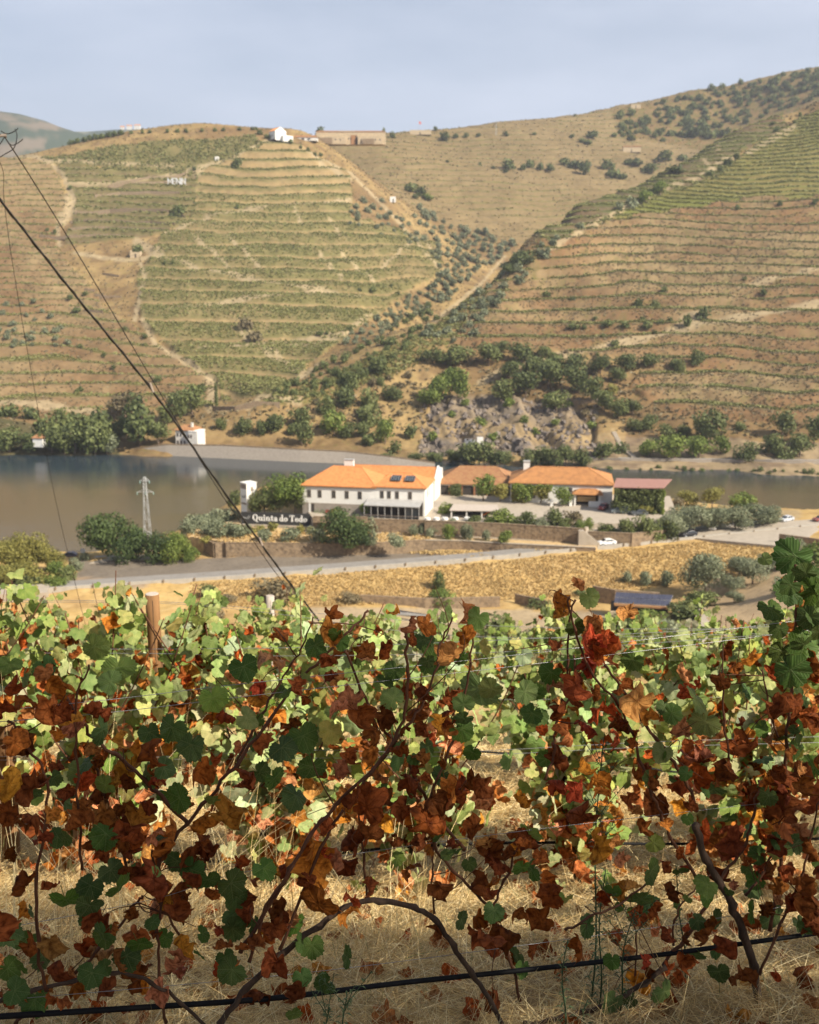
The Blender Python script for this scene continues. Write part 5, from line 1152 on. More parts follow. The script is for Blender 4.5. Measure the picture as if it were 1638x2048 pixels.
def nwall(pts, h_, label, z, mat='stonewall'):
    q = [P3(a, b_, z) for a, b_ in pts]; m = MB()
    for a, c in zip(q[:-1], q[1:]): m.hexa([a + [0, 0, -h_ - 2], c + [0, 0, -h_ - 2], c + [0, .5, -h_ - 2], a + [0, .5, -h_ - 2]], [a, c, c + [0, .5, 0], a + [0, .5, 0]])
    tag(m.build('field_wall', M[mat]), label, 'wall')
nwall([(720,1190),(850,1197),(1000,1194)], 1.6, 'low stone field wall on the golden bank', 4.3)
nwall([(1186,1172),(1230,1180),(1320,1186)], 1.4, 'grey field wall above the solar shed', 5.8)
nwall([(700,1246),(850,1258),(900,1270)], 1.2, 'dark dry wall below the flat solar panels', 2.9)
nwall([(1030,1188),(1090,1200)], 1.4, 'short stone wall in the valley behind the vines', 4.2)
nwall([(1560,1068),(1638,1078),(1700,1085)], 2.8, 'dark stone wall of the junction at the right edge', 10.3)
# ---- pylon over the river
q = P3(297, 1104, 3.2); H_ = zat(953, q[1]) - 3.0
lattice_mast('pylon', q - [0, 0, .3], H_, 1.8, .45, [(H_ - 3.6, 1.9), (H_ - .9, 1.1)], 'steel lattice power pylon beside the river', M['steel'])
# round sign
q = P3(167, 1122, 2.5); h = empty('round_sign', q); tag(h, 'round pale sign on a post at the river bend', 'sign'); MB().tube([(0, 0, 0), (0, 0, 2.4)], .06, 6).build('post', M['steel'], h)
MB().tube([(0, 0, 0), (0, .06, 0)], .62, 18).build('sign_face', M['signwhite'], h, loc=(0, -.1, 2.5))

# ---- cars
def wheel(parent, x, y, r):
    w = MB().tube([(0, -.1, 0), (0, .1, 0)], r, 14).build('wheel', M['tyre'], parent, loc=(x, y, r)); MB().tube([(0, -.115, 0), (0, .115, 0)], r * .58, 12).build('rim', M['steel'], w)
M['tyre'] = plain('tyre_rubber', (.03, .03, .03), .8, .1, 5, 0)
M['carglass'] = plain('car_glass', (.02, .025, .03), .08, .1, 5, 0, spec=.8)
M['lamp'] = plain('lamp_glass', (.6, .6, .55), .2, .05, 5, 0)
def car(name, p, rz, label, color, L_=4.2, Hc=1.45, kind='hatch'):
    pm = plain(name + '_paint', color, .3, .04, 2, 0, spec=.6); h = empty(name, p, rz); tag(h, label, 'car' if kind != 'van' else 'van')
    wd = .84; prof = {'hatch': [(0, .3), (0, .72), (.25, .9), (1.05, .98), (1.75, Hc), (3.1, Hc), (3.85, 1.02), (L_, .95), (L_, .3)], 'van': [(0, .3), (0, .9), (.7, 1.15), (1.5, Hc), (L_ - .3, Hc), (L_, 1.0), (L_, .3)],
        'sedan': [(0, .3), (0, .72), (.3, .88), (1.2, .95), (1.9, Hc), (2.9, Hc), (3.6, 1.0), (L_, .95), (L_, .3)]}[kind]
    m = MB(); n = len(prof)
    def nar(z): return wd - max(0, z - .95) * .28
    a = [(x, -nar(z), z) for x, z in prof]; b_ = [(x, nar(z), z) for x, z in prof]; m.hexa(a, b_)
    body = m.build('body', pm, h)
    bv = body.modifiers.new('soft', 'BEVEL'); bv.width = .07; bv.segments = 2
    for s in (-1, 1):
        g_ = MB(); roof = Hc - .08; x0, x1 = (1.3, 3.6) if kind != 'van' else (1.0, L_ - .4); xa, xb = (1.85, 3.05) if kind != 'van' else (1.5, L_ - .6)
        for u0, u1 in ((0, .48), (.52, 1)):
            pts = [(x0 + (x1 - x0) * u0, 1.0), (x0 + (x1 - x0) * u1, 1.0), (xa + (xb - xa) * u1, roof), (xa + (xb - xa) * u0, roof)]
            g_.hexa([(x, s * (nar(z) + .004), z) for x, z in pts], [(x, s * (nar(z) + .018), z) for x, z in pts])
        g_.build('window', M['carglass'], h)
    wsx = [(1.1, 1.0), (1.72, Hc - .06)] if kind != 'van' else [(.75, 1.18), (1.42, Hc - .08)]
    m = MB(); m.hexa([(wsx[0][0] - .05, -.72, wsx[0][1] + .03), (wsx[0][0] - .05, .72, wsx[0][1] + .03), (wsx[1][0] - .03, .62, wsx[1][1] + .02), (wsx[1][0] - .03, -.62, wsx[1][1] + .02)], [(wsx[0][0] + .1, -.72, wsx[0][1]), (wsx[0][0] + .1, .72, wsx[0][1]), (wsx[1][0] + .1, .62, wsx[1][1] - .05), (wsx[1][0] + .1, -.62, wsx[1][1] - .05)]); m.build('windscreen', M['carglass'], h)
    for s in (-.55, .55): MB().box(-.03, .02, s - .16, s + .16, .66, .8).build('headlight', M['lamp'], h)
    for x in (.8, L_ - .85):
        for s in (-.78, .78): wheel(h, x, s, .31)
    return h
q = P3(1198, 1093, 7.1); car('parked_car', q + np.array([0, 1.2, -.05]), R(14), 'white hatchback on the valley road below the courtyard', (.78, .78, .77))
q = P3(1222, 1026, ZT); car('van', q, R(-8), 'dark grey van parked beside the ivy-covered shed', (.14, .17, .18), 4.4, 1.9, 'van')
q = P3(1204, 1025, ZT); car('parked_car', q + np.array([0, 2, 0]), R(60), 'dark red car half hidden left of the grey van', (.25, .03, .03), 3.9)
q = P3(1562, 1045, 8.3); car('parked_car', q, R(35), 'silver car parked at the end of the olive row', (.5, .52, .55), 4.2)
q = P3(1424, 1062, 7.9); car('parked_van', q, R(75), 'white van standing among the parking olives', (.78, .78, .78), 4.4, 2.0, 'van')
q = P3(1362, 1074, 7.6); car('parked_car', q, R(20), 'dark car in the shade under the parking olives', (.03, .03, .035), 4.0)
q = P3(1488, 1052, 8.0); car('parked_car', q, R(60), 'pale car between the last two parking olives', (.7, .68, .64), 4.0)
q = P3(1628, 1044, 8.6); car('parked_car', q, R(20), 'dark red car at the right edge of the junction', (.22, .04, .03), 4.0)
q = P3(120, 1116, 2.7); car('parked_car', q, R(4), 'dark car with mauve-tinted front on the riverside track', (.10, .09, .13), 4.0)
q = P3(1262, 1030, ZT); car('parked_car', q, R(-4), 'low dark car in front of the ivy-covered shed', (.08, .09, .1), 4.0)

# ---- trees and shrubs of the near side
def ntree(px, py, w, h_, kind, label, z=None, group=None, shape='round', q=1, Yf=None, **k):
    p = at(px, py, Yf) if Yf else P3(px, py, z) if z is not None else nhit(px, py)
    if p is None: return
    s = np.linalg.norm(p - CAM) / F
    return tree(p - np.array([0, 0, .1]), w * s * 1.18, h_ * s * 1.2, kind, label, group, shape, q, **k)
ntree(222, 1118, 92, 86, 'dark_oak', 'large dense dark green tree left of the pylon', 3.2, None, 'bush', 2, name='oak_tree', cat='tree')
for px, w, h_, kd, lb in ((272, 70, 58, 'dark_oak', 'dark green tree at the foot of the pylon'), (318, 64, 54, 'dark_oak', 'dark green tree right of the pylon'), (358, 64, 54, 'bright', 'lighter green tree at the right end of the pylon clump'), (384, 40, 30, 'bright', 'low leafy shrub beside the broken wall end')):
    ntree(px, 1124, w, h_, kd, lb, 3.4, None, 'bush', 2, name='oak_tree' if w > 45 else 'shrub', cat='tree' if w > 45 else 'shrub')
for i, (px, py, w, h_) in enumerate([(20,1150,70,66),(62,1150,66,72),(98,1146,58,52),(10,1120,50,36),(38,1170,70,40),(0,1178,60,46)]):
    ntree(px, py, w, h_, 'autumn', ['yellow-green poplar-like tree', 'tallest yellowing tree', 'rounded yellowing tree', 'small yellowing tree', 'low yellow-green thicket tree', 'leaning yellow-green tree'][i] + ' in the thicket at the left edge', 3.0, 'yellowing trees at the left edge', 'round', 2)
for px, py, w, h_, kd in [(118,1160,46,34,'bright'),(140,1164,34,30,'oak'),(80,1176,60,30,'autumn'),(150,1140,30,20,'olive'),(172,1120,24,14,'olive'),(110,1178,46,24,'bright'),(60,1180,50,24,'oak')]:
    ntree(px, py, w, h_, kd, 'low shrub between the yellowing trees and the grey field', 3.3, 'shrubs left of the grey field', 'bush', 1)
ntree(562, 1032, 96, 80, 'bright', 'broad green tree between white tower and left house', 9.0, None, 'round', 2); ntree(530, 1034, 56, 52, 'oak', 'dark tree behind the black sign', 9.0, None, 'round', 2)
ntree(590, 1028, 50, 60, 'oak', 'dark green tree against the left wall of the house', 9.4, None, 'round', 2); ntree(509, 1034, 26, 44, 'autumn', 'yellowish climber beside the white tower', 9.0, None, 'bush', 1); ntree(470, 1020, 26, 36, 'oak', 'dark bush left of the white tower', 6.0)
for px, py, w, h_ in [(392,1060,46,30),(420,1052,40,24),(440,1048,46,28),(462,1046,44,28),(436,1062,30,22),(405,1066,34,24)]: ntree(px, py, w, h_, 'olive', 'soft grey-green olive on the point left of the tower', 6.0, 'olives on the point', 'bush', 1)
for i, (px, py, w, h_) in enumerate([(380,1066,36,26),(418,1068,30,22),(438,1074,36,30),(462,1072,26,26),(478,1076,32,24),(492,1070,26,20),(530,1082,34,24),(580,1084,42,28),(632,1086,38,32),(742,1088,26,26),(790,1094,34,26),(745,1064,34,28),(868,1070,26,18),(640,1050,34,30),(850,1068,20,22)]):
    ntree(px, py, w, h_, 'olive', 'young olive planted below the sign wall', 7.3, 'young olives below the sign wall', 'bush', 1)
for px, py, w in [(455,1066,22),(478,1062,20),(500,1066,24),(520,1064,22),(545,1062,26),(410,1084,20),(600,1066,24),(620,1066,20)]: ntree(px, py, w, w * .6, 'autumn', 'low rusty shrub along the sign plinth', 7.4, 'rusty shrubs along the sign plinth', 'bush', 0)
ntree(690, 1088, 84, 64, 'dark_oak', 'large dark spreading bush in front of the left house', 7.3, None, 'bush', 2); ntree(715, 1092, 50, 44, 'dark_oak', 'second lobe-like dark bush right of the large one', 7.3, None, 'bush', 2); ntree(672, 1060, 34, 40, 'bright', 'yellow-green shrub behind the large dark bush', 7.4, None, 'bush', 1)
ntree(728, 1032, 20, 24, 'bright', 'small bright shrub at the left end of the veranda', ZT); ntree(757, 1060, 14, 14, 'bright', 'small green shrub below the veranda', 7.4)
for i, (px, py, w, h_, kd) in enumerate([(826,1071,22,20,'olive'),(845,1068,12,22,'olive'),(860,1073,20,16,'olive'),(898,1077,28,27,'bright'),(928,1076,18,26,'olive'),(940,1080,16,28,'olive'),(972,1080,20,20,'olive'),(1012,1086,27,24,'bright')]):
    ntree(px, py, w, h_, kd, ['small olive at the left start of the garden path', 'narrow olive by the garden path', 'third young olive by the garden path', 'bright green citrus bush, left one by the garden path', 'grey olive left of a pair by the garden path', 'grey olive right of a pair by the garden path', 'pale lone olive by the garden path', 'bright green citrus bush, right one by the garden path'][i], 7.45, 'shrubs along the garden path', 'bush', 1)
for i, (px, py, w, h_, kd) in enumerate([(895,1032,42,24,'bright'),(1008,1048,46,28,'bright'),(1058,1052,36,28,'oak'),(1108,1055,42,34,'oak'),(1146,1056,38,32,'scrub'),(1176,1060,22,22,'bright'),(1212,1066,30,18,'oak'),(1250,1066,38,28,'oak'),(1298,1082,38,42,'oak'),(1290,1068,34,34,'oak')]):
    ntree(px, py, w, h_, kd, ['bright green hedge-like bush left of the pergola', 'bright green bush right of the pergola', 'dark round bush, second right of the pergola', 'dark round bush, larger, above the long wall', 'brownish round bush above the long wall', 'thin yellow-green shrub by the courtyard wall', 'low dark bush behind the white hatchback', 'green round bush behind the white hatchback', 'dark oval bush at the road edge right of the hatchback', 'green bush behind the dark oval bush'][i], ZT - .6 if py < 1057 else None, None, 'bush', 1, Yf=None if py < 1057 else (246 - .01 * px if px < 1190 else 232.6))
for i, (px, py, w, h_, kd, sh_) in enumerate([(967,1002,42,46,'bright','round'),(910,991,28,22,'oak','bush'),(1000,1004,36,34,'autumn','round'),(1044,1006,40,34,'bright','round'),(1082,1006,36,34,'autumn','round'),(1125,1012,34,36,'bright','round'),(1240,1024,44,28,'oak','bush'),(1290,1026,50,18,'autumn','bush')]):
    ntree(px, py, w, h_, kd, ['light green tree in the courtyard before the brown shed', 'small round bush under the shed eaves', 'yellowish tree left in the winery front', 'green tree before the winery creeper', 'autumn-tinted tree before the winery door', 'green tree between the white gate pillars', 'dark shrub beside the grey van', 'yellow shrub below the ivy shed'][i], ZT, None, sh_, 1)
for i, (px, py, w, h_) in enumerate([(1345,1072,60,42),(1388,1068,66,52),(1372,1050,60,34),(1430,1064,56,44),(1470,1062,58,44),(1440,1048,60,30),(1524,1056,64,42),(1540,1050,48,34)]):
    ntree(px, py, w, h_, 'olive', 'broad grey-green olive ' + ['at the left end of the car park', 'largest in the car park', 'behind the car park row', 'beside the white van', 'between white van and pale car', 'second behind the car park row', 'near the silver car', 'at the right end of the car park'][i], 7.6, 'olives of the car park', 'round', 2)
for i, (px, py, w, h_, kd) in enumerate([(1374,1012,44,28,'autumn'),(1424,1016,40,36,'autumn'),(1486,1024,50,34,'bright'),(1352,1020,30,22,'scrub')]):
    ntree(px, py, w, h_, kd, ['pale yellowish tree on the shore behind the olives', 'taller yellowish tree on the shore behind the olives', 'bright green tree on the shore behind the olives', 'brownish bush right of the ivy shed'][i], 4.5, None, 'round', 1)
ntree(1408, 1192, 76, 78, 'olive', 'large round olive on the golden bank above the solar shed', None, None, 'round', 2)
for i, (px, py, w, h_) in enumerate([(1478,1152,48,36),(1505,1168,60,46),(1465,1186,40,32),(1590,1120,50,40),(1540,1140,50,26),(1468,1205,34,24)]): ntree(px, py, w, h_, 'olive', ['olive behind the large round one', 'wide olive on the right terrace', 'small olive below the large round one', 'olive at the wall of the junction', 'dark low olive on the right terrace', 'lowest olive beside the track'][i], None, 'olives on the right terrace', 'round', 2)
for i, (px, py, w, h_) in enumerate([(1252,1166,24,22),(1292,1168,28,24),(1334,1170,28,26)]): ntree(px, py, w, h_, 'olive', 'small olive on the golden bank, ' + ['leftmost of three', 'middle of three', 'rightmost of three'][i], None, 'three small olives on the golden bank', 'bush', 1)
for px, py, w, h_, kd in [(888,1206,60,26,'bright'),(880,1180,30,36,'oak'),(545,1200,80,40,'scrub'),(420,1195,40,24,'oak'),(430,1240,60,30,'scrub'),(1080,1215,50,16,'oak'),(700,1205,40,20,'scrub'),(1400,1215,60,30,'oak'),(1365,1235,70,30,'oak'),(1300,1250,70,24,'bright'),(1240,1250,60,20,'oak'),(1330,1270,60,30,'olive'),(1000,1290,90,50,'oak'),(960,1330,80,50,'oak'),(1060,1300,60,36,'oak'),(1630,1130,60,40,'bright'),(1560,1190,40,30,'olive'),(450,1075 + 130,40,16,'scrub'),(1160,1190,30,10,'oak')]:
    ntree(px, py, w, h_, kd, 'bush in the valley bottom beyond the vines', None, 'bushes in the valley bottom', 'bush', 1)
for i, (px, py, w, h_) in enumerate([(950,1050,30,18),(980,1052,26,16),(1034,1054,26,20),(1085,1058,30,22),(1128,1060,26,22),(1160,1062,24,20),(1206,1078,26,20),(1236,1082,30,24),(1272,1084,30,26),(1320,1082,30,26),(1338,1078,34,30),(905,1050,24,12),(1340,1066,30,22),(1285,1072,26,20),(1222,1070,22,16)]):
    ntree(px, py, w, h_, ['oak', 'bright', 'oak', 'olive'][i % 4], 'shrub growing along the courtyard wall', ZT - .8, 'shrubs along the courtyard wall', 'bush', 1, Yf=None if px < 1180 else 233.2)
# dry grass tufts on the golden bank and slopes
def tufts(name, label, poly, n, h_, colrs, seed, z=None):
    r = np.random.default_rng(seed); xs = [p[0] for p in poly]; ys = [p[1] for p in poly]
    a = r.uniform(min(xs), max(xs), n * 3); b_ = r.uniform(min(ys), max(ys), n * 3); k = inpoly(a, b_, poly); a, b_ = a[k][:n], b_[k][:n]; pts = []
    for x, y in zip(a, b_):
        p = P3(x, y, z) if z is not None else nhit(x, y)
        if p is not None: pts.append(p)
    p = np.array(pts); m = len(p); V = []
    for t in range(4):
        an = r.uniform(0, 6.28, m); d = np.stack([np.cos(an), np.sin(an), 0 * an], 1) * (h_ * r.uniform(.25, .6, m))[:, None]; top = p + np.stack([r.normal(size=m) * h_ * .35, r.normal(size=m) * h_ * .35, h_ * r.uniform(.5, 1.2, m)], 1)
        o_ = r.normal(size=(m, 3)) * np.array([.3, .3, 0]) * h_; V.append(np.stack([p + o_ - d, p + o_ + d, top + o_ + d * .5, top + o_ - d * .5], 1))
    V = np.concatenate(V).reshape(-1, 3); tone = np.repeat(r.uniform(0, 1, len(V) // 4), 4)
    tag(link(name, mesh_np(name, V, np.arange(len(V)).reshape(-1, 4), colrs, np.stack([tone] * 3, 1))), label, 'grass', kind='stuff')
M['drytuft'] = leafy('dry_tufts', (.44, .30, .12), (.56, .41, .19), .2, .8)
tufts('dry_grass', 'golden dry grass covering the bank below the valley road', [(380,1168),(700,1145),(960,1126),(1200,1103),(1400,1085),(1570,1090),(1520,1150),(1380,1160),(1230,1190),(900,1205),(600,1215),(380,1215)], 10000, .34, M['drytuft'], 5)
tufts('dry_grass', 'dry grass among the young olives', [(380,1066),(850,1060),(860,1080),(690,1088),(452,1086),(372,1074)], 900, .4, M['drytuft'], 6, 7.4)
tufts('dry_grass', 'golden slope grass below the lower garden wall', [(690,1090),(925,1110),(860,1104),(1200,1098),(1210,1093),(960,1117),(700,1100)], 900, .5, M['drytuft'], 7)
# ================================================================== FOREGROUND: vine rows
def leafmat(name, src, trans, dry=False):
    m, N, Lk = newmat(name)
    o = N('ShaderNodeOutputMaterial'); d = N('ShaderNodeBsdfPrincipled', i_Roughness=.62 if dry else .48); d.inputs['Specular IOR Level'].default_value = .10 if dry else .16
    tr = N('ShaderNodeBsdfTranslucent'); mx = N('ShaderNodeMixShader'); mx.inputs[0].default_value = trans
    Lk(d.outputs[0], mx.inputs[1]); Lk(tr.outputs[0], mx.inputs[2]); Lk(mx.outputs[0], o.inputs[0])
    if src == 'obj': c = N('ShaderNodeObjectInfo').outputs['Color']
    else: c = N('ShaderNodeAttribute', attribute_name='col').outputs['Color']
    uv = N('ShaderNodeUVMap', uv_map='uv'); sx = N('ShaderNodeSeparateXYZ'); Lk(uv.outputs[0], sx.inputs[0])
    def mth(op, a, b=None):
        n = N('ShaderNodeMath', operation=op)
        for i, v in enumerate((a, b)):
            if v is None: continue
            if isinstance(v, (int, float)): n.inputs[i].default_value = v
            else: Lk(v, n.inputs[i])
        return n.outputs[0]
    # main veins: five straight lines out of the petiole joint; finer ones branch off the nearest
    dmin = None; alo = None
    for a in (0, 42, -42, 92, -92):
        s_, c_ = math.sin(R(a)), math.cos(R(a))
        along = mth('ADD', mth('MULTIPLY', sx.outputs[0], s_), mth('MULTIPLY', sx.outputs[1], c_))
        across = mth('ABSOLUTE', mth('SUBTRACT', mth('MULTIPLY', sx.outputs[0], c_), mth('MULTIPLY', sx.outputs[1], s_)))
        dd = mth('ADD', across, mth('MULTIPLY', mth('LESS_THAN', along, 0.0), 9.0))
        if dmin is None: dmin, alo = dd, along
        else:
            lt = mth('LESS_THAN', dd, dmin); alo = mth('ADD', mth('MULTIPLY', lt, along), mth('MULTIPLY', mth('SUBTRACT', 1.0, lt), alo)); dmin = mth('MINIMUM', dd, dmin)
    main = mth('SUBTRACT', 1.0, mth('MINIMUM', mth('MULTIPLY', dmin, 38.0), 1.0))
    sec = mth('POWER', mth('ABSOLUTE', mth('SINE', mth('MULTIPLY', mth('SUBTRACT', alo, mth('MULTIPLY', dmin, .8)), 21.0))), 16.0)
    vein = mth('MINIMUM', mth('ADD', main, mth('MULTIPLY', sec, .35)), 1.0)
    no = N('ShaderNodeTexNoise', i_Scale=3.2 if dry else 2.2, i_Detail=6.0); Lk(uv.outputs[0], no.inputs[0])
    oi = N('ShaderNodeObjectInfo'); cb = N('ShaderNodeCombineXYZ'); Lk(mth('MULTIPLY', oi.outputs['Random'], 30.0), cb.inputs[0]); va = N('ShaderNodeVectorMath', operation='ADD'); Lk(uv.outputs[0], va.inputs[0]); Lk(cb.outputs[0], va.inputs[1]); Lk(va.outputs[0], no.inputs[0])
    r = ramp(N, [(.32, (.36, .28, .24) if dry else (.72, .80, .66)), (.52, (1, 1, 1)), (.72, (1.35, 1.35, 1.3) if dry else (1.22, 1.14, 1.1))]); Lk(no.outputs['Fac'], r.inputs[0])
    mm = N('ShaderNodeMix', data_type='RGBA', blend_type='MULTIPLY'); mm.inputs[0].default_value = 1; Lk(c, mm.inputs[6]); Lk(r.outputs[0], mm.inputs[7])
    mv = N('ShaderNodeMix', data_type='RGBA', blend_type='MULTIPLY' if dry else 'SCREEN'); Lk(mth('MULTIPLY', vein, .55 if dry else .33), mv.inputs[0]); Lk(mm.outputs[2], mv.inputs[6]); mv.inputs[7].default_value = (.5, .42, .38, 1) if dry else (.30, .32, .14, 1)
    Lk(mv.outputs[2], d.inputs['Base Color']); Lk(mv.outputs[2], tr.inputs['Color'])
    bp = N('ShaderNodeBump', i_Strength=.5, i_Distance=.012); Lk(mth('SUBTRACT', mth('MULTIPLY', no.outputs['Fac'], .8 if dry else .3), vein), bp.inputs['Height']); Lk(bp.outputs[0], d.inputs['Normal'])
    return m
M['leafg'] = leafmat('vine_leaf_green', 'obj', .30); M['leafd'] = leafmat('vine_leaf_dry', 'obj', .35, True)
M['leafgv'] = leafmat('vine_leaf_green_mass', 'attr', .30); M['leafdv'] = leafmat('vine_leaf_dry_mass', 'attr', .35, True)
M['cane'] = plain('vine_cane', (.105, .042, .02), .7, .35, 40, .5, vscale=(1, 1, .35), bdist=.004)
M['oldwood'] = plain('old_vine_wood', (.075, .048, .032), .9, .45, 45, .9, vscale=(1, 1, .3), bdist=.008)
M['wire'] = plain('trellis_wire', (.30, .30, .30), .4, .15, 20, 0, metallic=.6)
M['pipe'] = plain('drip_pipe', (.012, .012, .013), .6, .3, 8, .1, spec=.12)
M['stake'] = plain('timber_post', (.21, .11, .045), .85, .3, 14, .7, vscale=(1, 1, .12), col2=(.11, .055, .025), bdist=.01)
ang = np.array([0, 14, 24, 32, 44, 56, 68, 80, 94, 108, 124, 140, 156, 170, 180]); rad_ = np.array([1.0, .93, .85, .86, .93, .90, .83, .81, .86, .83, .78, .74, .64, .42, .12])
def leaf_np(seed, n, rings, dry):
    """grape leaf: petiole joint at the origin, tip along +y, toothed five-lobed edge; returns verts, faces, uv"""
    r = np.random.default_rng(seed); t = np.linspace(-180, 180, n, endpoint=False) + 180 / n
    rr = np.interp(np.abs(t), ang, rad_) * (1 + .05 * np.sin(np.radians(t) * 3 + r.uniform(0, 6)))
    tooth = (np.where(np.arange(n) % 2 == 0, 1.035, .955) if n > 30 else 1.0) * (1 + r.normal(size=n) * (.03 if n > 30 else .07)); rr = (rr ** (1.0 if n > 30 else 2.1)) * tooth * (1.0 if n > 30 else 1.12)
    if dry: rr = rr ** .7
    a = np.radians(t); P = [(0, 0)]; 
    for k in range(1, rings + 1):
        f = k / rings; base = np.interp(np.abs(t), ang, rad_)
        q = (rr if k == rings else base * .97) * f
        P += list(zip(q * np.sin(a), q * np.cos(a)))
    P = np.array(P); x, y = P[:, 0], P[:, 1]; d = np.hypot(x, y); th = np.arctan2(x, y)
    if not dry:
        z = -.16 * d ** 2 * r.uniform(.4, 1.8) + .10 * np.abs(x) * r.uniform(-.6, 2.0) + .05 * d * np.sin(th * 5 + r.uniform(0, 6)) + .06 * d * np.sin(th * 2 + r.uniform(0, 6)) - .05 * d * np.cos(th * 8.6)
        V = np.stack([x, y, z], 1)
    else:
        # curled, crumpled: sides roll in, tip rolls over, creases along the veins
        cu = r.uniform(1.3, 3.0); cy = r.uniform(.4, 2.2)
        ph = x * cu; X = np.sin(ph) / cu; Z = (1 - np.cos(ph)) / cu * r.choice([1, 1, -1])
        py_ = np.maximum(y, 0) * cy; Y = np.where(y > 0, np.sin(py_) / cy, y); Z = Z - np.where(y > 0, (1 - np.cos(py_)) / cy, 0) * r.choice([1, -1])
        cr_ = .15 * d * np.sin(th * 5 + r.uniform(0, 6)) + .12 * d * np.sin(th * 9 + d * 5 + r.uniform(0, 6)) + .07 * (vnoise(x * 5 + seed, y * 5, seed) - .5) * 2
        V = np.stack([X * r.uniform(1.1, 1.4) + .05 * np.sin(y * 7), Y, Z + cr_], 1)
        tw = r.uniform(-.9, .9) * V[:, 1]; V = np.stack([V[:, 0] * np.cos(tw) - V[:, 2] * np.sin(tw), V[:, 1], V[:, 0] * np.sin(tw) + V[:, 2] * np.cos(tw)], 1)
        V += (np.stack([vnoise(x * 4 + seed * 3, y * 4, 1), vnoise(x * 4, y * 4 + seed, 2), vnoise(x * 4, y * 4, seed)], 1) - .5) * .20 * d[:, None]
    Fc = []
    for q in range(n): Fc.append((0, 1 + q, 1 + (q + 1) % n))
    for k in range(rings - 1):
        for q in range(n):
            a0, a1 = 1 + k * n + q, 1 + k * n + (q + 1) % n; b0_, b1 = a0 + n, a1 + n; Fc += [(a0, b0_, b1), (a0, b1, a1)]
    return V, np.array(Fc), P
HG = []; HD = []; LG = []; LD = []; RAWG = []; RAWD = []
def with_petiole(V, Fc, uv, r):
    L_ = .75; k0 = len(V); P = [np.array([0, 0, 0]), np.array([.05, -.3, -.12]), np.array([.1, -.65, -.4])]; W_ = .022; ex = []
    for p in P: ex += [p + [W_, 0, 0], p + [-W_ * .5, 0, W_], p + [-W_ * .5, 0, -W_]]
    F2 = []
    for k in range(2):
        for q in range(3): a0 = k0 + k * 3 + q; a1 = k0 + k * 3 + (q + 1) % 3; F2 += [(a0, a0 + 3, a1 + 3), (a0, a1 + 3, a1)]
    return np.vstack([V, ex]), np.vstack([Fc, F2]), np.vstack([uv, np.zeros((9, 2))])
for s in range(8):
    V, Fc, uv = leaf_np(s, 44, 4, False); HG.append(mesh_np('leaf', *with_petiole(V, Fc, uv, 0)[:2], M['leafg'], None, True, with_petiole(V, Fc, uv, 0)[2]))
    V, Fc, uv = leaf_np(s + 50, 44, 6, True); a = with_petiole(V, Fc, uv, 0); HD.append(mesh_np('leaf', a[0], a[1], M['leafd'], None, True, a[2]))
    V, Fc, uv = leaf_np(s + 100, 20, 2, False); LG.append(mesh_np('leaf', V, Fc, M['leafg'], None, True, uv)); RAWG.append((V, Fc, uv))
    V, Fc, uv = leaf_np(s + 150, 16, 3, True); LD.append(mesh_np('leaf', V, Fc, M['leafd'], None, True, uv)); RAWD.append((V, Fc, uv))
GREENS = [(.2, .27, .06), (.28, .34, .09), (.32, .38, .12), (.42, .46, .2), (.18, .25, .07), (.45, .44, .15)]
DRYS = [(.40, .12, .03), (.52, .21, .07), (.30, .08, .02), (.60, .28, .10), (.46, .10, .02), (.56, .25, .05)]
def leaf_mat3(tip, nrm):
    tip = tip / np.linalg.norm(tip); nrm = nrm - tip * nrm.dot(tip); nrm = nrm / (np.linalg.norm(nrm) + 1e-9); x = np.cross(tip, nrm)
    return np.stack([x, tip, nrm], 1)
def rnd_orient(r, dry):
    tip = np.array([r.normal() * .55, r.normal() * .35, -1 + abs(r.normal()) * .5]); n = np.array([r.normal() * .6 + .25, -1 + r.normal() * .35, r.normal() * .5 + .45])
    if dry: n = n + r.normal(size=3) * .5; tip = tip + r.normal(size=3) * np.array([.4, .2, .2])
    return leaf_mat3(tip, n)
def add_leaf(parent, p, size, dry, r, hi, colr=None):
    """size: width of the leaf in metres; p: where the petiole meets the blade"""
    Rm = rnd_orient(r, dry); me = (HD if hi else LD)[r.integers(8)] if dry else (HG if hi else LG)[r.integers(8)]
    s = size / 1.55 * (1.12 if dry else 1)
    c_ = np.array(colr if colr is not None else (DRYS if dry else GREENS)[r.integers(6)]) * r.uniform(.6 if hi and dry else .8, 1.2) * np.array([1, r.uniform(.85, 1.2), r.uniform(.8, 1.5)])
    # centre the blade on p
    off = Rm @ np.array([0, .3, 0]) * s
    o = link('leaf', me, parent, tuple(np.asarray(p) - off - np.array(parent.location)), Matrix(Rm.tolist()).to_euler(), (s, s, s)); o.color = (*[float(min(1, v)) for v in c_], 1)
    return o
def joined_leaves(name, P, S, D, r, parent, dry):
    raw = RAWD if dry else RAWG; Vs = []; Fs = []; Us = []; Cs = []; k = 0
    for p, s, _ in zip(P, S, D):
        V, Fc, uv = raw[r.integers(8)]; Rm = rnd_orient(r, dry); Vs.append((V @ Rm.T) * (s / 1.55) + p - np.array(parent.location)); Fs.append(Fc + k); Us.append(uv); k += len(V)
        c_ = np.array((DRYS if dry else GREENS)[r.integers(6)]) * r.uniform(.82, 1.15); Cs.append(np.tile(c_, (len(V), 1)))
    if not Vs: return
    o = link(name, mesh_np(name, np.vstack(Vs), np.vstack(Fs), M['leafdv' if dry else 'leafgv'], np.vstack(Cs), True, np.vstack(Us)), parent); o['kind'] = 'stuff'
def Y1(px): return 2.02 + .78 * px / W0
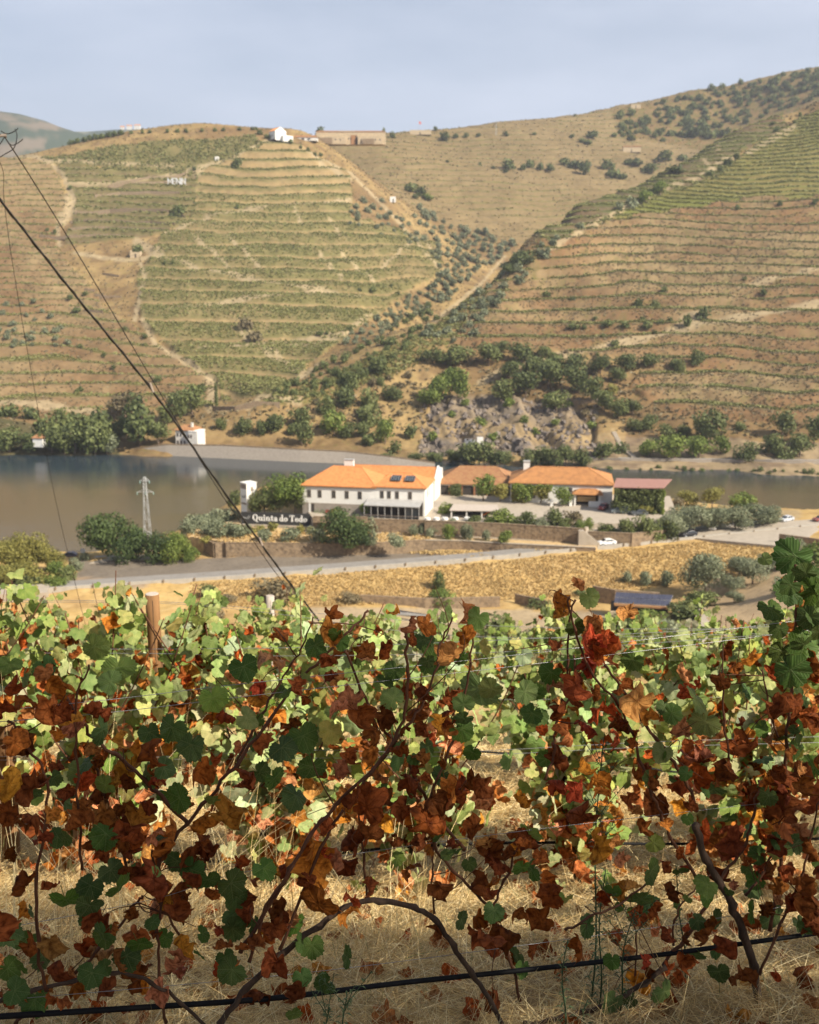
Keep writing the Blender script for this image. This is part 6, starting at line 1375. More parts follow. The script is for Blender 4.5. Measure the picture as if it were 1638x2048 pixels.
def R1(px, py, dy=0.0): return at(px, py, Y1(px) + dy)
# ---- first row: three vines
vines = []
for px, lb in ((150, 'left vine of the nearest row, mixed dark green and rusty curled leaves'), (700, 'middle vine of the nearest row with a bare arching cane and withered leaves'), (1530, 'right vine of the nearest row, tallest, mostly in shade')):
    b_ = R1(px, 2048); z_ = float(znear(b_[0], b_[1])); v = empty('grape_vine', (b_[0], b_[1], z_)); tag(v, lb, 'grapevine'); vines.append(v)
def vine_for(px): return vines[0 if px < 480 else 1 if px < 1080 else 2]
rr = np.random.default_rng(5)
CANES = [ # width px at start, end, then pixel points; 'o' old wood
 (14,12,'o',[(440,2048),(495,1975),(560,1912),(640,1850),(700,1812),(760,1800),(830,1815),(868,1838),(905,1890),(940,1945),(985,2010),(1015,2075),(1030,2140)]),
 (9,6,'c',[(480,1905),(545,1800),(580,1740),(620,1672),(680,1600),(740,1542),(790,1480),(812,1410),(816,1340),(812,1262)]),
 (7,4,'c',[(560,1900),(640,1700),(700,1600),(770,1510),(815,1450),(850,1400),(872,1340),(880,1290),(905,1235)]),
 (8,5,'c',[(930,1700),(880,1640),(830,1560),(810,1510),(760,1450),(724,1380),(692,1300)]),
 (7,4,'c',[(990,1830),(945,1780),(905,1740),(868,1690),(862,1600),(900,1500),(920,1430),(940,1330),(946,1230)]),
 (9,5,'c',[(310,1760),(330,1700),(405,1610),(470,1530),(540,1440),(590,1370),(640,1320),(700,1260),(738,1222)]),
 (6,3,'c',[(470,1540),(500,1470),(545,1390),(580,1330),(606,1290),(624,1238)]),
 (9,5,'c',[(375,1650),(330,1600),(290,1562),(230,1510),(185,1475),(150,1420),(115,1370),(100,1330)]),
 (8,5,'c',[(90,1980),(75,1880),(72,1760),(90,1640),(92,1560),(60,1500),(20,1440)]),
 (6,4,'c',[(165,1740),(158,1640),(152,1500),(152,1400),(180,1330)]),
 (7,5,'c',[(258,1756),(240,1690),(215,1620),(195,1545),(186,1500)]),
 (9,6,'c',[(30,2048),(80,1990),(145,1950),(200,1895),(262,1820),(285,1790)]),
 (10,8,'o',[(-40,2010),(60,1985),(150,1960),(230,1945),(300,1965),(360,2005),(420,2060)]),
 (7,5,'c',[(330,2048),(318,1960),(316,1870),(322,1790),(300,1700)]),
 (6,4,'c',[(370,1890),(330,1820),(300,1770)]),
 (7,4,'c',[(500,1925),(520,1850),(545,1790),(590,1730)]),
 (19,15,'o',[(1530,2140),(1520,2040),(1508,1935),(1486,1870),(1462,1810),(1440,1765),(1412,1715),(1390,1650)]),
 (11,8,'o',[(1330,1935),(1290,1965),(1225,2005),(1160,2025),(1100,2040),(1050,2048)]),
 (8,5,'c',[(1300,1958),(1360,1890),(1412,1810),(1450,1745),(1490,1690),(1505,1630),(1520,1560)]),
 (7,4,'c',[(1395,1755),(1350,1690),(1325,1640),(1300,1580),(1280,1520),(1262,1460),(1230,1400),(1180,1340),(1150,1260),(1135,1195)]),
 (8,5,'c',[(1395,1620),(1370,1560),(1330,1500),(1285,1440),(1250,1390),(1210,1330)]),
 (5,4,'c',[(1136,1400),(1136,1320),(1140,1240),(1150,1200)]),
 (6,4,'c',[(1090,1560),(1110,1500),(1112,1440),(1145,1380),(1148,1310)]),
 (8,5,'c',[(1540,1860),(1560,1740),(1575,1620),(1572,1500),(1582,1390),(1588,1290),(1592,1190),(1590,1130)]),
 (6,4,'c',[(1520,1950),(1560,1850),(1600,1760),(1620,1680),(1638,1600)]),
 (7,5,'c',[(1040,2000),(1020,1920),(1000,1870),(985,1820),(1010,1760),(1040,1690)]),
 (5,3,'c',[(870,1830),(864,1750),(868,1700),(870,1650)]),(6,4,'c',[(738,1800),(728,1720),(722,1650),(720,1600)]),
 (6,4,'c',[(1130,1860),(1180,1835),(1240,1808),(1290,1770)]),(4,3,'c',[(1270,1950),(1272,1880),(1266,1820)]),
 (5,3,'c',[(1345,1890),(1350,1840),(1375,1790),(1420,1750)]),(6,4,'c',[(1490,1790),(1530,1740),(1545,1690),(1560,1640)]),
 (5,3,'c',[(1460,1540),(1450,1440),(1445,1350),(1448,1290)]),(5,3,'c',[(1558,1480),(1535,1410),(1525,1340)])]
def smooth(pts, n=4):
    out = []
    for i in range(len(pts) - 1):
        p0, p1, p2, p3 = pts[max(i - 1, 0)], pts[i], pts[i + 1], pts[min(i + 2, len(pts) - 1)]
        for k in range(n):
            t = k / n; out.append(.5 * ((2 * p1) + (p2 - p0) * t + (2 * p0 - 5 * p1 + 4 * p2 - p3) * t * t + (3 * p1 - p0 - 3 * p2 + p3) * t ** 3))
    return out + [pts[-1]]
canepts = []
for w0, w1, ty, pts in CANES:
    v = vine_for(np.mean([p[0] for p in pts])); dy = rr.uniform(-.07, .09) if ty == 'c' else 0.0
    q = smooth([R1(x, y, dy) for x, y in pts], 5); n = len(q); m_ = Y1(pts[0][0]) / F / CT / 2
    q = [p + rr.normal(size=3) * .0022 for p in q]
    rad = 1.0 * np.linspace(w0 * m_, w1 * m_, n) * (1 + (np.arange(n) % 5 == 0) * .28 + rr.uniform(-.06, .06, n))
    off = np.array(v.location); MB().tube([p - off for p in q], list(rad), 9).build('old_branch' if ty == 'o' else 'cane', M['oldwood' if ty == 'o' else 'cane'], v, True); canepts.append((v, q, ty))
HERO = """17,1335,50,g 45,1358,42,g 110,1372,60,d 100,1430,62,d 142,1418,40,d 150,1466,52,D 195,1300,55,g 238,1345,66,g 214,1362,48,g 430,1405,58,g 208,1466,58,G 339,1463,58,G 300,1472,46,G 380,1500,62,G 255,1547,62,o 295,1557,56,G 335,1538,46,G 350,1592,62,G 403,1543,56,d 537,1322,52,s 490,1342,56,G 500,1440,50,g 510,1560,60,D 525,1492,44,d 470,1636,78,o 60,1590,50,G 20,1560,42,D
650,1268,54,o 664,1238,38,d 682,1288,34,G 740,1308,40,D 772,1304,36,D 815,1255,36,s 828,1282,30,d 852,1285,46,G 870,1322,60,G 905,1326,68,s 930,1230,42,s 895,1232,36,g 936,1276,36,d 966,1296,32,y 960,1390,84,g 925,1402,44,g 930,1463,52,G 942,1510,36,G 721,1436,60,D 775,1440,52,D 760,1470,50,D 829,1428,44,D 880,1452,52,d 848,1466,44,D 658,1470,52,y 610,1482,62,G 570,1502,56,G 620,1542,60,G 552,1562,50,G 695,1516,42,d 802,1514,58,G 856,1503,46,G 880,1560,50,G 832,1562,52,D 900,1590,60,D 932,1600,52,d
1120,1222,48,o 1183,1200,42,g 1194,1244,48,s 1107,1294,32,D 1170,1290,60,r 1202,1308,60,r 1212,1286,40,r 1190,1332,50,r 1225,1320,36,D 1097,1351,46,G 1158,1382,62,r 1200,1423,60,r 1266,1416,74,s 1252,1440,50,D 1140,1466,58,s 1130,1430,46,D 1180,1450,42,r 1057,1387,50,g 1060,1432,46,G 1262,1326,46,G 1398,1401,60,g 1405,1452,60,g 1350,1430,42,G 1370,1390,36,r 1360,1460,42,s 1270,1480,32,D 1484,1513,72,D 1460,1550,52,D 1380,1492,46,d 1390,1524,60,s 1370,1562,50,D 1125,1520,52,D 1120,1560,46,r 1165,1540,46,o 1190,1570,52,o 1160,1582,46,r 1205,1590,38,o 1423,1581,52,G 1525,1590,56,g 1280,1560,46,D
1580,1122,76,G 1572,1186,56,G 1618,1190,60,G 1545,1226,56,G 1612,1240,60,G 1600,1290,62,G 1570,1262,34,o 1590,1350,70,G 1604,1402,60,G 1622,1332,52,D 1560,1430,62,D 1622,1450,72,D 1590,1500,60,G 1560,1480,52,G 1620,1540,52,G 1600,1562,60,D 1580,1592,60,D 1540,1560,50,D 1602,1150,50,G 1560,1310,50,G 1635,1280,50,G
77,1634,54,D 36,1650,42,D 82,1682,38,D 130,1680,38,G 352,1600,62,G 280,1640,56,o 240,1650,42,D 270,1692,42,D 349,1694,78,o 400,1650,50,d 423,1714,62,D 282,1770,62,D 320,1762,78,D 370,1762,52,D 396,1740,42,D 134,1805,68,G 176,1780,56,G 201,1869,52,G 20,1870,60,G 46,1884,56,G 90,1916,58,G 22,1942,52,G 70,2010,62,G 100,1780,34,D 180,1822,46,D 265,1882,48,d 362,1930,58,s 432,1950,42,r 400,1912,34,G 452,1920,38,G 470,1772,62,G 482,1820,52,G 410,1870,38,G 520,1760,42,D 500,1890,52,d 540,1872,42,d 120,2000,46,d 200,1982,52,D 280,1962,52,D 15,2000,46,D
590,1600,60,G 560,1738,44,D 634,1738,88,o 700,1684,60,D 740,1680,60,D 745,1617,72,D 716,1600,46,D 700,1732,42,D 628,1819,72,D 700,1830,48,o 577,1845,40,s 550,1862,46,d 624,1900,52,G 691,1912,48,G 644,1970,48,G 606,1960,42,G 590,2030,34,G 869,1644,72,D 860,1610,60,D 910,1610,72,D 960,1600,42,s 940,1660,46,D 905,1710,42,G 940,1732,32,G 985,1692,52,s 1010,1722,46,D 886,1778,46,D 872,1862,38,D 970,1782,58,D 950,1840,42,D 980,1876,66,D 1022,1870,62,D 1044,1943,40,G 1040,1740,42,G 1040,1822,42,d 997,2003,52,D 740,1782,42,D
1061,1672,52,g 1060,1742,46,G 1086,1720,34,d 1090,1762,42,d 1068,1844,62,D 1130,1802,38,y 1168,1855,52,G 1194,1704,62,o 1230,1690,34,s 1240,1722,34,s 1155,1640,60,D 1080,1625,42,o 1165,1895,52,D 1272,1801,72,G 1308,1744,56,G 1300,1812,50,G 1340,1790,42,D 1409,1772,52,g 1452,1686,62,D 1410,1670,46,r 1430,1762,50,D 1510,1710,40,G 1510,1780,40,G 1545,1844,58,G 1550,1700,46,y 1599,1798,82,D 1600,1690,46,G 1416,1880,52,D 1460,1900,56,D 1592,1941,62,D 1283,1970,56,o 1330,1990,56,G 1330,2022,56,D 1370,1920,46,D 1480,1960,56,D 1440,1950,46,G 1255,2000,36,G 1220,2010,56,G 1437,1643,32,g 1308,1615,52,D 1400,1562,52,r 1500,1602,52,D 1570,1622,82,D 1620,1602,72,D 1545,2020,50,D 1640,1720,60,D 1640,1850,60,D""".split()
TONE = {'g': (.19, .25, .06), 'G': (.08, .13, .028), 'y': (.36, .31, .06), 'd': (.46, .145, .03), 'D': (.27, .075, .018), 'o': (.62, .24, .035), 's': (.68, .29, .10), 'r': (.47, .09, .025)}  # G and D: dark leaf tones, lowered to put first-row shade into the colour
for h_ in HERO:
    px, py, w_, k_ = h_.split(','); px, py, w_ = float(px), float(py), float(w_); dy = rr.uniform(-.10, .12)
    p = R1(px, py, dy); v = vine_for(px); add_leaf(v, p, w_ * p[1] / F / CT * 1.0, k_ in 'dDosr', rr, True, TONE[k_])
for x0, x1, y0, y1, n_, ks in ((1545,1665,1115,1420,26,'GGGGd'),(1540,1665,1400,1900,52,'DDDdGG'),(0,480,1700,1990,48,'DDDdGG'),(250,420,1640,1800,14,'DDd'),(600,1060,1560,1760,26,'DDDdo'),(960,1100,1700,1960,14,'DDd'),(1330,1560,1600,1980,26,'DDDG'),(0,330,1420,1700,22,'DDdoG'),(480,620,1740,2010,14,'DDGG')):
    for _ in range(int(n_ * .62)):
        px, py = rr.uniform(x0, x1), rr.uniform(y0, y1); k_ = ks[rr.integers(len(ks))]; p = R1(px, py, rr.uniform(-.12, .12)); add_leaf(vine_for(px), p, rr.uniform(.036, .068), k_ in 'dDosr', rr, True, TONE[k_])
# smaller leaves and tendrils along the canes
cnt = {}
for v, q, ty in canepts:
    if ty == 'o': continue
    for p in list(q[2::2]) + list(q[3::3]):
        if rr.random() < .62:
            px, py = proj(p)
            if 1560 < py < 2100 and 540 < px < 1180 and rr.random() < .6: continue
            if py < 1290 and rr.random() < .6: continue
            dry = rr.random() < .62; pp = p + rr.normal(size=3) * np.array([.05, .05, .045]); add_leaf(v, pp, rr.uniform(.028, .058), dry, rr, True, TONE[rr.choice(list('DDdDros' if dry else 'GGGg'))])
for v, q, ty in canepts:
    if ty == 'o' or rr.random() < .35: continue
    p = q[rr.integers(3, len(q) - 2)]; t = np.linspace(0, 1, 16); dr = rr.normal(size=3) * np.array([.1, .04, .06]); cur = [p + dr * a + np.array([math.sin(a * 13) * .014 * a, math.cos(a * 11) * .01 * a, -a * a * .05 + math.sin(a * 9) * .012]) - np.array(v.location) for a in t]
    MB().tube(cur, .0009, 5).build('tendril', M['cane'], v, True)
for v, q, ty in canepts:
    if ty == 'o': continue
    for _ in range(rr.integers(1, 4)):
        p = q[rr.integers(2, len(q) - 1)]; dr = rr.normal(size=3) * np.array([.10, .03, .09]); k_ = rr.normal(size=3) * .02
        MB().tube([p + dr * t + k_ * math.sin(t * 3.1) - np.array(v.location) for t in np.linspace(0, 1, 7)], [.0018, .0008], 5).build('twig', M['cane'], v, True)
# ---- rows two to five
ENVX = [0,60,120,220,290,400,480,560,620,700,760,830,880,960,1040,1100,1180,1290,1340,1400,1480,1560,1638]
ENVY = [1160,1200,1170,1130,1225,1150,1225,1148,1230,1235,1192,1265,1190,1235,1255,1190,1235,1195,1265,1195,1230,1190,1200]
def vine(X, Y, seed, nind, nst, label, group, dryf, hmax=1.75, rn_=2):
    r = np.random.default_rng(seed); z0 = float(znear(X, Y)) + .03; v = empty('grape_vine', (X, Y, z0)); tag(v, label, 'grapevine', group)
    hh = r.uniform(.36, .5) if rn_ == 2 else r.uniform(.5, .62); lean = r.normal() * .08
    MB().tube([(0, 0, -.05), (lean * .4, .02, hh * .45), (lean, 0, hh)], [.026, .021, .024], 8).build('trunk', M['oldwood'], v, True)
    P = []; S = []; D = []
    ns = r.integers(6, 9)
    for k in range(ns):
        tipx = X + (k - (ns - 1) / 2) * .17 + r.normal() * .08; tz = z0 + r.uniform(hmax * .72, hmax + .12)
        px, _ = proj(np.array([tipx, Y, tz])); lim = at(float(px), float(np.interp(px, ENVX, ENVY)) + r.uniform(0, 26), Y)[2]; tz = min(tz, lim)
        b_ = np.array([X + lean + r.normal() * .1, Y, z0 + hh]); t_ = np.array([tipx, Y + r.normal() * .1, tz]); mid = (b_ + t_) / 2 + np.array([(tipx - X) * .25, r.normal() * .06, .05])
        q = [b_ * (1 - s) ** 2 + 2 * mid * s * (1 - s) + t_ * s * s for s in np.linspace(0, 1, 9)]
        MB().tube([p - np.array([X, Y, z0]) for p in q], [.0052, .0025], 5).build('shoot', M['cane'], v, True)
        nl = (nind + nst) // ns
        for i in range(nl):
            s = r.random() ** (1.1 if rn_ == 2 else .85); p = b_ * (1 - s) ** 2 + 2 * mid * s * (1 - s) + t_ * s * s; sp = .12 * (1 - s * .6)
            P.append(p + r.normal(size=3) * np.array([sp, sp * .8, .05]) - np.array([0, 0, .04 + .5 * r.random() ** 1.6 * (1 - s) * (1 if rn_ < 4 else .6)])); S.append(r.uniform(.06, .125) * (1.08 - .35 * s)); D.append(r.random() < dryf * (1.35 - s * 1.1))
    P = np.array(P); S = np.array(S); D = np.array(D)
    ax, ay = proj(P); kk = ~((ax > 284) & (ax < 330) & (ay < 1330 if rn_ == 2 else ay < 1300) & (Y < 7.5)); P, S, D = P[kk], S[kk], D[kk]; o_ = r.permutation(len(P)); big = np.argsort(-S)[:nind]; rest = np.setdiff1d(np.arange(len(P)), big)
    for i in big:
        c_ = TONE[r.choice(list('dDoss'))] if D[i] else [(.32, .38, .12), (.42, .47, .18), (.22, .29, .07), (.48, .51, .24), (.48, .46, .14), (.30, .37, .12)][r.integers(6)]
        add_leaf(v, P[i], S[i], bool(D[i]), r, False, c_)
    for dr in (False, True):
        k = [i for i in rest if D[i] == dr]
        if k: joined_leaves('foliage', P[k], S[k], D[k], r, v, dr)
def where(px): return ('at the left edge' if px < 150 else 'left of the round timber post' if px < 290 else 'right of the round timber post' if px < 480 else 'left of the centre gap' if px < 700 else 'in the centre gap' if px < 950 else 'right of the centre gap' if px < 1150 else 'behind the tall weed' if px < 1300 else 'right of the tall weed' if px < 1480 else 'behind the shaded right vine')
ROWS = [(2, 4.85, .9, 285, 300, .34), (3, 7.35, 1.05, 180, 260, .18), (4, 9.9, 1.1, 110, 220, .12), (5, 12.4, 1.2, 60, 190, .10)]
ORD = {2: 'second', 3: 'third', 4: 'fourth', 5: 'fifth'}
for rn, Y, dx, ni, nst, df in ROWS:
    half = .42 * Y + .3 + 2.2; n = int(2 * half / dx) + 1
    for k in range(n):
        X = -half + (k + .5) * 2 * half / n + np.random.default_rng(k + rn * 50).normal() * .08; Yk = Y + .06 * X
        px = proj(np.array([X, Yk, 61.5]))[0]
        if rn == 2 and 1130 < px < 1290: hm = 1.25
        else: hm = 1.72
        den = 1.0 if px < 620 or px > 1000 else .55
        out = px < -90 or px > W0 + 90
        vine(X, Yk, 1000 * rn + k, 30 if out else int(ni * den), 260 if out else int(nst * den), 'sunlit green vine of the %s row, %s' % (ORD[rn], where(px)), 'vines of the %s row' % ORD[rn], df * (1.5 if px < 420 else 1.0), hm, rn)
for px, xv, yv, nm in ((-820, -2.75, 1.65, 'farther'), (-330, -1.85, 1.85, 'nearer'), (1980, 2.15, 3.05, 'nearer'), (2480, 3.15, 3.4, 'farther')):
    vine(xv, yv, 7000 + px, 30, 260, 'vine of the nearest row beyond the %s edge, %s one' % ('left' if px < 0 else 'right', nm), 'vines of the nearest row beyond the frame', .6, 1.6, 5)
# ---- wires, pipes, posts
def wireline(name, pts, rad, mat, label, cat, Yf, group=None):
    q = smooth([at(x, y, Yf(x)) for x, y in pts], 6); q = [q[0] + (q[0] - q[2]) / np.linalg.norm(q[0] - q[2]) * 2.2] + q + [q[-1] + (q[-1] - q[-3]) / np.linalg.norm(q[-1] - q[-3]) * 2.2]; m = MB().tube(q, rad, 6); tag(m.build(name, M[mat], None, True), label, cat, group)
g1 = 'trellis wires of the nearest row'
for i, (pts, lb) in enumerate([([(-120,1432),(230,1398),(500,1366),(1050,1308),(1638,1236),(1760,1220)],'top wire of the nearest row, passing the red leaves'),([(-120,1452),(200,1427),(550,1386),(1050,1330),(1638,1258),(1760,1240)],'second wire from the top of the nearest row'),
    ([(-120,1880),(300,1800),(500,1742),(920,1678),(1300,1632),(1638,1594),(1760,1580)],'middle wire of the nearest row, just above the far drip pipe'),([(-120,2010),(300,1975),(660,1940),(1050,1890),(1400,1842),(1638,1800),(1760,1780)],'lowest wire of the nearest row, just above the near drip pipe')]):
    wireline('trellis_wire', pts, .0008, 'wire', lb, 'wire', lambda x: Y1(x) + .02)
wireline('drip_pipe', [(-120,2042),(0,2033),(300,2014),(550,1996),(800,1966),(1030,1942),(1300,1912),(1500,1885),(1638,1866),(1760,1848)], .0076, 'pipe', 'thick black drip pipe running along the nearest vine row', 'pipe', lambda x: Y1(x) + .03)
wireline('drip_pipe', [(-120,1728),(0,1727),(250,1724),(430,1722),(650,1708),(840,1692),(1090,1685),(1350,1688),(1500,1680),(1760,1676)], .0085, 'pipe', 'black drip pipe under the second vine row', 'pipe', lambda x: 4.8 + .2 * x / W0)
wireline('drip_pipe', [(-120,1480),(500,1490),(900,1500),(1225,1524),(1340,1543),(1500,1550),(1760,1556)], .009, 'pipe', 'dark drip pipe under the third vine row, seen in the straw gap', 'pipe', lambda x: 7.3)
for i, pts in enumerate([[(-120,1296),(0,1298),(550,1296),(1050,1278),(1560,1252),(1760,1246)],[(-120,1306),(300,1307),(560,1312),(1050,1302),(1638,1262),(1760,1256)],[(-120,1512),(330,1514),(560,1500),(900,1504),(1300,1484),(1760,1470)],[(-120,1520),(300,1519),(900,1512),(1300,1494),(1760,1482)]]):
    wireline('trellis_wire', pts, .0014, 'wire', ['upper', 'second', 'third', 'lowest'][i] + ' steel wire of the second vine row', 'wire', lambda x: 4.75)
for i, pts in enumerate([[(-120,1200),(305,1203),(540,1219),(800,1240),(1050,1254),(1400,1258),(1760,1250)],[(-120,1205),(305,1206),(540,1226),(800,1262),(1050,1276),(1400,1270),(1760,1262)],[(-120,1395),(400,1392),(900,1400),(1760,1390)]]):
    wireline('trellis_wire', pts, .0018, 'wire', ['upper', 'second', 'lowest'][i] + ' steel wire of the third vine row, running past the timber post', 'wire', lambda x: 7.3)
def post(pxt, pyt, pxb, Y, rad, label, mat='stake'):
    t_ = at(pxt, pyt, Y); z_ = float(znear(t_[0], Y)); b_ = at(pxb, 1500, Y); b_[2] = z_ - .1; o = empty('timber_post', (b_[0], b_[1], z_)); tag(o, label, 'post'); L_ = np.array([b_[0], b_[1], z_])
    q = [b_ * (1 - s) + t_ * s - L_ for s in np.linspace(0, 1, 9)]; MB().tube(q, rad, 18).build('post_shaft', M[mat], o, True)
    m = MB(); d = (t_ - b_); d = d / np.linalg.norm(d); m.tube([q[-1] + d * .0005, q[-1] + d * .004], [rad * .97, rad * .9], 18); m.build('cut_end', M['reed'], o)
    m = MB(); f = np.array([.25, -1, 0]); f = f / np.linalg.norm(f)
    for s0, s1, w_ in ((.55, .98, .0016), (.2, .6, .0012)):
        a, c = b_ * (1 - s0) + t_ * s0 - L_ + f * rad * 1.003, b_ * (1 - s1) + t_ * s1 - L_ + f * rad * 1.003; x_ = np.array([w_, 0, 0]); m.hexa([a - x_, a + x_, c + x_, c - x_], [p + f * .001 for p in (a - x_, a + x_, c + x_, c - x_)])
    m.build('crack', M['dark'], o)
    return o
post(304, 1188, 322, 7.25, .050, 'round brown timber post with a long crack, standing in the third vine row')
post(540, 1192, 544, 9.8, .042, 'paler timber post further back, among the fourth row vines', 'reed')
post(4, 1300, 2, 4.9, .045, 'orange-brown timber post cut off by the left edge')
q = at(152, 1690, 4.7); tag(MB().tube([q - np.array([0, 0, 1.0]), q + np.array([.01, 0, .14])], .02, 8).build('wooden_stake', M['gold'], None, True), 'short yellowish stake below the left leaves of the second row', 'stake')
# ---- cables descending from the upper left
M['cable'] = plain('black_cable', (.02, .018, .016), .5, .3, 30, .3)
def cable(pts, Y0, Y1_, rad, label, mat='cable', parts=None):
    n = len(pts); q = smooth([at(x, y, Y0 + (Y1_ - Y0) * i / (n - 1)) for i, (x, y) in enumerate(pts)], 8); o = empty('stay_cable', q[0]); tag(o, label, 'cable')
    MB().tube([p - q[0] for p in q], rad, 8).build('strand', M[mat], o, True); return o, q
c1, cq = cable([(-190,165),(-100,277),(0,400),(150,590),(300,775),(440,972),(560,1140),(640,1245),(700,1340)], 8.0, 13.5, .0105, 'thick black cable falling steeply from the upper left')
m = MB()
for k in range(1, len(cq) * 3 - 4):   # second strand twisted round the first
    pass
t_ = [cq[0]]
for k in range(len(cq) - 1):
    for s in (0, .25, .5, .75):
        p = cq[k] * (1 - s) + cq[k + 1] * s; a = (k + s) * 2.4; t_.append(p + np.array([math.cos(a), 0, math.sin(a)]) * .011)
MB().tube([p - cq[0] for p in t_[1:]], .0055, 6).build('wrapped_strand', M['cable'], c1, True)
for px, py in ((312,783),(522,1090)):
    s = min(range(len(cq)), key=lambda i: abs(proj(cq[i])[1] - py)); MB().tube([cq[s] - cq[0] + [0, 0, .05], cq[s] - cq[0] - [-.03, 0, .05]], .013, 8).build('clamp', M['frame'], c1)
c2, dq = cable([(8,272),(60,352),(150,498),(300,752),(430,968),(500,1072),(556,1152),(640,1260)], 8.0, 13.3, .0048, 'thinner dark cable running beside the thick one and meeting it low down', 'cable')
MB().tube([dq[0] - dq[0] + [-.035, 0, 0], dq[0] - dq[0] + [.01, 0, .006], dq[1] - dq[0]], [.010, .013, .005], 8).build('clamp', M['frame'], c2)
for pts in ([(2,262),(14,268),(30,262),(36,256)],[(8,272),(22,290),(36,286),(46,278)],[(-6,318),(10,308),(28,296),(34,272),(30,258)],[(12,268),(4,282),(-8,300)]):
    q = smooth([at(x, y, 8.0) for x, y in pts], 4); MB().tube([p - dq[0] for p in q], .0035, 5).build('loose_wire_end', M['cable'], c2, True)
cable([(-190,215),(-60,262),(2,330),(8,400),(24,520),(60,730),(108,985),(150,1165),(176,1270)], 8.0, 12.6, .0028, 'very thin wire near the left edge dropping almost vertically', 'cable')
pp = at(-190, 165, 8.0); zb = float(znear(pp[0], 8.0)); up_ = empty('utility_pole', (pp[0], 8.0, zb)); tag(up_, 'wooden utility pole holding the steep cables, past the left edge', 'pole')
MB().tube([(0, 0, -.2), (0, 0, pp[2] - zb + .5)], [.11, .085], 12).build('pole', M['stake'], up_, True); MB().tube([(-.02, -.1, pp[2] - zb), (.14, -.1, pp[2] - zb)], .03, 8).build('bracket', M['frame'], up_)
MB().tube([p - dq[0] for p in smooth([dq[0], (dq[0] + pp) / 2 - np.array([0, 0, .06]), pp + np.array([0, 0, -.35])], 6)], .004, 6).build('tie_wire', M['cable'], c2, True)
# ---- straw and dry grass on the ground
def straw(n, y0, y1, ln, wd, up, seed, name, label, cols, cx=None):
    r = np.random.default_rng(seed); Y = y0 + (y1 - y0) * r.random(n) ** 1.15; X = r.uniform(-1, 1, n) * (.43 * Y + .9)
    if cx is not None:
        k = r.integers(0, len(cx), n); X = np.array([c[0] for c in cx])[k] + r.normal(size=n) * .14; Y = np.array([c[1] for c in cx])[k] + r.normal(size=n) * .12
    Z = znear(X, Y) + .03; an = r.uniform(0, 6.28, n); L_ = ln * r.uniform(.4, 1.3, n); el = np.abs(r.normal(size=n)) * up
    d = np.stack([np.cos(an) * np.cos(el), np.sin(an) * np.cos(el), np.sin(el)], 1); p0 = np.stack([X, Y, Z + r.random(n) * .03], 1); bend = r.normal(size=(n, 3)) * .22; bend[:, 2] -= .25 * np.sin(el)
    pts = [p0 + d * (L_ * t)[:, None] + bend * (L_ * t * t)[:, None] * .6 for t in (0, .35, .7, 1.0)]
    sd_ = np.cross(d, r.normal(size=(n, 3))); sd_ /= np.linalg.norm(sd_, axis=1)[:, None] + 1e-9; w_ = wd * r.uniform(.6, 1.4, n)[:, None] * np.maximum(1, Y / 4)[:, None]
    rows_ = []
    for i, p in enumerate(pts):
        p[:, 2] = np.maximum(p[:, 2], Z + .002); ww = w_ * (1 - .28 * i); rows_ += [p - sd_ * ww, p + sd_ * ww]
    V = np.stack(rows_, 1); Fq = np.array([[0, 1, 3, 2], [2, 3, 5, 4], [4, 5, 7, 6]]); Fc = (Fq[None] + (np.arange(n) * 8)[:, None, None]).reshape(-1, 4)
    c_ = np.array(cols)[r.integers(0, len(cols), n)] * r.uniform(.75, 1.2, n)[:, None]
    tag(link(name, mesh_np(name, V.reshape(-1, 3), Fc, M['strawb'], np.repeat(c_, 8, 0))), label, 'grass', kind='stuff')
M['strawb'], N, Lk = newmat('straw_blades'); o_ = N('ShaderNodeOutputMaterial'); d = N('ShaderNodeBsdfPrincipled', i_Roughness=.6); tr = N('ShaderNodeBsdfTranslucent'); mx = N('ShaderNodeMixShader'); mx.inputs[0].default_value = .2
a = N('ShaderNodeAttribute', attribute_name='col'); Lk(a.outputs[0], d.inputs['Base Color']); Lk(a.outputs[0], tr.inputs[0]); Lk(d.outputs[0], mx.inputs[1]); Lk(tr.outputs[0], mx.inputs[2]); Lk(mx.outputs[0], o_.inputs[0])
SC = [(.70, .51, .22), (.78, .61, .30), (.60, .42, .17), (.48, .32, .13), (.84, .70, .39)]
straw(95000, 1.5, 7.0, .13, .0011, .22, 1, 'straw', 'flattened straw covering the ground between the vine rows', SC)
straw(34000, 6.5, 14.0, .2, .0012, .35, 2, 'straw', 'dry straw between the farther vine rows', SC)
straw(9000, 1.7, 7, .20, .0011, .8, 3, 'dry_grass', 'upright dry grass between the vine rows', SC)
straw(2600, 1.8, 6.5, .12, .0013, .9, 4, 'green_grass', 'thin green grass blades in the straw', [(.16, .2, .07), (.22, .24, .1)])
r_ = np.random.default_rng(9)
tall = [(at(x, 1750, Y)[0], Y) for x, Y in ((205,3.3),(230,3.5),(250,3.2),(300,3.6),(330,3.4),(105,3.0),(95,3.2),(760,3.4),(830,3.5),(20,3.2),(470,3.8),(520,3.9))]
straw(520, 0, 0, .85, .0013, 1.6, 6, 'dry_stalks', 'tall dry grass stalks behind the nearest vines at the left', SC, tall)
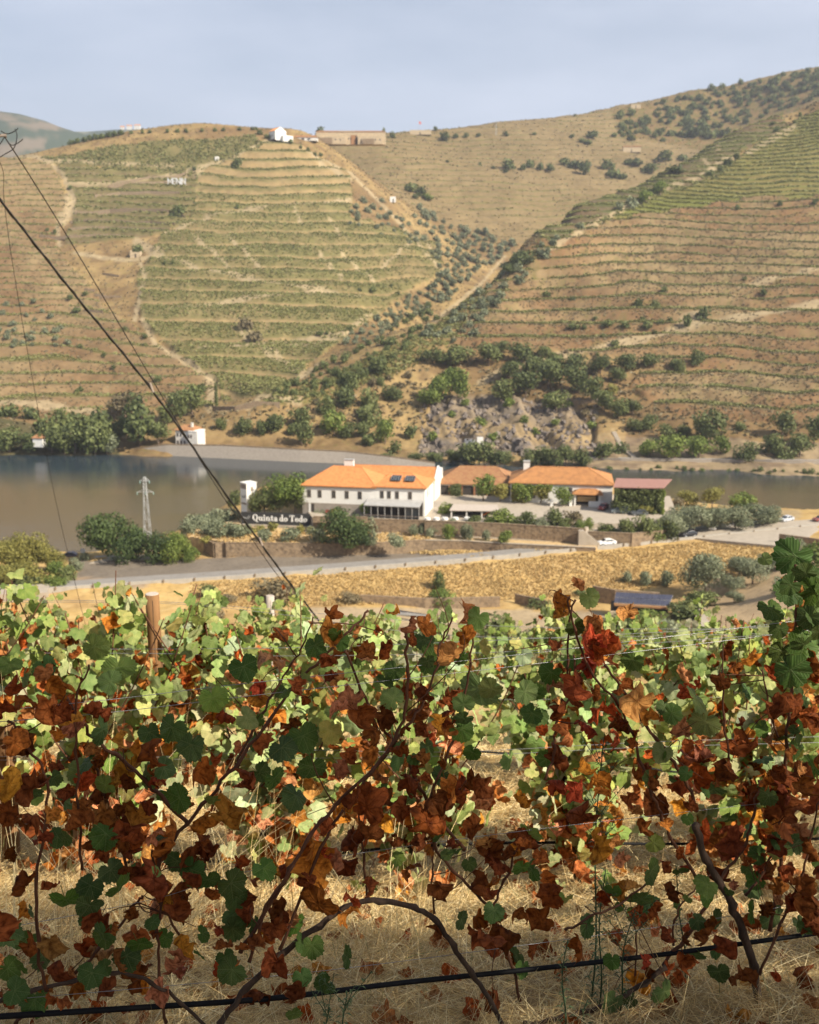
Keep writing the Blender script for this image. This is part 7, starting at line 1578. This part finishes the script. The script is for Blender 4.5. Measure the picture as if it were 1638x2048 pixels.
# fallen leaves
n = 420; P = []; Yf = r_.uniform(1.7, 8, n)
for y_ in Yf: x_ = r_.uniform(-1, 1) * (.43 * y_ + .2); P.append((x_, y_, float(znear(x_, y_)) + .06))
fl = empty('fallen_leaves', (0, 2, 61.9)); 
raw = RAWD; Vs = []; Fs = []; Us = []; Cs = []; k = 0
for p in P:
    V, Fc, uv = raw[r_.integers(8)]; Rm = leaf_mat3(r_.normal(size=3) * np.array([1, 1, .25]), np.array([r_.normal() * .3, r_.normal() * .3, 1.0])); Vs.append((V @ Rm.T) * r_.uniform(.03, .055) + np.array(p)); Fs.append(Fc + k); Us.append(uv); k += len(V); Cs.append(np.tile(np.array(DRYS[r_.integers(6)]) * r_.uniform(.7, 1.1), (len(V), 1)))
bpy.data.objects.remove(fl)
tag(link('fallen_leaves', mesh_np('fallen_leaves', np.vstack(Vs), np.vstack(Fs), M['leafdv'], np.vstack(Cs), True, np.vstack(Us))), 'brown curled vine leaves fallen on the straw', 'leaves', kind='stuff')
# weeds
M['weed'] = leafy('weed_green', (.06, .10, .045), (.13, .18, .08), .2)
def weed(px, py, h_, dy, seed, label, branches=0, lean=0.0):
    r = np.random.default_rng(seed); Yw = Y1(px) + dy; t_ = at(px, py, Yw); z_ = float(znear(t_[0], Yw)); o = empty('tall_weed', (t_[0], Yw, z_)); tag(o, label, 'weed'); H_ = t_[2] - z_
    st = [np.array([lean * s * s + .008 * math.sin(s * 7), .006 * math.cos(s * 5), H_ * s]) for s in np.linspace(0, 1, 14)]; MB().tube(st, [.003, .0014], 6).build('stem', M['weed'], o, True)
    V = []; 
    def lf(p, a, L_, w_):
        d = np.array([math.cos(a), math.sin(a), .55]); s = np.array([-math.sin(a), math.cos(a), 0]) * w_; p1 = p + d * L_ * .5; p2 = p + d * L_ + np.array([0, 0, -L_ * .5]); V.append([p, p1 + s, p2, p1 - s])
    n = int(H_ / .007)
    for k in range(n): s = k / n; lf(np.array([lean * s * s + .008 * math.sin(s * 7), .006 * math.cos(s * 5), H_ * s]), k * 2.4 + r.normal() * .2, r.uniform(.022, .04) * (1.1 - .5 * s), .0028)
    for b_ in range(branches):
        s0 = r.uniform(.6, .95); a = r.uniform(0, 6.28); p = np.array([lean * s0 * s0, 0, H_ * s0]); q = [p + np.array([math.cos(a) * t * .07, math.sin(a) * t * .03, t * .09]) for t in np.linspace(0, 1, 5)]; MB().tube(q, .001, 4).build('branch', M['weed'], o)
        for k in range(9): lf(q[0] + (q[-1] - q[0]) * k / 9, k * 2.4, .018, .0022)
    me = mesh_np('foliage', np.array(V).reshape(-1, 3), np.arange(len(V) * 4).reshape(-1, 4), M['weed'], np.repeat(r.random((len(V), 1)), 4, 0) * np.ones((1, 3))); f_ = link('foliage', me, o); f_['kind'] = 'stuff'
weed(1204, 1478, 0, .12, 1, 'tallest green leafy weed stem in front of the straw gap', 14)
weed(1208, 1740, 0, .06, 2, 'leafy weed beside the foot of the tallest one', 0)
weed(1246, 1820, 0, .0, 3, 'branching dark weed right of the tall stem', 6, .03); weed(1132, 1880, 0, -.05, 4, 'short dark weed left of the tall stem', 0); weed(1172, 2000, 0, -.05, 5, 'small weed at the bottom edge', 0)
weed(690, 1990, 0, -.15, 6, 'short dark green weed at the bottom centre', 3); weed(655, 2015, 0, -.1, 7, 'low bushy weed at the bottom centre', 3); weed(1382, 1730, 0, .15, 8, 'weed with drooping dark leaves near the right trunk', 0, -.05)
# unseen tree beside the camera, crown shaped to block sun and sky light
sh_o = empty('unseen_shade_tree', (4.4, -1.6, float(znear(4.4, -1.6)))); tag(sh_o, 'unseen leafy tree beside the camera, crown shaped to shade the nearest vine row', 'tree'); B0 = np.array(sh_o.location)
TK = MB().tube([(0, 0, -.1), (-.1, .2, 1.2), (-.2, .5, 2.4)], [.13, .10, .07], 10)
r_ = np.random.default_rng(21); CL = []
def ztop(y): return 62.92 + 1.476 * (2.3 - y)          # upper surface of the crown, cut to set the shade edge
for k in range(430):
    y = r_.uniform(-8.5, -.05); x = r_.uniform(-5.0, 7.5) + (-y) * .9; d_ = r_.random() ** .7
    if x > 4.0 - y * 1.4 and r_.random() < .45: continue
    CL.append(np.array([x, y, ztop(y) + .22 * (x - 3.2) * (x > 3.2) - .35 - 2.0 * d_]))
for k in range(270):
    y = r_.uniform(-4.5, -.05); x = r_.uniform(-4.0, 5.2) + (-y) * .9; CL.append(np.array([x, y, max(64.9, ztop(y) - r_.uniform(1.5, 3.3))]))
for c0 in CL[:16]: TK.tube([(-.15, .4, 2.0), (np.array([4.3, -1.3, 65.2]) * .5 + c0 * .5 - B0).tolist(), (c0 - B0).tolist()], [.03, .018, .006], 5)
TK.build('trunk', M['bark'], sh_o, True)
n = 54000; k = r_.integers(0, len(CL), n); c0 = np.array(CL)[k] + r_.normal(size=(n, 3)) * .21; a = r_.normal(size=(n, 3)); a /= np.linalg.norm(a, axis=1)[:, None]; b_ = np.cross(a, r_.normal(size=(n, 3))); b_ /= np.linalg.norm(b_, axis=1)[:, None]; s = (.065 * r_.uniform(.6, 1.3, n))[:, None]
V = np.stack([c0 - a * s, c0 + b_ * s * .6, c0 + a * s, c0 - b_ * s * .6], 1).reshape(-1, 3) - B0
link('crown', mesh_np('crown', V, np.arange(n * 4).reshape(-1, 4), M['oak'], np.repeat(r_.random((n, 1)), 4, 0) * np.ones((1, 3))), sh_o)
# ================================================================== give near-identical neighbours their own words
def ordinals(n, words=('first', 'second', 'third', 'fourth', 'fifth', 'sixth', 'seventh', 'eighth', 'ninth', 'tenth', 'eleventh', 'twelfth', 'thirteenth', 'fourteenth', 'fifteenth', 'sixteenth', 'seventeenth', 'eighteenth', 'nineteenth', 'twentieth')):
    return words[n] + ' from the left'
byl = {}
for o in COL.objects:
    if o.parent is None and 'label' in o.keys() and o.get('kind') not in ('stuff', 'structure'): byl.setdefault(o['label'], []).append(o)
for lb, os_ in byl.items():
    if 1 < len(os_) <= 20:
        os_.sort(key=lambda o: proj(np.array(o.location))[0])
        for i, o in enumerate(os_):
            t = lb + ', ' + (('left one' if i == 0 else 'right one') if len(os_) == 2 else ordinals(i)); w = t.split()
            if len(w) > 16: t = ' '.join(lb.split()[:12]).rstrip(',') + ', ' + ordinals(i)
            o['label'] = t
# ================================================================== the hazy air of the valley
m, N, Lk = newmat('valley_haze'); o_ = N('ShaderNodeOutputMaterial'); pv = N('ShaderNodeVolumePrincipled'); pv.inputs['Color'].default_value = (.86, .90, 1.0, 1); pv.inputs['Density'].default_value = .00014; pv.inputs['Anisotropy'].default_value = .3
Lk(pv.outputs[0], o_.inputs['Volume'])
hz_o = MB().box(-3400, 3400, -60, 4900, -16, 620).build('haze', m); tag(hz_o, 'thin pale haze filling the valley air', 'haze', kind='stuff')
